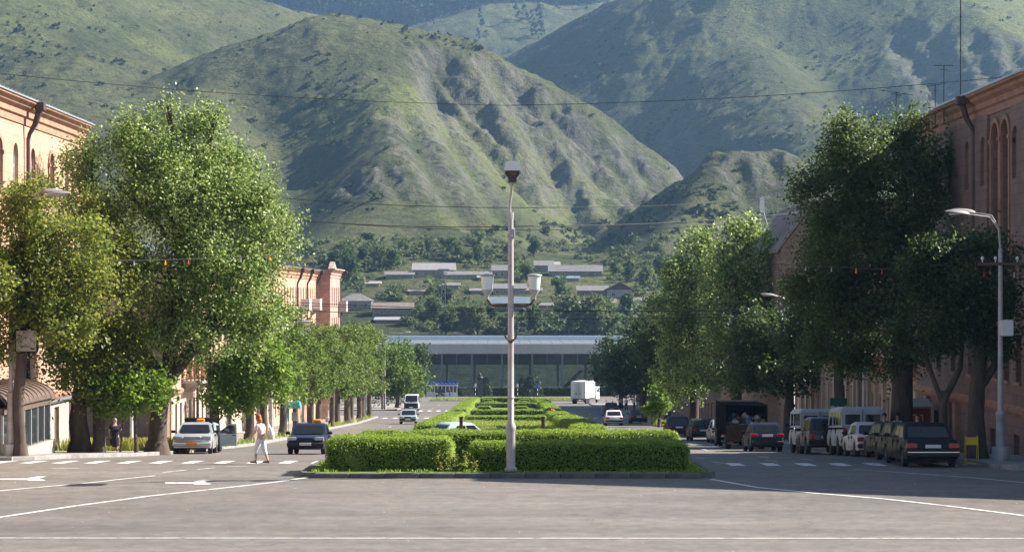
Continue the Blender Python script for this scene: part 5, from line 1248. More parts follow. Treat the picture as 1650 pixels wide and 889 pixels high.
vhouse('tiny pale roofed shed at the upper left of the village', 602, 462, 22, 9, 'roof_pale', wn=1)
for lb_, px_, py_, w_, h_, rf_ in (('small grey roofed shed just right of the pylon', 728, 466, 26, 10, 'roof_grey'), ('small grey hut left of the lamp lanterns', 768, 474, 22, 9, 'roof_grey'), ('small rusty roofed hut right of the lamp lanterns', 862, 474, 24, 10, 'roof_rust'), ('low pale roofed hut below the slanting right roof', 940, 496, 26, 11, 'roof_pale'), ('small grey hut, farthest right in the village', 1032, 490, 24, 10, 'roof_grey'), ('small rusty roofed hut left of the pylon', 672, 476, 24, 9, 'roof_rust'), ('small pale roofed hut below the two storey gable house', 780, 452, 22, 9, 'roof_pale')):
    vhouse(lb_, px_, py_, w_, h_, rf_, 'house', wn=2)
def tree_proto(seed, leaf, label, wide=1.0):
    t = thing('village_tree', label, 'tree', (0, 0, 0), 0, 'trees among the village houses'); r_ = random.Random(seed)
    lum = [(r_.uniform(-1.4, 1.4) * wide, r_.uniform(-1.4, 1.4), 3.0 + 1.05 * i, r_.uniform(1.6, 2.3) * wide, 2.0, r_.uniform(1.2, 1.7)) for i in range(5)]
    return tree_parts(t, [[(0, 0, -.5, .22), (.1, 0, 2, .18), (0, 0, 5, .1), (0, 0, 6.5, .05)]], lum, 1500, .36, leaf, seed=seed, gap=-.22, clus=12, cr=.55, limbs=False)
VT = [tree_proto(81, 'leaf_valley', 'mid green round tree growing between the village houses'), tree_proto(82, 'leaf_pale', 'pale willowy tree growing between the village houses', 1.2), tree_proto(83, 'leaf_dark', 'dark green tree growing between the village houses', .8)]
spots = [(600, 470, 0, 1.1), (640, 490, 0, 1.5), (678, 492, 0, 1.4), (720, 500, 2, 1.0), (742, 480, 0, 1.5), (760, 500, 0, 1.2), (700, 520, 1, 1.0), (660, 530, 2, 1.0), (580, 545, 0, 2.0), (555, 520, 0, 1.3), (610, 545, 0, 1.4), (770, 545, 1, 1.3), (750, 540, 1, 1.1), (790, 530, 2, .9), (845, 520, 1, .9), (870, 470, 1, 1.0), (905, 490, 0, 1.1), (925, 500, 1, 1.3), (945, 520, 1, 1.5), (920, 545, 1, 1.6), (960, 545, 1, 1.5), (980, 540, 0, 1.4), (1010, 520, 2, 1.0), (1030, 500, 1, 1.0), (1040, 470, 1, 1.1), (1015, 455, 2, .8), (875, 420, 0, 1.5), (860, 415, 2, 1.0), (630, 435, 0, 1.0), (610, 430, 1, 1.0), (660, 428, 0, .9), (585, 425, 2, .9), (560, 435, 0, 1.0), (540, 440, 2, 1.1), (740, 420, 1, .9), (770, 425, 2, .8), (725, 412, 0, .9), (690, 410, 2, .7), (820, 415, 1, .8), (560, 460, 2, 1.3), (580, 480, 0, 1.0), (690, 470, 2, 1.1), (725, 465, 1, .9), (770, 470, 2, 1.0), (850, 455, 0, .9), (1050, 520, 0, 1.3), (890, 515, 2, .9), (860, 540, 2, 1.0), (820, 540, 1, .9), (720, 545, 2, 1.0), (1060, 450, 2, .9), (990, 445, 2, .6), (640, 470, 1, .9), (760, 450, 0, .8)]
seen = set(); used_lb = {}
HN = ['the long pale roof', 'the low house left of the long pale roof', 'the low house right of the long pale roof', 'the two storey gable house', 'the two top right roofs', 'the long grey right hand roof', 'the bluish shed roof', 'the slanting right roof', 'the open timber gable', 'the small stone hut', 'the hip roof', 'the long veranda house', 'the flat pale shed', 'the two stacked roofs', 'the blue grey roof', 'the small white walled house', 'the tiny upper left shed', 'the small shed over the pylon', 'the grey hut left of the lamp post', 'the hut right of the lanterns', 'the low right hut', 'the farthest right hut', 'the rusty hut', 'the pale hut']
KN = ['mid green round tree', 'pale willowy tree', 'dark green tree']
for (px, py, k, sc) in spots:
    if not clear_of_houses(px, py, 24 * sc): continue
    x, y, z = hill_hit(px, py); rz = random.uniform(0, 6.28); q = sc * .85
    i_ = min(range(len(HOUSES)), key=lambda i: math.hypot(px - HOUSES[i][0], (py - HOUSES[i][1]) * 1.5)); dx_, dy_ = px - HOUSES[i_][0], (py - HOUSES[i_][1])
    w_ = 'left of' if dx_ < -abs(dy_) else 'right of' if dx_ > abs(dy_) else 'below' if dy_ > 0 else 'above'
    size = 'large ' if sc >= 1.4 else 'small ' if sc < .9 else ''
    lb = size + KN[k] + ' ' + w_ + ' ' + HN[i_]; n_ = used_lb.get(lb, 0); used_lb[lb] = n_ + 1
    if n_: lb = ('another', 'third', 'fourth')[n_ - 1] + ' ' + lb
    if k not in seen: seen.add(k); VT[k].location = (x, y, z); VT[k].scale = (q,) * 3; VT[k]['label'] = lb
    else: dup(VT[k], (x, y, z), rz, lb, (q * random.uniform(.9, 1.1), q, q * random.uniform(.9, 1.1)))
# ------------------------------------------------------------------ lamps, poles, wires, signs
def cobra(mb_head, mb_glass, p, ang, L_=.85, tilt=.18):
    """street lamp head: flattened tapering shell with a glass underneath, pointing along ang"""
    d = Vector((math.cos(ang), math.sin(ang), tilt * .6)); r_ = Vector((-math.sin(ang), math.cos(ang), 0)); u = Vector((0, 0, 1)); p = Vector(p)
    prof = [(0, .07, .06), (.12, .12, .10), (.3, .17, .12), (.6, .19, .11), (.85, .15, .08), (1, .06, .03)]; vs = []; n = 10
    for t, w, h in prof:
        for j in range(n):
            a = 2 * PI * j / n; vs.append(p + d * (t * L_) + r_ * math.cos(a) * w + u * (math.sin(a) * h if math.sin(a) > 0 else math.sin(a) * h * .45))
    k = len(prof); fs = [(i * n + j, i * n + (j + 1) % n, (i + 1) * n + (j + 1) % n, (i + 1) * n + j) for i in range(k - 1) for j in range(n)]
    fs += [tuple(range(n - 1, -1, -1)), tuple((k - 1) * n + j for j in range(n))]
    mb_head.add(vs, fs)
    mb_glass.ell(p + d * (.55 * L_) - u * .045, (.26, .15, .06), 0, 8, 5)

# central lamp post on the front island
LP = Vector((X(823, 67.55), 67.55, .14)); t = thing('lamp_post', 'tall grey lamp post with two white lanterns standing before the hedge', 'lamp post', LP)
zz = lambda py: Z(py, 67.55) - .14
mb = MB(); mb.lathe([(.20, 0), (.20, .08), (.145, .12), (.14, zz(695)), (.16, zz(692)), (.165, zz(686)), (.10, zz(680)), (.095, zz(560)), (.088, zz(400)), (.08, zz(346)), (.05, zz(345))], (0, 0, 0), 14); 
for py in (683, 640, 546, 492, 380): mb.lathe([(.108, zz(py) - .03), (.115, zz(py) - .02), (.115, zz(py) + .02), (.108, zz(py) + .03)], (0, 0, 0), 12)
mb.build('pole', M['pole'], t, smooth=40)
mb = MB(); mb.tube([(-.02, 0, zz(352)), (-.03, -.02, zz(330)), (.03, -.12, zz(304)), (.05, -.2, zz(292))], .042, 8); mb.cbox((.08, -.03, zz(376)), (.1, .12, .3), bev=.02); mb.tube([(.0, 0, zz(352)), (.0, 0, zz(342))], .09, 8); mb.build('arm', M['pole'], t, smooth=40)
mb = MB()
prof = [((-.22, .22), (.17, .02)), ((-.245, .245), (.20, -.06)), ((-.17, .17), (.10, -.30))]
hd = [(-.17, .34), (.17, .34), (.245, .22), (.245, -.02), (.14, -.16), (.13, -.32), (-.13, -.32), (-.14, -.16), (-.245, -.02), (-.245, .22)]
cz = zz(284); mb.prism([(.05 + a, -.95, cz + b * .86 + .04) for a, b in hd], (0, .85, 0)); hob = mb.build('lamp_head', M['metal'], t)
mb = MB(); mb.prism([(.05 + a * .86, -.985, cz + b * .80 + .02) for a, b in hd if b < .3] , (0, .03, 0)); mb.build('reflector', M['bronze'], hob); mb = MB(); mb.ell((.05, -.99, cz + .02), (.11, .04, .11), 0, 12, 7); mb.build('lamp_glass', M['rust'], hob)
mb = MB(); mb.prism([(-.21, -1.02, cz + .12), (.31, -1.02, cz + .12), (.27, -1.02, cz + .36), (.20, -1.02, cz + .41), (-.10, -1.02, cz + .41), (-.17, -1.02, cz + .36)], (0, .95, 0)); mb.build('lamp_hood', M['white'], hob)
mb = MB()
for s_ in (-1, 1):
    mb.tube([(s_ * .08, 0, zz(492)), (s_ * .42, 0, zz(493)), (s_ * .62, 0, zz(490)), (s_ * .73, 0, zz(482)), (s_ * .74, 0, zz(474))], [.045, .04, .038, .036, .036], 8)
mb.build('cross_arm', M['rust'], t, smooth=50)
for s_ in (-1, 1):
    x = s_ * .735
    mb = MB(); mb.lathe([(.05, zz(482)), (.055, zz(477)), (.17, zz(468)), (.175, zz(466.5))], (x, 0, 0), 12); ho = mb.build('lantern', M['pole'], t, smooth=40)
    mb = MB(); mb.lathe([(.165, zz(466.4)), (.185, zz(456)), (.20, zz(445))], (x, 0, 0), 14); mb.build('globe', M['globe'], ho, smooth=40)
    mb = MB(); mb.lathe([(.20, zz(444.9)), (.245, zz(444)), (.235, zz(442.5)), (.10, zz(441))], (x, 0, 0), 14); mb.build('cap', M['metal'], ho, smooth=40)
mb = MB()
for s_ in (-1, 1): mb.tube([(0, -.1, zz(552)), (s_ * .16, -.12, zz(543))], .032, 6); mb.tube([(s_ * .14, -.12, zz(544)), (s_ * .17, -.12, zz(540))], .04, 6)
mb.build('flag_bracket', M['rust'], t)

def big_lamp(label, base, base_h, hs, arm_top, heads, box=None, cross=None, neck_r=.10):
    t = thing('lamp_post', label, 'lamp post', base)
    mb = MB(); mb.lathe([(.30, 0), (.30, .45), (.16, .47), (.15, base_h), (.175, base_h + .04), (.175, base_h + .14), (neck_r, base_h + .2), (neck_r * .75, hs)], (0, 0, 0), 12); mb.build('pole', M['pole'], t, smooth=40)
    hb, gb, ab = MB(), MB(), MB()
    for (dx, dy, dz, ang) in heads:
        p1 = Vector((dx, dy, dz)); ab.tube([(0, 0, hs - .1), (dx * .05, dy * .05, hs + (dz - hs) * .55), (dx * .35, dy * .35, hs + (dz - hs) * .92), p1], [.038, .034, .03, .028], 7); cobra(hb, gb, p1, ang)
    ab.build('arm', M['pole'], t, smooth=50); h = hb.build('lamp_head', M['roof_pale'], t, smooth=50); gb.build('lamp_glass', M['lamp_glass'], h, smooth=60)
    if box: mb = MB(); mb.cbox(box, (.42, .3, .55), bev=.02); mb.build('switch_box', M['white'], t)
    if cross is not None:
        mb = MB(); mb.cbox((.15, -.12, cross), (1.9, .1, .1)); o = mb.build('crossarm', M['wood_dark'], t)
        ib = MB(); ib.lathe([(.02, 0), (.02, .08), (.05, .09), (.055, .15), (.035, .2)], (0, 0, 0), 8); f = None
        for x in (-.65, -.2, .55, .95):
            if f is None: f = ib.build('insulator', M['globe'], o, loc=(x, -.12, cross + .055))
            else: share(f, o, (x, -.12, cross + .055))
    return t
rp = Vector((X(1612, 75), 75, g(75) + .14)); rz_ = lambda py: Z(py, 75) - rp.z
big_lamp('white painted lamp pole with twin heads and a box on the right pavement', rp, 1.5, rz_(400), 0, [(-.85, .1, rz_(343), PI - .1), (-1.15, -.3, rz_(346), PI + .15)], (.16, -.2, rz_(528)), rz_(425))
lp = Vector((X(18, 80.6), 80.6, g(80.6) + .14)); lz_ = lambda py: Z(py, 80.6) - lp.z
big_lamp('white painted lamp pole with twin heads at the left edge', lp, 2.2, lz_(385), 0, [(1.35, -1.5, lz_(314), .1), (1.75, -1.9, lz_(319), -.1)])
def road_lamp(label, Y, px, side, top_py, hd=1.6):
    p = Vector((X(px, Y), Y, g(Y) + .12)); z = Z(top_py, Y) - p.z
    t = thing('lamp_post', label, 'lamp post', p, 0, 'lamp posts along the avenue')
    mb = MB(); mb.lathe([(.22, 0), (.22, .5), (.13, .55), (.12, 2.2), (.07, z - 1.0)], (0, 0, 0), 10); mb.build('pole', M['pole'], t, smooth=40)
    hb, gb, ab = MB(), MB(), MB()
    for dy in (-.3, .3): ab.tube([(0, 0, z - 1.1), (side * .2, dy * .2, z - .5), (side * .8, dy * .8, z - .1), (side * hd, dy * 1.5, z)], .04, 6); cobra(hb, gb, (side * hd, dy * 1.5, z), 0 if side > 0 else PI, .9)
    ab.build('arm', M['pole'], t, smooth=50); h = hb.build('lamp_head', M['roof_pale'], t, smooth=50); gb.build('lamp_glass', M['lamp_glass'], h, smooth=60)
road_lamp('lamp post with whitewashed foot beside the red haired woman', 137, 437, 1, 520)
road_lamp('lamp post rising from the pollarded trees below the far left block', 214, 528, 1, 540)
road_lamp('lamp post with two heads just above the station roof, left', 262, 590, 1, 541)
road_lamp('farthest left lamp post with heads against the station roof', 292, 620, 1, 536, 2.6)
road_lamp('lamp post with two pale heads among the dark right trees', 150, 1278, -1, 476, 1.3)
road_lamp('lamp post standing behind the second van on the right pavement', 118, 1383, -1, 470, 1.2)
# traffic light and plain poles, left
tl = thing('traffic_light', 'traffic light on a dark pole at the far left corner', 'traffic light', (X(620, 286), 286, g(286) + .1))
mb = MB(); mb.tube([(0, 0, 0), (0, 0, 3.4)], .06, 8); mb.cbox((0, 0, 3.9), (.36, .3, 1.1), bev=.04); mb.build('body', M['black'], tl)
M['green_glow'] = mat('green_lens', (.05, .6, .25), .3); M['red_lens'] = mat('red_lens', (.25, .02, .02), .3); M['amber_lens'] = mat('amber_lens', (.3, .14, .01), .3)
for i, c in enumerate(('green_glow', 'amber_lens', 'red_lens')): mb = MB(); mb.lathe([(.12, -.19), (.11, -.17), (.02, -.15)][::-1], (0, 0, 3.55 + .34 * i), 10, axis='Y'); mb.build('lens', M[c], tl)
up = thing('utility_pole', 'tall dark utility pole at the far left side street', 'pole', (X(616, 288), 288, g(288)))
mb = MB(); mb.tube([(0, 0, 0), (0, 0, Z(540, 288) - g(288))], [.15, .1], 8); mb.cbox((0, 0, Z(548, 288) - g(288)), (1.0, .1, .1)); mb.cbox((0, 0, Z(556, 288) - g(288)), (.8, .1, .1)); mb.build('pole', M['wood_dark'], up)
for i, (px, Y, pt, lb) in enumerate(((212, 105, 655, 'thin whitewashed pole behind the old woman'), (342, 131, 588, 'dark round pole before the pale shop front'), (1392, 110, 560, 'slim grey pole behind the shaded vans'))):
    q = thing('pole', lb, 'pole', (X(px, Y), Y, g(Y) + .1)); mb = MB(); zt = Z(pt, Y) - g(Y) - .1; mb.lathe([(.11, 0), (.11, .3), (.085, .35), (.075, zt)], (0, 0, 0), 10); mb.build('shaft', M['pole_white' if i == 0 else 'pole'], q, smooth=40)
q = thing('stake', 'crooked wooden stake beside the old woman', 'stake', (X(194, 92.5), 92.5, g(92.5) + .14)); mb = MB(); mb.tube([(0, 0, 0), (.06, 0, .7), (.10, 0, 1.1), (.18, 0, 1.72)], [.05, .045, .04, .03], 7); mb.build('stick', M['bark_pale'], q)
# dark posts in the median
for px, lb in ((743, 'short dark wooden post left in the median grass'), (875, 'short dark wooden post right in the median grass')):
    q = thing('post', lb, 'post', (X(px, 104), 104, g(104))); mb = MB(); mb.cbox((0, 0, .78), (.17, .16, 1.75), bev=.02); mb.cbox((0, 0, 1.68), (.20, .19, .05)); mb.build('block', M['wood_dark'], q)
# striped sign poles and blue sign beyond the median
for px, Y, zt, lb, sg in ((766, 378, 645, 'thin black and white striped pole left of the bust', None), (834, 378, 645, 'thin black and white striped pole just right of the lamp post', None), (866, 372, 624, 'striped pole with a blue road sign right of the median', 'blue')):
    q = thing('sign_pole', lb, 'sign', (X(px, Y), Y, g(Y))); h = Z(622, Y) - g(Y); n = 7
    for c in (0, 1):
        mb = MB(); [mb.tube([(0, 0, h * i / n), (0, 0, h * (i + 1) / n - .004)], .06, 7) for i in range(c, n, 2)]; mb.build('pole', M['white' if c else 'black'], q)
    mb = MB(); mb.cbox((0, -.1, h + .15), (.55 if sg else .3, .05, .55 if sg else .6), bev=.015); mb.build('sign_plate', M['blue_paint' if sg else 'white'], q)
# left: pavement sign box, porch with a barrel canopy
sgn = thing('sign_board', 'pale faded sign board in a dark rounded frame on the left lamp pole', 'sign', (X(43, 79.9), 79.9, Z(549, 79.9)))
mb = MB(); mb.cbox((0, 0, 0), (.86, .16, .90), bev=.12); mb.cbox((-.5, .05, 0), (.3, .06, .06)); mb.build('frame', M['black'], sgn)
mb = MB(); mb.cbox((0, -.085, 0), (.74, .03, .76), bev=.02); fo = mb.build('panel', mat('faded_sign', (.25, .245, .23), .6, var=.2, scale=4, dirt=(.36, .35, .32), dscale=3, damt=.7), sgn)
mb = MB()
for i, (a, b_, w) in enumerate(((-.03, .12, .018), (.03, .12, .018), (0, .05, .05))): mb.cbox((a, -.103, b_), (w, .004, .07 if i < 2 else .015))
for i in range(7): mb.cbox((-.16 + .05 * i, -.103, -.20), (.03, .004, .03))
mb.add([(.14, -.104, -.22), (.27, -.104, -.27), (.29, -.104, -.33), (.17, -.104, -.30)], [(0, 3, 2, 1)]); mb.build('lettering', M['black'], sgn)
M['rust_metal'] = mat('brown_canopy', (.135, .10, .082), .6, .2, var=.25, scale=3)
pc = thing('shop_porch', 'glazed shop porch with a curved ribbed canopy at the left edge', 'porch', (-20.28, 81.0, g(85) + .1))
mb = MB(); n = 10
def cprof(i): a = PI / 2 * i / n; return (1.75 * math.sin(a) + .02, 2.18 + .70 * math.cos(a) - .12)
for i in range(n):
    (xa, za), (xb, zb) = cprof(i), cprof(i + 1); mb.hexa([(xa, -.5, za), (xb, -.5, zb), (xb, 8.3, zb), (xa, 8.3, za), (xa, -.5, za + .06), (xb, -.5, zb + .06), (xb, 8.3, zb + .06), (xa, 8.3, za + .06)])
for k in range(12):
    y = -.3 + .76 * k
    for i in range(n): (xa, za), (xb, zb) = cprof(i), cprof(i + 1); mb.hexa([(xa, y, za + .062), (xb, y, zb + .062), (xb, y + .06, zb + .062), (xa, y + .06, za + .062), (xa, y, za + .11), (xb, y, zb + .11), (xb, y + .06, zb + .11), (xa, y + .06, za + .11)])
mb.build('canopy', M['rust_metal'], pc)
mb = MB(); mb.box(.02, -.45, 1.8, 1.6, -.35, 2.05); mb.box(.02, 8.1, 1.8, 1.6, 8.2, 2.05); mb.box(1.55, -.3, 1.8, 1.65, 8.05, 2.05); mb.build('fascia', M['rust_metal'], pc)
mb = MB(); [mb.box(1.5, y, .35, 1.6, y + .1, 1.79) for y in (-.3, .9, 2.1, 3.3, 4.5, 5.7, 6.9, 8.05)]; [mb.box(x, 8.06, .35, x + .09, 8.16, 1.79) for x in (.1, .55, 1.0)]; mb.build('frame', M['metal'], pc)
mb = MB(); mb.box(1.53, -.19, .36, 1.57, 8.04, 1.78); mb.box(.2, 8.09, .36, 1.49, 8.13, 1.78); mb.build('glazing', M['glass'], pc)
mb = MB(); mb.box(.02, -.5, -.2, 1.75, 8.3, .345); mb.build('plinth', M['plaster'], pc)
# teal phone hood, litter bin, green sign, yellow stand, kiosk, laundry
ph = thing('phone_booth', 'teal phone hood on a post before the pollarded trees', 'phone booth', (X(474, 152), 152, g(152) + .12))
mb = MB(); mb.prism([(-.5, -.45, 1.9), (.5, -.45, 1.9), (.38, -.3, 2.35), (-.38, -.3, 2.35)], (0, .8, 0)); mb.prism([(-.5, -.3, .95), (-.44, -.3, .95), (-.44, -.3, 1.89), (-.5, -.3, 1.89)], (0, .6, 0)); mb.build('hood', M['teal'], ph)
mb = MB(); [mb.tube([(x, .2, 0), (x, .2, 1.89)], .035, 6) for x in (-.4, .4)]; mb.cbox((0, .2, 1.3), (.4, .15, .6), bev=.02); mb.build('stand', M['metal'], ph)
gs = thing('street_sign', 'green street sign panel above the second van', 'sign', at(1351, 647, 97)); mb = MB(); mb.cbox((0, 0, 0), (.75, .06, .34), bev=.02); mb.build('panel', M['green_paint'], gs); mb = MB(); mb.tube([(0, .06, -2.65), (0, .06, .1)], .035, 6); mb.build('pole', M['metal'], gs)
ys = thing('advert_stand', 'yellow folding stand on the kerb behind the black sedan', 'stand', (X(1565, 74.2), 74.2, g(74.2) + .01)); h = 1.0
mb = MB(); [mb.tube([(sx * .21, dy, 0), (sx * .21, dy * .3, h)], .014, 6) for sx in (-1, 1) for dy in (-.16, .16)]; [mb.tube([(-.21, dy, .06), (.21, dy, .06)], .014, 6) for dy in (-.15, .15)]; mb.build('frame', M['yellow'], ys)
mb = MB(); mb.cbox((.0, -.085, .82), (.42, .02, .26)); mb.build('panel', M['yellow'], ys)
ks = thing('street_kiosk', 'small red and white kiosk with a sloping roof behind the black sedan', 'kiosk', (X(1478, 97.5), 97.5, g(97.5) + .1)); 
mb = MB(); mb.box(-.55, 0, 0, .55, .9, 2.0); mb.build('body', M['redbrown'], ks); mb = MB(); mb.hexa([(-.65, -.45, 1.98), (.65, -.45, 1.98), (.65, .95, 2.28), (-.65, .95, 2.28), (-.65, -.45, 2.06), (.65, -.45, 2.06), (.65, .95, 2.36), (-.65, .95, 2.36)]); mb.build('roof', M['roof_pale'], ks)
mb = MB(); mb.cbox((.0, -.03, 1.38), (.52, .04, .58)); mb.build('poster_frame', M['white'], ks); mb = MB(); mb.cbox((0, -.055, 1.38), (.44, .02, .5)); mb.build('poster', M['red_paint'], ks)
bb = thing('notice_board', 'white barred board above the street kiosk on the right facade', 'board', at(1481, 650, 101.4)); mb = MB(); mb.cbox((0, 0, 0), (.66, .06, .42)); mb.build('panel', M['frame_white'], bb); mb = MB(); [mb.cbox((-.2 + .13 * i, -.035, -.02), (.035, .02, .26)) for i in range(4)]; mb.build('lettering', M['black'], bb)
cl = [M['blue_paint'], M['white'], mat('violet_cloth', (.18, .14, .45), .9), mat('dark_cloth', (.04, .04, .10), .9)]
rack = thing('laundry_balcony', 'dark balcony rack with lines on the gabled house', 'balcony', at(1273, 500, 153.6)); mb = MB(); mb.box(-.75, -.1, -.1, .8, .35, .0); [mb.tube([(-.75, -.1 - .12 * k, .02), (.8, -.1 - .12 * k, .02)], .015, 5) for k in range(2)]; mb.build('rack', M['wood_dark'], rack)
for i, (dx, w, h, c, lb) in enumerate(((-.62, .30, 1.5, 0, 'blue cloth at the left end of the laundry line'), (-.30, .24, 1.1, 2, 'violet cloth second on the laundry line'), (-.02, .22, 1.9, 1, 'long white cloth on the laundry line'), (.25, .25, .9, 3, 'dark cloth at the right of the laundry line'))):
    mb = MB(); k = 6; vs = []
    for j in range(k + 1):
        for q_ in (0, 1):
            for d in (0, .02): vs.append((dx + w * (q_ - .5) * (1 - .05 * j / k), -.24 + d + .05 * math.sin(j * 1.3 + q_ * 2), .02 - h * j / k))
    fs = []
    for j in range(k): a = 4 * j; b_ = a + 4; fs += [(a, b_, b_ + 2, a + 2), (a + 1, a + 3, b_ + 3, b_ + 1), (a, a + 1, b_ + 1, b_), (a + 2, b_ + 2, b_ + 3, a + 3)]
    mb.add(vs, fs); o = mb.build('laundry', cl[c], loc=rack.location, smooth=60); tag(o, lb, 'laundry', 'laundry on the balcony')
sb = thing('billboard_mast', 'pale board on a braced mast behind the right poplars', 'mast', at(1228, 380, 196)); mb = MB(); z1 = Z(318, 196) - sb.location.z; mb.tube([(0, 0, -8), (0, 0, z1)], .05, 6); mb.tube([(1.1, .2, -1.2), (.1, 0, z1 - 1.2)], .05, 6); mb.build('mast', M['metal'], sb); mb = MB(); mb.cbox((-.02, -.15, z1 - .7), (.40, .10, 1.35)); mb.build('board', M['white'], sb)
# aerials on the right roof
def aerial(label, px, py_base, py_top, Y, bars=(), r=.02):
    p = at(px, py_base, Y); h = Z(py_top, Y) - p.z; t = thing('aerial', label, 'aerial', p); mb = MB(); mb.tube([(0, 0, -.6), (0, 0, h)], r, 6); mb.build('mast', M['black'], t)
    if bars:
        mb = MB(); 
        for (f, w, tl_) in bars: mb.tube([(-w / 2, 0, h * f - tl_), (w / 2, 0, h * f + tl_)], r * .7, 5)
        mb.build('crossbar', M['black'], t)
    return t
aerial('very tall thin mast on the right roof reaching the top of the photo', 1548, 168, -60, 92, ((.62, .08, 0), (.38, .08, 0)), .025)
aerial('aerial with a flat crossbar on the right roof, second from the mast', 1521, 178, 105, 94, ((.99, .85, 0), (.9, .3, 0)))
aerial('aerial with a tilted crossbar on the right roof', 1507, 185, 136, 96, ((.97, .85, .06), (.8, .2, 0)))
aerial('short bare aerial with a side bracket on the right roof', 1497, 192, 152, 98, ((.7, .15, 0), (.45, .15, 0)))
aerial('aerial with a long drooping crossbar behind the tall right poplar', 1444, 195, 148, 100.5, ((.97, 1.6, -.12), (.9, .5, -.04)))
# lattice pylons over the village
def pylon(label, px, pyb, pyt, w0, w1, arms):
    x, y, z = hill_hit(px, pyb); t = thing('pylon', label, 'pylon', (x, y, z - .3)); h = (pyb - pyt) * y / F + .3; mb = MB(); n = 9
    for sx, sy in ((-1, -1), (1, -1), (1, 1), (-1, 1)): mb.tube([(sx * w0, sy * w0, 0), (sx * w1, sy * w1, h)], .10, 4)
    for i in range(n):
        a, b_ = i / n, (i + 1) / n; wa, wb = w0 + (w1 - w0) * a, w0 + (w1 - w0) * b_
        for (c, d) in (((-1, -1), (1, -1)), ((1, -1), (1, 1)), ((-1, 1), (1, 1)), ((-1, -1), (-1, 1))):
            mb.tube([(c[0] * wa, c[1] * wa, h * a), (d[0] * wb, d[1] * wb, h * b_)], .06, 4); mb.tube([(d[0] * wa, d[1] * wa, h * a), (c[0] * wb, c[1] * wb, h * b_)], .06, 4)
    mb.build('lattice', M['metal'], t); ar = MB()
    for f, w in arms: ar.cbox((0, 0, h * f), (w, .25, .25))
    ar.build('crossarm', M['metal'], t)
pylon('lattice pylon standing above the station roof left of the lamp post', 716, 540, 434, .75, .4, ((.99, 3.2), (.93, 2.4)))
for px, pt, lb in ((804, 508, 'thin bare pole above the station, left of the lamp post'), (831, 505, 'thin bare pole above the station, right of the lamp post'), (760, 500, 'wooden pole with a short arm above the station')):
    x, y, z = hill_hit(px, 541); q = thing('pole', lb, 'pole', (x, y, z)); mb = MB(); mb.tube([(0, 0, -.3), (0, 0, (541 - pt) * y / F)], .12, 6); mb.cbox((0, 0, (541 - pt) * y / F - .6), (1.4, .1, .1)); mb.build('shaft', M['wood_dark'], q)
# wires and string lights
def wire(label, pts, r=.016, sag=0, bulbs=None, bl=None):
    """pts: (px, py, Y) hanging points; between two points the wire sags by the given metres"""
    P_ = [at(*p) for p in pts]; Q = []
    for a, b_ in zip(P_[:-1], P_[1:]):
        for i in range(24): t_ = i / 24; Q.append(a.lerp(b_, t_) - Vector((0, 0, sag * 4 * t_ * (1 - t_))))
    Q.append(P_[-1])
    mb = MB(); mb.tube(Q, r, 5)
    if not bulbs: return tag(mb.build('cable', M['cable']), label, 'cable')
    t = thing('string_lights', label, 'string lights'); mb.build('cable', M['cable'], t)
    cols = {'r': M['red_paint'], 'o': M['amber'], 'w': M['lamp_glass'], 'd': M['redbrown']}; proto = {}
    for px, c in bulbs:
        f = min(range(len(Q)), key=lambda i: abs(HX + F * Q[i].x / Q[i].y - px)); q = Q[f]
        if c not in proto:
            b = MB(); b.lathe([(.025, -.02), (.025, -.12)][::-1], (0, 0, 0), 6); b.ell((0, 0, -.17), (.042, .042, .06), 0, 8, 6); proto[c] = b.build('bulb', cols[c], t, loc=q, smooth=60)
        else: share(proto[c], t, q)
wire('string of coloured bulbs across the avenue on the left', [(-60, 419, 82), (190, 420, 86), (480, 409, 92)], .014, .05, [(80, 'w'), (124, 'd'), (216, 'w'), (262, 'o'), (304, 'r'), (390, 'w'), (436, 'o')])
wire('string of coloured bulbs across the avenue on the right', [(1190, 420, 100), (1340, 430, 88), (1612, 436, 75), (1720, 438, 74)], .014, .04, [(1255, 'r'), (1297, 'w'), (1340, 'w'), (1383, 'o'), (1425, 'r'), (1506, 'w'), (1548, 'w'), (1590, 'r'), (1636, 'w')])
wire('long cable sagging between the two roofs high over the avenue', [(-60, 112, 86), (815, 170, 88), (1700, 116, 84)], .011, .25)
wire('upper cable crossing behind the middle of the lamp post', [(440, 318, 120), (900, 334, 120), (1300, 314, 130)], .018, .2)
wire('second cable crossing behind the middle of the lamp post', [(440, 352, 110), (860, 364, 112), (1290, 342, 125)], .022, .2)
wire('third cable crossing behind the middle of the lamp post', [(440, 350, 125), (880, 370, 125), (1290, 350, 130)], .016, .25)
wire('pair of low cables behind the lanterns, upper', [(440, 485, 150), (820, 498, 150), (1260, 500, 150)], .026, .1)
wire('pair of low cables behind the lanterns, middle', [(440, 489, 150), (820, 501, 150), (1260, 496, 150)], .022, .1)
wire('pair of low cables behind the lanterns, lower', [(440, 496, 150), (800, 513, 152), (1260, 508, 150)], .026, .1)
wire('thin cable from the right lamp pole along the shaded trees', [(1060, 480, 150), (1350, 489, 95), (1612, 491, 75), (1720, 492, 75)], .012, .05)
wire('thin cable over the left yellowish trees', [(-60, 393, 82), (120, 400, 88), (480, 412, 130)], .010, .05)
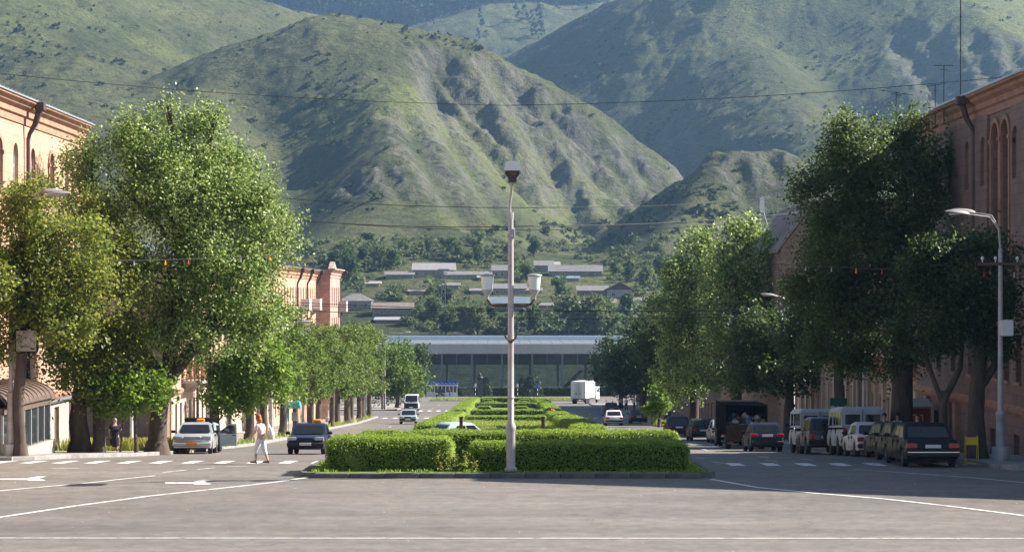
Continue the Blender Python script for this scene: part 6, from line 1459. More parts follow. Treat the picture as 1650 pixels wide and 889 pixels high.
# ------------------------------------------------------------------ vehicles
def paint(name, c, metal=.0, rough=.42): return mat(name, c, rough, metal, var=.05, scale=.8, coat=.0, spec=.14, dirt=tuple(x * .6 + .06 for x in c), dscale=1.4, damt=.25)
def car(name, label, cat, loc, rz, col, L=4.2, W=1.66, H=1.42, axr=.85, axf=.75, R_=.30, prof=None, belt=.86, gh=(.10, .74, .24, .60), zb=.24, sides=((.06, .36), (.40, .70)), rear_glass=True,
        head='round', tail='red', plate_f='plate_white', plate_r='plate_white', bumper='plastic', taxi=None, spare=False, grille='black', mirrors=True, group=None, tumble=.80, rr=.075, gsz=(.42, .15), detail=True, no_hood=False, tail_z=.70, head_z=.66, chrome=False):
    t = thing(name, label, cat, loc, rz, group); P_ = col
    prof = prof or [(0, .84), (.06, .90), (.20, .90), (.45, .88), (.72, .88), (.86, .82), (.96, .74), (1, .66)]
    ya = (-L / 2 + axr, L / 2 - axf); ra = R_ + .055
    zt = lambda y: float(np.interp((y + L / 2) / L, [p[0] for p in prof], [p[1] for p in prof]))
    def zbot(y):
        z = zb + .05 * (abs(y) / (L / 2)) ** 8
        for a in ya:
            d = abs(y - a)
            if d < ra: z = max(z, R_ + math.sqrt(ra * ra - d * d) - .0)
        return z
    ys = {round(-L / 2 + p[0] * L, 3) for p in prof}
    for a in ya: ys |= {round(a + ra * c_, 3) for c_ in (-1.0, -.97, -.85, -.6, -.3, 0, .3, .6, .85, .97, 1.0)}
    ys |= {-L / 2, -L / 2 + .03, -L / 2 + .10, L / 2 - .03, L / 2 - .10}
    ys = sorted(y for y in ys if -L / 2 <= y <= L / 2)
    mb = MB(); vs = []; n = 12
    for y in ys:
        e = L / 2 - abs(y); k = 1.0 - (.06 if e < .005 else (.025 if e < .05 else 0)); tp = 1 - .045 * (abs(y) / (L / 2)) ** 4
        hw = W / 2 * k * tp; z1 = zt(y) - (.04 if e < .005 else 0); z0 = min(zbot(y) + (.05 if e < .005 else 0), z1 - .12)
        h = z1 - z0
        half = [(hw * .95, z0), (hw * .985, z0 + .12 * h), (hw, z0 + .45 * h), (hw * .985, z0 + .70 * h), (hw * .945, z1 - .035), (hw * .84, z1)]
        vs += [(-x, y, z) for x, z in half] + [(x, y, z) for x, z in half[::-1]]
    fs = []
    m_ = len(ys)
    for i in range(m_ - 1):
        for j in range(n):
            j2 = (j + 1) % n; fs.append((i * n + j, i * n + j2, (i + 1) * n + j2, (i + 1) * n + j))
    fs.append(tuple(range(n - 1, -1, -1))); fs.append(tuple((m_ - 1) * n + j for j in range(n)))
    fs = [f[::-1] for f in fs]
    mb.add(vs, fs)
    # cabin
    b0, b1, r0, r1 = [-L / 2 + q * L for q in gh]; hb = W / 2 * .93; hr = W / 2 * tumble; zr = H - rr
    zl = [(belt - .04, b0, b1, hb), (belt + (zr - belt) * .55, b0 + (r0 - b0) * (belt * 0 + (.04 + (zr - belt) * .55) / (zr - belt + .04)), b1 + (r1 - b1) * ((.04 + (zr - belt) * .55) / (zr - belt + .04)), hb + (hr - hb) * ((.04 + (zr - belt) * .55) / (zr - belt + .04))), (zr, r0, r1, hr), (H, r0 + .16, r1 - .14, hr - .13)]
    vs = []
    for z, y0, y1, hw in zl: vs += [(-hw, y0, z), (hw, y0, z), (hw, y1, z), (-hw, y1, z)]
    fs = [(4 * i + j, 4 * i + (j + 1) % 4, 4 * i + 4 + (j + 1) % 4, 4 * i + 4 + j) for i in range(3) for j in range(4)] + [(12, 13, 14, 15)]
    mb.add(vs, fs)
    body = mb.build('body', P_, t, smooth=38)
    # glass panels lying in the cabin faces
    def face_pt(A, B, C_, D, u, v): return (A.lerp(B, u)).lerp(D.lerp(C_, u), v)
    def panel(nm, q, u0, u1, v0, v1, thick=.012, seg=4):
        A, B, C_, D = [Vector(p) for p in q]; nr = (B - A).cross(D - A).normalized()
        g_ = MB(); c_ = .08
        uv = [(u0 + c_ * (u1 - u0) * .5, v0), (u1 - c_ * (u1 - u0) * .5, v0), (u1, v0 + c_), (u1, v1 - c_), (u1 - c_ * (u1 - u0) * .5, v1), (u0 + c_ * (u1 - u0) * .5, v1), (u0, v1 - c_), (u0, v0 + c_)]
        pts = [face_pt(A, B, C_, D, u, v) + nr * .002 for u, v in uv]
        g_.prism(pts, nr * thick); return g_.build(nm, M['carglass'], t)
    zA, zB = belt + .0, zr
    def ring(z):
        f = (z - (belt - .04)) / (zr - (belt - .04)); return b0 + (r0 - b0) * f, b1 + (r1 - b1) * f, hb + (hr - hb) * f
    y0a, y1a, ha = ring(belt + .02); y0b, y1b, hb_ = ring(zr - .03); zlo, zhi = belt + .02, zr - .03
    W_ = panel('windscreen', [(ha, y1a, zlo), (-ha, y1a, zlo), (-hb_, y1b, zhi), (hb_, y1b, zhi)], .06, .94, .03, .95)
    if rear_glass: panel('rear_window', [(-ha, y0a, zlo), (ha, y0a, zlo), (hb_, y0b, zhi), (-hb_, y0b, zhi)], .08, .92, .08, .93)
    for s_ in (-1, 1):
        for (u0, u1) in sides:
            q = [(ha, y0a, zlo), (ha, y1a, zlo), (hb_, y1b, zhi), (hb_, y0b, zhi)] if s_ > 0 else [(-ha, y1a, zlo), (-ha, y0a, zlo), (-hb_, y0b, zhi), (-hb_, y1b, zhi)]
            panel('side_window', q, u0 if s_ > 0 else 1 - u1, u1 if s_ > 0 else 1 - u0, .06, .93)
    # wheels
    wb_, rb_ = MB(), MB(); ww = .19
    wb_.lathe([(R_ * .62, -ww / 2), (R_ * .92, -ww / 2), (R_, -ww / 2 + .035), (R_, ww / 2 - .035), (R_ * .92, ww / 2), (R_ * .62, ww / 2)], (0, 0, 0), 18, axis='X')
    rb_.lathe([(R_ * .62, -.07), (R_ * .60, .07), (R_ * .5, .085), (R_ * .45, .05), (R_ * .18, .06), (R_ * .14, .095)], (0, 0, 0), 14, axis='X')
    f = None
    for s_ in (-1, 1):
        for a in ya:
            p = (s_ * (W / 2 - ww / 2 - .025), a, R_)
            if f is None: f = wb_.build('wheel', M['rubber'], t, smooth=40); fr = rb_.build('rim', M['rim'], f, smooth=40); f.location = p; f.rotation_euler = (0, 0, 0 if s_ > 0 else PI)
            else: c_ = share(f, t, p, 0 if s_ > 0 else PI); share(fr, c_)
    ub = MB(); ub.box(-W / 2 + .25, -L / 2 + .2, zb - .02, W / 2 - .25, L / 2 - .2, zb + .35); [ub.tube([(-W / 2 + .1, a, R_), (W / 2 - .1, a, R_)], .06, 6) for a in ya]; ub.build('underbody', M['dark'], t)
    # ends
    hwf = W / 2 * .94
    def part(nm, m, c, d, bev=.02, par=None, lab=None): q = MB(); q.cbox(c, d, bev=bev); o = q.build(nm, M[m] if isinstance(m, str) else m, par or t, smooth=40); return o
    fy, ry = L / 2, -L / 2; bz = zb + .20
    part('bumper', bumper, (0, fy + .005, bz), (W * .965, .16, .19), .045); part('bumper', bumper, (0, ry - .005, bz), (W * .965, .16, .19), .045)
    if chrome:
        for y_ in (fy + .09, ry - .09): part('bumper_trim', 'chrome', (0, y_, bz + .07), (W * .95, .03, .05), .01)
    part('grille', grille, (0, fy - .005, head_z), (W * gsz[0], .06, gsz[1]), .02)
    for s_ in (-1, 1):
        if head == 'round':
            q = MB(); q.lathe([(.09, 0), (.085, .035), (.04, .055)], (s_ * W * .36, fy - .03, head_z), 12, axis='Y'); q.build('headlight', M['lamp_glass'], t, smooth=50)
        else: part('headlight', 'lamp_glass', (s_ * W * .36, fy - .035, head_z + .01), (W * .23, .10, .17), .03)
        if detail: part('indicator', 'amber', (s_ * W * .45, fy - .06, head_z - .08), (.10, .08, .06), .015)
        part('tail_light', 'red_glass', (s_ * W * .385, ry + .03, tail_z), (W * .20, .09, .17) if tail == 'red' else (W * .09, .09, .34), .02)
        if mirrors:
            q = MB(); q.cbox((s_ * (W / 2 + .10), b1 - .42, belt + .09), (.20, .09, .13), bev=.03); q.tube([(s_ * (W / 2 - .08), b1 - .42, belt + .03), (s_ * (W / 2 + .05), b1 - .42, belt + .06)], .02, 6); q.build('mirror', M['black'], t)
        if detail:
            q = MB(); [q.cbox((s_ * (W / 2 * .985), b0 + (b1 - b0) * u, belt - .10), (.03, .14, .03), bev=.008) for u in (.28, .56)]; q.build('door_handle', M['black'], t)
            for u in (.36, .68):
                q = MB(); yv = b0 + (b1 - b0) * u; q.box(s_ * (W / 2 * .955), yv - .006, zb + .12, s_ * (W / 2 * 1.003), yv + .006, belt - .03); q.build('door_gap', M['black'], t)
    part('licence_plate', plate_f, (0, fy + .09, bz + .02), (.52, .02, .115), .006); part('licence_plate', plate_r, (0, ry - .02 if not spare else ry - .02, tail_z - .02 if tail_z > .6 else bz), (.52, .03, .115), .006)
    q = MB(); q.box(-W * .36, b1 + .0, belt - .0, W * .36, b1 + .03, belt + .03); 
    for s_ in (-1, 1): q.tube([(s_ * .1, b1 - .02, belt + .03), (s_ * .1 - .42, b1 - .1, belt + .09)], .012, 4)
    q.build('wiper', M['black'], t)
    if taxi: part('taxi_sign', 'amber', (taxi, (r0 + r1) / 2 + .2, H + .085), (.36, .16, .16), .035)
    if spare:
        q = MB(); q.lathe([(.10, -.08), (.27, -.09), (.33, -.05), (.33, .05), (.27, .09), (.1, .1)], (.12, ry - .12, .88), 16, axis='Y'); q.build('spare_wheel', M['rubber'], t, smooth=40)
    return t
BOXY = [(0, .80), (.04, .90), (.22, .90), (.5, .88), (.72, .88), (.90, .84), (1, .78)]
HATCH = [(0, .78), (.05, .90), (.5, .88), (.66, .88), (.84, .82), (.96, .72), (1, .64)]
VOLGA = [(0, .78), (.03, .92), (.22, .94), (.5, .92), (.70, .92), (.86, .88), (.97, .80), (1, .70)]
def place(px, Y, L): return (X(px, Y), Y + L / 2, g(Y + L / 2))
def slope(t, Y): # a car stands on the falling street
    t.rotation_euler[0] = math.atan2(g(Y + 1.5) - g(Y - 1.5), 3.0) * (1 if abs(t.rotation_euler[2]) < 1.5 else -1); return t
def c_front(name, label, cat, px, Y, L, col, **k):  # nose towards the square
    p = place(px, Y, L); return slope(car(name, label, cat, p, PI + k.pop('yaw', 0), col, L=L, **k), p[1])
def c_rear(name, label, cat, xl, Y, L, col, W=1.66, **k):  # tail towards the square; xl = left flank
    p = (xl + W / 2, Y + L / 2, g(Y + L / 2)); return slope(car(name, label, cat, p, k.pop('yaw', 0), col, L=L, W=W, **k), p[1])
silver = paint('silver_paint', (.50, .51, .52), .5, .3); navy = paint('navy_paint', (.022, .026, .055)); lblue = paint('light_blue_paint', (.42, .52, .62), .1); sblue = paint('silver_blue_paint', (.38, .44, .50), .4)
black = paint('black_paint', (.012, .013, .018)); dgreen = paint('dark_green_paint', (.035, .05, .042)); dgrey = paint('dark_grey_paint', (.06, .062, .07), .3); wht = paint('white_car_paint', (.62, .62, .62), .0, .35); maroon = paint('dark_brown_paint', (.06, .03, .03)); suvg = paint('grey_suv_paint', (.10, .115, .13), .4)
uaz = mat('van_grey_paint', (.42, .46, .47), .6, 0, var=.08, scale=1.0, dirt=(.22, .22, .22), dscale=1.2, damt=.4); dblue = paint('dark_blue_paint', (.018, .022, .05))
c_front('taxi', 'silver sedan taxi with an orange number plate parked under the poplar', 'car', 303, 97.4, 4.8, silver, yaw=R(4), W=1.78, H=1.44, prof=VOLGA, belt=.92, tumble=.74, gh=(.14, .66, .26, .50), head='box', plate_f='plate_orange', taxi=-.2, grille='metal', bumper=silver, head_z=.72)
c2 = c_front('parked_car', 'silver blue car with raised bonnet and open door behind the silver taxi', 'car', 315, 103.7, 4.1, sblue, W=1.68, H=1.42, prof=HATCH, head='box', mirrors=False)
q = MB(); q.hexa([(-.72, .66, .90), (.72, .66, .90), (.66, 1.32, 1.60), (-.66, 1.32, 1.60), (-.72, .63, .93), (.72, .63, .93), (.62, 1.28, 1.66), (-.62, 1.28, 1.66)]); q.build('bonnet', M['black'], c2)
q = MB(); dx0, dx1 = -.86, -1.78; yd = .50
fr = [(dx0, .30), (dx1, .30), (dx1, 1.28), (dx1 + .06, 1.37), (dx1 + .36, 1.37), (dx0, .92)]
q.prism([(a, yd, b_) for a, b_ in [(dx0, .30), (dx1, .30), (dx1, .88), (dx0, .88)]], (0, .09, 0))
for a, b_ in (((dx1, .88), (dx1 + .07, .88)),): q.prism([(dx1, yd, .881), (dx1 + .07, yd, .881), (dx1 + .09, yd, 1.36), (dx1 + .02, yd, 1.36)], (0, .06, 0))
q.prism([(dx1 + .095, yd, 1.30), (dx1 + .38, yd, 1.30), (dx1 + .36, yd, 1.36), (dx1 + .095, yd, 1.36)], (0, .06, 0)); q.prism([(dx0 + .08, yd, .881), (dx0, yd, .881), (dx1 + .36, yd, 1.355), (dx1 + .40, yd, 1.29)], (0, .06, 0))
do = q.build('open_door', sblue, c2); q = MB(); q.prism([(dx1 + .075, yd + .02, .885), (dx0 + .085, yd + .02, .885), (dx1 + .40, yd + .02, 1.295), (dx1 + .095, yd + .02, 1.295)], (0, .02, 0)); q.build('door_window', M['glass'], do); q = MB(); q.cbox((dx1 + .14, yd + .1, .80), (.16, .03, .035), bev=.008); q.build('handle', M['black'], do)
c_front('taxi', 'dark blue taxi with an orange roof sign driving towards the square', 'car', 492, 95.8, 4.35, navy, W=1.70, H=1.40, prof=HATCH, head='box', taxi=-.30, grille=navy, head_z=.68, gh=(.06, .70, .22, .52))
p = (X(726, 113), 113, g(113)); car('crossing_car', 'light blue old sedan turning behind the front hedge', 'car', p, R(122), lblue, L=4.05, W=1.6, H=1.38, prof=BOXY)
c_front('taxi', 'small silver taxi driving in the middle of the left carriageway', 'car', 657, 209, 3.9, sblue, W=1.68, H=1.42, prof=HATCH, head='box', taxi=.0, gh=(.03, .72, .14, .50))
c_front('minibus', 'white high roofed minibus parked at the far left kerb', 'van', 662.5, 284, 4.9, wht, W=1.95, H=2.12, prof=[(0, 1.1), (.8, 1.1), (.88, 1.02), (1, .90)], belt=1.15, gh=(.005, .86, .03, .70), head='box', sides=((.04, .3), (.34, .62), (.66, .93)), tumble=.88, R_=.34, bumper='black', grille='black', head_z=.75, gsz=(.93, .52))
c_front('off_road_car', 'black car parked before the white station kiosk', 'car', 709, 452, 4.4, black, W=1.8, H=1.65, prof=HATCH, gh=(.03, .70, .10, .52), head='box', detail=False)
c_rear('sedan_car', 'white old sedan with red tail lights driving away on the right carriageway', 'car', X(975, 199) + .02, 199, 4.1, wht, prof=BOXY, chrome=True)
c_rear('sedan_car', 'dark brown sedan far down the right carriageway before the truck', 'car', X(975, 262), 262, 4.2, maroon, prof=BOXY)
c_rear('sedan_car', 'dark grey sedan near the far right kerb beside the white sedan', 'car', X(1016, 212), 212, 4.3, dgrey, W=1.7, prof=HATCH, gh=(.08, .72, .24, .54))
c_rear('parked_car', 'dark navy sedan, farthest of the cars parked on the right', 'car', X(1075, 152), 152, 4.3, dblue, W=1.7, prof=HATCH, gh=(.10, .72, .24, .54))
c_rear('parked_car', 'dark green estate car second farthest of the cars parked on the right', 'car', X(1113, 138), 138, 4.3, dgreen, W=1.7, prof=HATCH, gh=(.01, .72, .08, .54), sides=((.03, .24), (.28, .5), (.53, .76)))
c_rear('parked_car', 'pale grey sedan behind the second silver one, half hidden by the garbage truck', 'car', X(1147, 130.5), 130.5, 4.2, silver, prof=BOXY)
c_rear('parked_car', 'silver blue sedan just left of the garbage truck', 'car', X(1160, 122), 122, 4.2, sblue, prof=BOXY, chrome=True)
c_rear('parked_car', 'dark hatchback with glowing red tail lights before the garbage truck', 'car', X(1209, 105.5), 105.5, 4.0, dblue, W=1.66, prof=HATCH, gh=(.01, .72, .12, .54), tail_z=.80)
VAN = dict(rr=.15, H=2.06, W=1.92, prof=[(0, 1.12), (.9, 1.12), (.96, 1.08), (1, 1.0)], belt=1.22, gh=(.0, .95, .012, .84), tumble=.93, R_=.38, axr=.95, axf=1.1, zb=.40, head='round', sides=((.05, .20), (.25, .40), (.45, .60), (.68, .90)), rear_glass=False, tail='tall', tail_z=.95, bumper='plastic', head_z=.85, grille=uaz)
def van_rear(t, L):
    for s_ in (-1, 1):
        q = MB(); q.cbox((s_ * .42, -L / 2 + .012, 1.52), (.62, .04, .42), bev=.015); q.build('rear_window', M['carglass'], t)
    q = MB(); q.box(-.01, -L / 2 - .012, .5, .01, -L / 2 + .02, 1.95); q.build('door_gap', M['black'], t)
    return t
van_rear(c_rear('van', 'pale grey boxy van with round corners behind the grey off road car', 'van', X(1288, 99.6), 99.6, 4.1, uaz, **VAN), 4.1)
van_rear(c_rear('van', 'pale grey boxy van standing between the off road car and the white old sedan', 'van', X(1354, 91.2), 91.2, 4.1, uaz, **VAN), 4.1)
c_rear('off_road_car', 'grey off road car with a spare wheel on its tailgate', 'car', X(1302, 95.6), 95.6, 3.7, suvg, W=1.70, H=1.66, prof=[(0, .95), (.03, 1.02), (.6, 1.0), (.85, .98), (.95, .9), (1, .8)], belt=1.0, gh=(.005, .74, .04, .60), sides=((.04, .30), (.35, .56), (.60, .85)), R_=.36, zb=.36, spare=True, tail='tall', tail_z=.8, head='box', head_z=.78)
c_rear('parked_car', 'white old sedan squeezed between the second van and the dark brown one', 'car', X(1381, 86.7), 86.7, 4.05, wht, W=1.61, H=1.40, prof=BOXY, chrome=True, gh=(.16, .72, .25, .58))
c_rear('parked_car', 'dark old estate sedan third from the kerb stand on the right', 'car', X(1417, 82.2), 82.2, 4.05, dgreen, W=1.62, H=1.40, prof=BOXY, gh=(.04, .72, .12, .58), sides=((.04, .26), (.30, .52), (.56, .80)))
c_rear('parked_car', 'dark greenish car directly in front of the black sedan', 'car', 13.75, 77.3, 4.2, dgreen, W=1.66, H=1.42, prof=HATCH, gh=(.12, .72, .24, .56))
c_rear('parked_car', 'black old saloon with chrome bumper trim nearest on the right', 'car', 13.30, 72.2, 4.7, black, W=1.82, H=1.45, prof=VOLGA, belt=.92, gh=(.15, .72, .26, .58), chrome=True, tail_z=.72)
# white box truck
tk = thing('box_truck', 'white box truck with double rear doors turning at the end of the avenue', 'truck', (X(932, 352) + .9, 353.8, g(354)), R(-18))
mb = MB(); mb.box(-1.25, -3.2, 1.0, 1.25, 2.4, 3.7); mb.build('box_body', M['white'], tk)
mb = MB(); [mb.box(x - .03, -3.24, 1.02, x + .03, -3.205, 3.64) for x in (-1.2, 1.2, -.03, .05)]; mb.box(-1.25, -3.25, 3.645, 1.25, -3.205, 3.71); mb.box(-1.25, -3.25, .94, 1.25, -3.205, 1.03); mb.build('door_frame', M['metal'], tk)
for s_ in (-1, 1):
    mb = MB(); mb.box(s_ * .62 - .54, -3.23, 1.06, s_ * .62 + .54, -3.203, 3.6); mb.build('rear_door', M['frame_white'], tk); mb = MB(); [mb.tube([(s_ * q_, -3.26, 1.1), (s_ * q_, -3.26, 3.4)], .02, 5) for q_ in (.22, .5)]; mb.cbox((s_ * .3, -3.27, 1.75), (.22, .04, .18)); mb.build('lock_bar', M['black'], tk)
    mb = MB(); mb.cbox((s_ * .95, -3.22, .8), (.35, .06, .16)); mb.build('tail_light', M['red_glass'], tk)
mb = MB(); [mb.box(s_ * .45 - .06, -3.1, .72, s_ * .45 + .06, 5.0, .99) for s_ in (-1, 1)]; mb.box(-1.15, -3.18, .5, 1.15, -3.08, .62); mb.build('chassis', M['black'], tk)
mb = MB(); mb.box(-1.2, 3.5, .6, 1.2, 5.3, 2.6); mb.build('cab', M['white'], tk); mb = MB(); mb.box(-1.22, 4.2, 1.7, -1.2, 5.0, 2.4); mb.box(1.2, 4.2, 1.7, 1.22, 5.0, 2.4); mb.build('cab_window', M['carglass'], tk)
wb_ = MB(); wb_.lathe([(.2, -.13), (.46, -.13), (.5, -.09), (.5, .09), (.46, .13), (.2, .13)], (0, 0, 0), 16, axis='X'); f = None
for s_ in (-1, 1):
    for y in (-2.1, -.95, 4.3):
        if f is None: f = wb_.build('wheel', M['rubber'], tk, loc=(s_ * 1.05, y, .5), smooth=40)
        else: share(f, tk, (s_ * 1.05, y, .5))
# garbage truck seen from behind, open body full of refuse
gt = thing('garbage_truck', 'dark garbage truck with an open back full of refuse', 'truck', (X(1203, 113), 115.8, g(115.8)))
mb = MB(); mb.box(-1.08, -2.6, 1.0, -1.02, 2.6, 2.38); mb.box(1.02, -2.6, 1.0, 1.08, 2.6, 2.38); mb.box(-1.08, -2.6, 2.385, 1.08, 2.6, 2.45); mb.box(-1.019, 2.5, 1.0, 1.019, 2.6, 2.38); mb.box(-1.08, -2.6, .9, 1.08, 2.6, .995); [mb.box(s_ * 1.08 - .03, -2.66, .9, s_ * 1.08 + .03, -2.602, 2.46) for s_ in (-1, 1)]; mb.build('body', M['truck_black'], gt)
mb = MB(); mb.hexa([(-1.05, -2.75, .55), (1.05, -2.75, .55), (1.05, -2.62, .55), (-1.05, -2.62, .55), (-1.05, -2.75, 1.42), (1.05, -2.75, 1.42), (1.05, -2.62, 1.42), (-1.05, -2.62, 1.42)]); [mb.box(-1.0, -2.79, z, 1.0, -2.751, z + .06) for z in (.62, .98, 1.32)]; mb.build('tailgate', mat('dark_rust', (.05, .032, .026), .9, var=.4, dirt=(.02, .02, .02)), gt)
mb = MB(); cols_ = [mat('refuse_a', (.30, .22, .14), .9, var=.4), mat('refuse_b', (.40, .38, .36), .9, var=.3), mat('refuse_c', (.10, .16, .30), .9), M['redbrown']]
M['old_rust'] = mat('old_rust', (.055, .035, .028), .9, var=.3)
for i in range(70): mb.ell((random.uniform(-.92, .92), random.uniform(-2.5, -1.4), random.uniform(1.1, 1.95 - .3 * abs(random.uniform(-1, 1)))), (random.uniform(.08, .26), random.uniform(.08, .25), random.uniform(.06, .18)), random.randrange(4), 7, 5, .3)
mb.build('refuse', cols_, gt, kind='stuff')
mb = MB(); mb.box(-1.0, 2.75, .6, 1.0, 4.3, 2.3); mb.build('cab', M['plastic'], gt); mb = MB(); [mb.box(s_ * .4 - .06, -2.5, .6, s_ * .4 + .06, 4.0, .89) for s_ in (-1, 1)]; mb.build('chassis', M['black'], gt); f = None
for s_ in (-1, 1):
    for y in (-1.7, 3.4):
        if f is None: f = wb_.build('wheel', M['rubber'], gt, loc=(s_ * .88, y, .48), smooth=40)
        else: share(f, gt, (s_ * .88, y, .48))
    mb = MB(); mb.cbox((s_ * .85, -2.8, .48), (.3, .05, .12)); mb.build('tail_light', M['redbrown'], gt)

# ------------------------------------------------------------------ people
def skin_obj(name, V, E, Rr, m, parent=None, sub=1):
    me = bpy.data.meshes.new(name); me.from_pydata([tuple(v) for v in V], E, []); o = bpy.data.objects.new(name, me); COL.objects.link(o)
    md = o.modifiers.new('skin', 'SKIN'); md.use_smooth_shade = True
    d = me.skin_vertices[0].data
    for i, r in enumerate(Rr):
        d[i].radius = (r, r) if not hasattr(r, '__len__') else r; d[i].use_root = (i == 0)
    s2 = o.modifiers.new('sub', 'SUBSURF'); s2.levels = sub; s2.render_levels = sub
    dg = bpy.context.evaluated_depsgraph_get(); dg.update()
    nm = bpy.data.meshes.new_from_object(o.evaluated_get(dg)); nm.name = name
    o.modifiers.clear(); o.data = nm; bpy.data.meshes.remove(me)
    if not nm.materials: nm.materials.append(m)
    else: nm.materials[0] = m
    if parent: o.parent = parent
    return o
def person(label, loc, rz, h, lean=0.0, legs=((8, 5), (-8, 10)), arms=((-10, 15, 12), (12, 20, 12)), top=None, low=None, dress=None, hair=None, shoes='black', sleeve=.5, trouser=1.0, hair_len=.5, hips=.53, head_lean=None, build_=1.0, group=None, skirt_len=.42):
    """figure facing +Y; legs = (thigh angle forward, knee flex), arms = (forward, elbow flex, outward)"""
    k = h; B = build_; top = top or M['white']; low = low or M['dark']
    hp = Vector((0, 0, hips * k)); 
    td = Vector((0, math.sin(lean), math.cos(lean)))
    chest = hp + td * .19 * k; neck = hp + td * .295 * k; hl = lean if head_lean is None else head_lean; hdv = Vector((0, math.sin(hl), math.cos(hl)))
    jaw = neck + hdv * .045 * k + Vector((0, .012 * k, 0)); head = neck + hdv * .105 * k + Vector((0, .012 * k, 0)); crown = neck + hdv * .155 * k
    V = [hp, hp + td * .10 * k, chest, neck, jaw, head, crown]; E = [(0, 1), (1, 2), (2, 3), (3, 4), (4, 5), (5, 6)]
    Rr = [(.082 * k * B, .066 * k * B), (.072 * k * B, .058 * k * B), (.082 * k * B, .062 * k * B), .034 * k, .043 * k, .056 * k, .040 * k]
    fw = Vector((0, math.cos(hl), -math.sin(hl)))
    V.append(head + fw * .068 * k - hdv * .018 * k); E.append((5, len(V) - 1)); Rr.append(.011 * k)
    legp = []; armp = []
    for s_, (a, kf) in zip((-1, 1), legs):
        a = R(a); kf = R(kf); hj = hp + Vector((s_ * .048 * k * B, 0, -.03 * k)); kn = hj + Vector((s_ * .006 * k, math.sin(a), -math.cos(a))) * .245 * k
        an = kn + Vector((0, math.sin(a - kf), -math.cos(a - kf))) * .235 * k; toe = an + Vector((s_ * .012 * k, .10 * k, -.028 * k)); legp.append((hj, kn, an, toe))
        i = len(V); V += [hj, kn, an, toe]; E += [(0, i), (i, i + 1), (i + 1, i + 2), (i + 2, i + 3)]; Rr += [.058 * k * B, .036 * k * B, .022 * k, .020 * k]
    for s_, (a, ef, out) in zip((-1, 1), arms):
        a = R(a) ; ef = R(ef); out = R(out); sh = neck - td * .035 * k + Vector((s_ * .105 * k * B, 0, 0))
        el = sh + Vector((s_ * math.sin(out), math.sin(a), -math.cos(a) * math.cos(out))).normalized() * .165 * k
        wr = el + Vector((s_ * math.sin(out) * .4, math.sin(a + ef), -math.cos(a + ef))).normalized() * .14 * k; hd_ = (wr - el).normalized(); pm = wr + hd_ * .035 * k; armp.append((sh, el, wr))
        i = len(V); V += [sh, el, wr, pm]; E += [(2, i), (i, i + 1), (i + 1, i + 2), (i + 2, i + 3)]; Rr += [.036 * k, .025 * k, .017 * k, .018 * k]
        sd = hd_.cross(Vector((1, 0, 0))).normalized()
        for f in range(4):
            j = len(V); q0 = pm + sd * (f - 1.5) * .011 * k + hd_ * .012 * k; L_ = (.034, .040, .038, .028)[f] * k
            V += [q0, q0 + hd_ * L_ * .55 + Vector((-s_ * .004 * k, 0, 0)), q0 + hd_ * L_ + Vector((-s_ * .014 * k, 0, 0))]; E += [(i + 3, j), (j, j + 1), (j + 1, j + 2)]; Rr += [.0056 * k, .0052 * k, .0046 * k]
        j = len(V); q0 = wr + hd_ * .015 * k + sd * -.016 * k; V += [q0, q0 + hd_ * .028 * k - sd * .012 * k]; E += [(i + 2, j), (j, j + 1)]; Rr += [.006 * k, .005 * k]
    body = skin_obj('person', V, E, Rr, M['skin'])
    body.location = loc; body.rotation_euler = (0, 0, rz); tag(body, label, 'person', group)
    if not dress:
        V2 = [hp + td * .02 * k, hp + td * .10 * k, chest, neck - td * .02 * k]; E2 = [(0, 1), (1, 2), (2, 3)]; R2 = [(.090 * k * B, .074 * k * B), (.082 * k * B, .066 * k * B), (.092 * k * B, .070 * k * B), .040 * k]
        for sh, el, wr in armp:
            i = len(V2); e = sh.lerp(el, min(1, sleeve * 2)); V2 += [sh, e]; E2 += [(2, i), (i, i + 1)]; R2 += [.045 * k, .036 * k]
            if sleeve > .5: V2.append(el.lerp(wr, (sleeve - .5) * 2)); E2.append((i + 1, i + 2)); R2.append(.027 * k)
        skin_obj('shirt', V2, E2, R2, top, body)
        V3 = [hp + td * .075 * k, hp - Vector((0, 0, .01 * k))]; E3 = [(0, 1)]; R3 = [(.084 * k * B, .070 * k * B), (.090 * k * B, .076 * k * B)]
        for hj, kn, an, toe in legp:
            i = len(V3); V3 += [hj, kn]; E3 += [(1, i), (i, i + 1)]; R3 += [.066 * k * B, .046 * k * B]
            if trouser > .5: V3.append(kn.lerp(an, (trouser - .5) * 2)); E3.append((i + 1, i + 2)); R3.append(.040 * k)
        skin_obj('trousers', V3, E3, R3, low, body)
    else:
        V2 = [hp, hp + td * .10 * k, chest, neck - td * .02 * k]; E2 = [(0, 1), (1, 2), (2, 3)]; R2 = [(.100 * k * B, .085 * k * B), (.092 * k * B, .078 * k * B), (.094 * k * B, .078 * k * B), .042 * k]
        for sh, el, wr in armp: i = len(V2); V2 += [sh, sh.lerp(el, .8)]; E2 += [(2, i), (i, i + 1)]; R2 += [.048 * k, .040 * k]
        i = len(V2); V2 += [hp - Vector((0, 0, skirt_len * .5 * k)), hp - Vector((0, 0, skirt_len * .8 * k))]; E2 += [(0, i), (i, i + 1)]; R2 += [(.108 * k * B, .092 * k * B), (.112 * k * B, .096 * k * B)]
        skin_obj('dress', V2, E2, R2, dress, body)
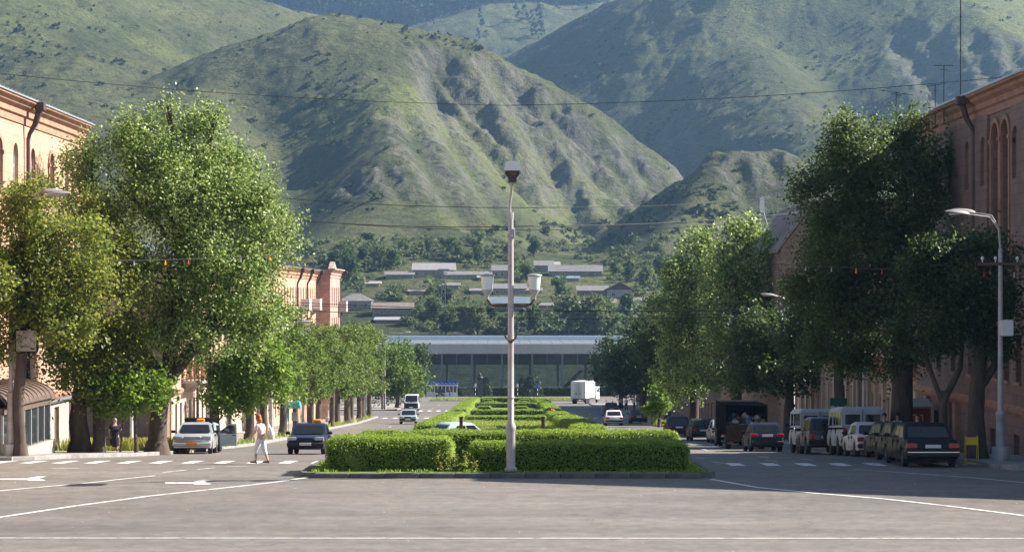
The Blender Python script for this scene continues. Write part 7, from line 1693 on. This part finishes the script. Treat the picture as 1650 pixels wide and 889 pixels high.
    if hair:
        q = MB(); q.ell(tuple(head + hdv * .022 * k - fw * .012 * k), (.063 * k, .066 * k, .068 * k), 0, 14, 9, .03)
        if hair_len > .3:
            for (dz, rr) in ((-.02, .064), (-.05, .062), (-.08, .050)): q.ell(tuple(head + hdv * dz * k * hair_len * 1.6 - fw * .026 * k), (rr * k, .05 * k, .045 * k), 0, 12, 7, .05)
        q.build('hair', hair, body, smooth=70)
    q = MB(); [q.ell(tuple(head + fw * .054 * k + hdv * .004 * k + Vector((s_ * .021 * k, 0, 0))), (.008 * k, .005 * k, .005 * k), 0, 6, 4) for s_ in (-1, 1)]; q.build('eyes', M['black'], body)
    if shoes:
        q = MB()
        for hj, kn, an, toe in legp:
            d = (toe - an); d.z = 0; d.normalize(); mid = an.lerp(toe, .55); r_ = Matrix.Rotation(math.atan2(d.y, d.x) - PI / 2, 3, 'Z')
            q.cbox(mid + Vector((0, .0, -.012 * k)), (.048 * k, .15 * k, .034 * k), bev=.014 * k, rot=r_)
            if shoes == 'heels': q.cbox(an + Vector((0, -.012 * k, -.030 * k)), (.016 * k, .02 * k, .05 * k))
        q.build('shoes', M['black'], body, smooth=50)
    return body
hair_red = mat('red_hair', (.30, .075, .02), .5, var=.3, scale=20); hair_dk = mat('dark_hair', (.02, .015, .012), .5, var=.3); hair_gr = mat('grey_hair', (.35, .34, .34), .7, var=.3)
pale_top = mat('pale_pink_cloth', (.74, .62, .58), .9, var=.06, bump=.2); pale_low = mat('pale_grey_trousers', (.62, .63, .67), .9, var=.06, bump=.2); dark_dress = mat('dark_dress_cloth', (.012, .012, .026), .9, var=.2); grey_shirt = mat('grey_shirt_cloth', (.45, .45, .52), .9, var=.08); dk_trou = mat('dark_trousers', (.015, .016, .028), .9, var=.2)
def foot(px, Y, dz=0.0): return Vector((X(px, Y), Y, g(Y) + dz))
wl = person('person walking left over the crossing in pale top and cropped trousers, red hair', foot(421, 75.4, .045), R(68), 1.66, lean=R(7), legs=((22, 20), (-10, 12)), arms=((18, 30, 4), (-12, 25, 14)), top=pale_top, low=pale_low, hair=hair_red, shoes='heels', sleeve=.42, trouser=.74, hair_len=.55, head_lean=R(14), build_=1.12)
bag = thing('handbag', 'white shoulder bag carried by the red haired walker', 'bag', wl.location + Vector((.34, .02, 1.06)))
q = MB(); q.cbox((0, 0, 0), (.12, .30, .26), bev=.04); q.build('pouch', M['white'], bag, smooth=50); q = MB(); q.tube([(-.01, -.12, .12), (-.10, -.06, .32), (-.12, 0, .36), (-.10, .06, .32), (-.01, .12, .12)], .012, 6); q.build('strap', M['white'], bag)
ow = person('elderly person in a dark dress seen from behind on the left pavement', foot(185.5, 97.5, .17), R(8), 1.42, lean=R(10), legs=((4, 4), (-3, 4)), arms=((4, 10, 12), (6, 14, 14)), dress=dark_dress, hair=hair_gr, hair_len=.3, build_=1.35, shoes='flat', skirt_len=.56)
bag = thing('shopping_bag', 'brown shopping bag held by the elderly person in the dark dress', 'bag', ow.location + Vector((-.30, .03, .24))); q = MB(); q.cbox((0, 0, .14), (.20, .30, .38), bev=.04); q.build('pouch', mat('brown_bag', (.14, .10, .08), .9), bag, smooth=50); q = MB(); q.tube([(0, -.1, .32), (0, -.05, .5), (0, .05, .5), (0, .1, .32)], .012, 6); q.build('strap', M['rust'], bag)
person('person in a grey shirt and dark trousers bending under the raised bonnet', foot(351, 103.0), R(80), 1.72, lean=R(62), legs=((6, 2), (-3, 2)), arms=((70, 10, 6), (60, 25, 6)), top=grey_shirt, low=dk_trou, hair=hair_dk, shoes='flat', hair_len=.2, head_lean=R(80), sleeve=.45)
person('crouching person in dark clothes working in the median grass', foot(833, 150, .12), R(60), 1.65, lean=R(55), legs=((95, 125), (80, 120)), arms=((45, 20, 10), (50, 20, 10)), top=dk_trou, low=dk_trou, hair=hair_dk, hips=.30, hair_len=.2, shoes='flat', head_lean=R(60), sleeve=.95)
person('person in a red jacket bending over beside the right median hedge', foot(892, 240), R(150), 1.68, lean=R(75), legs=((12, 8), (4, 10)), arms=((60, 15, 8), (50, 20, 8)), top=M['red_paint'], low=M['dark'], hair=hair_dk, hair_len=.2, shoes='flat', head_lean=R(80), sleeve=.95, build_=1.2)
hc = thing('handcart', 'low dark handcart beside the person in the red jacket', 'cart', foot(898, 236)); q = MB(); q.box(-.45, -.3, .35, .45, .3, .42); q.box(-.45, -.3, .425, .45, -.26, .6); q.build('tray', M['metal'], hc); q = MB(); [q.tube([(s_ * .35, d, 0), (s_ * .35, d, .345)], .03, 5) for s_ in (-1, 1) for d in (-.2, .2)]; q.build('leg', M['black'], hc)
person('person in blue trousers standing at the white station kiosk', foot(725, 459), 0, 1.72, top=dk_trou, low=M['blue_paint'], hair=hair_dk, hair_len=.2, shoes='flat', sleeve=.9)
for px, Y, tp, lb, rz in ((1001, 281, M['cream'], 'person in a light shirt, leftmost of the walkers on the far right pavement', 0), (1009, 279, M['white'], 'person in white, middle of the walkers on the far right pavement', .3), (1022, 284, M['pole_white'], 'person in pale clothes, rightmost of the walkers on the far right pavement', -.3)):
    person(lb, foot(px, Y, .14), rz, 1.7, top=tp, low=dk_trou, hair=hair_dk, hair_len=.2, shoes='flat', legs=((14, 8), (-14, 12)), sleeve=.45)
for px, Y, tp, lb, hh in ((1425, 89.5, M['redbrown'], 'person with dark hair whose head shows just right of the second van', 1.62), (1446, 91.5, pale_top, 'person in a pale shirt standing beside the dark poplar trunk', 1.64), (1478, 86.0, dk_trou, 'person with dark hair standing before the red kiosk poster', 1.60)):
    person(lb, foot(px, Y, .14), R(160), hh, top=tp, low=dk_trou, hair=hair_dk, hair_len=.3, shoes='flat', sleeve=.45)

# ------------------------------------------------------------------ air
hz = bpy.data.materials.new('haze'); hz.use_nodes = True; nt = hz.node_tree
for nd in list(nt.nodes):
    if nd.type == 'BSDF_PRINCIPLED': nt.nodes.remove(nd)
pv = nt.nodes.new('ShaderNodeVolumePrincipled'); pv.inputs['Color'].default_value = (.36, .62, 1.0, 1); pv.inputs['Density'].default_value = HAZE; pv.inputs['Anisotropy'].default_value = .35
nt.links.new(pv.outputs[0], nt.nodes['Material Output'].inputs['Volume'])
q = MB(); q.box(-2400, -240, -20.5, 2400, 4100, 900); q.build('haze', hz, kind='stuff')['label'] = 'pale blue air between the square and the hills'
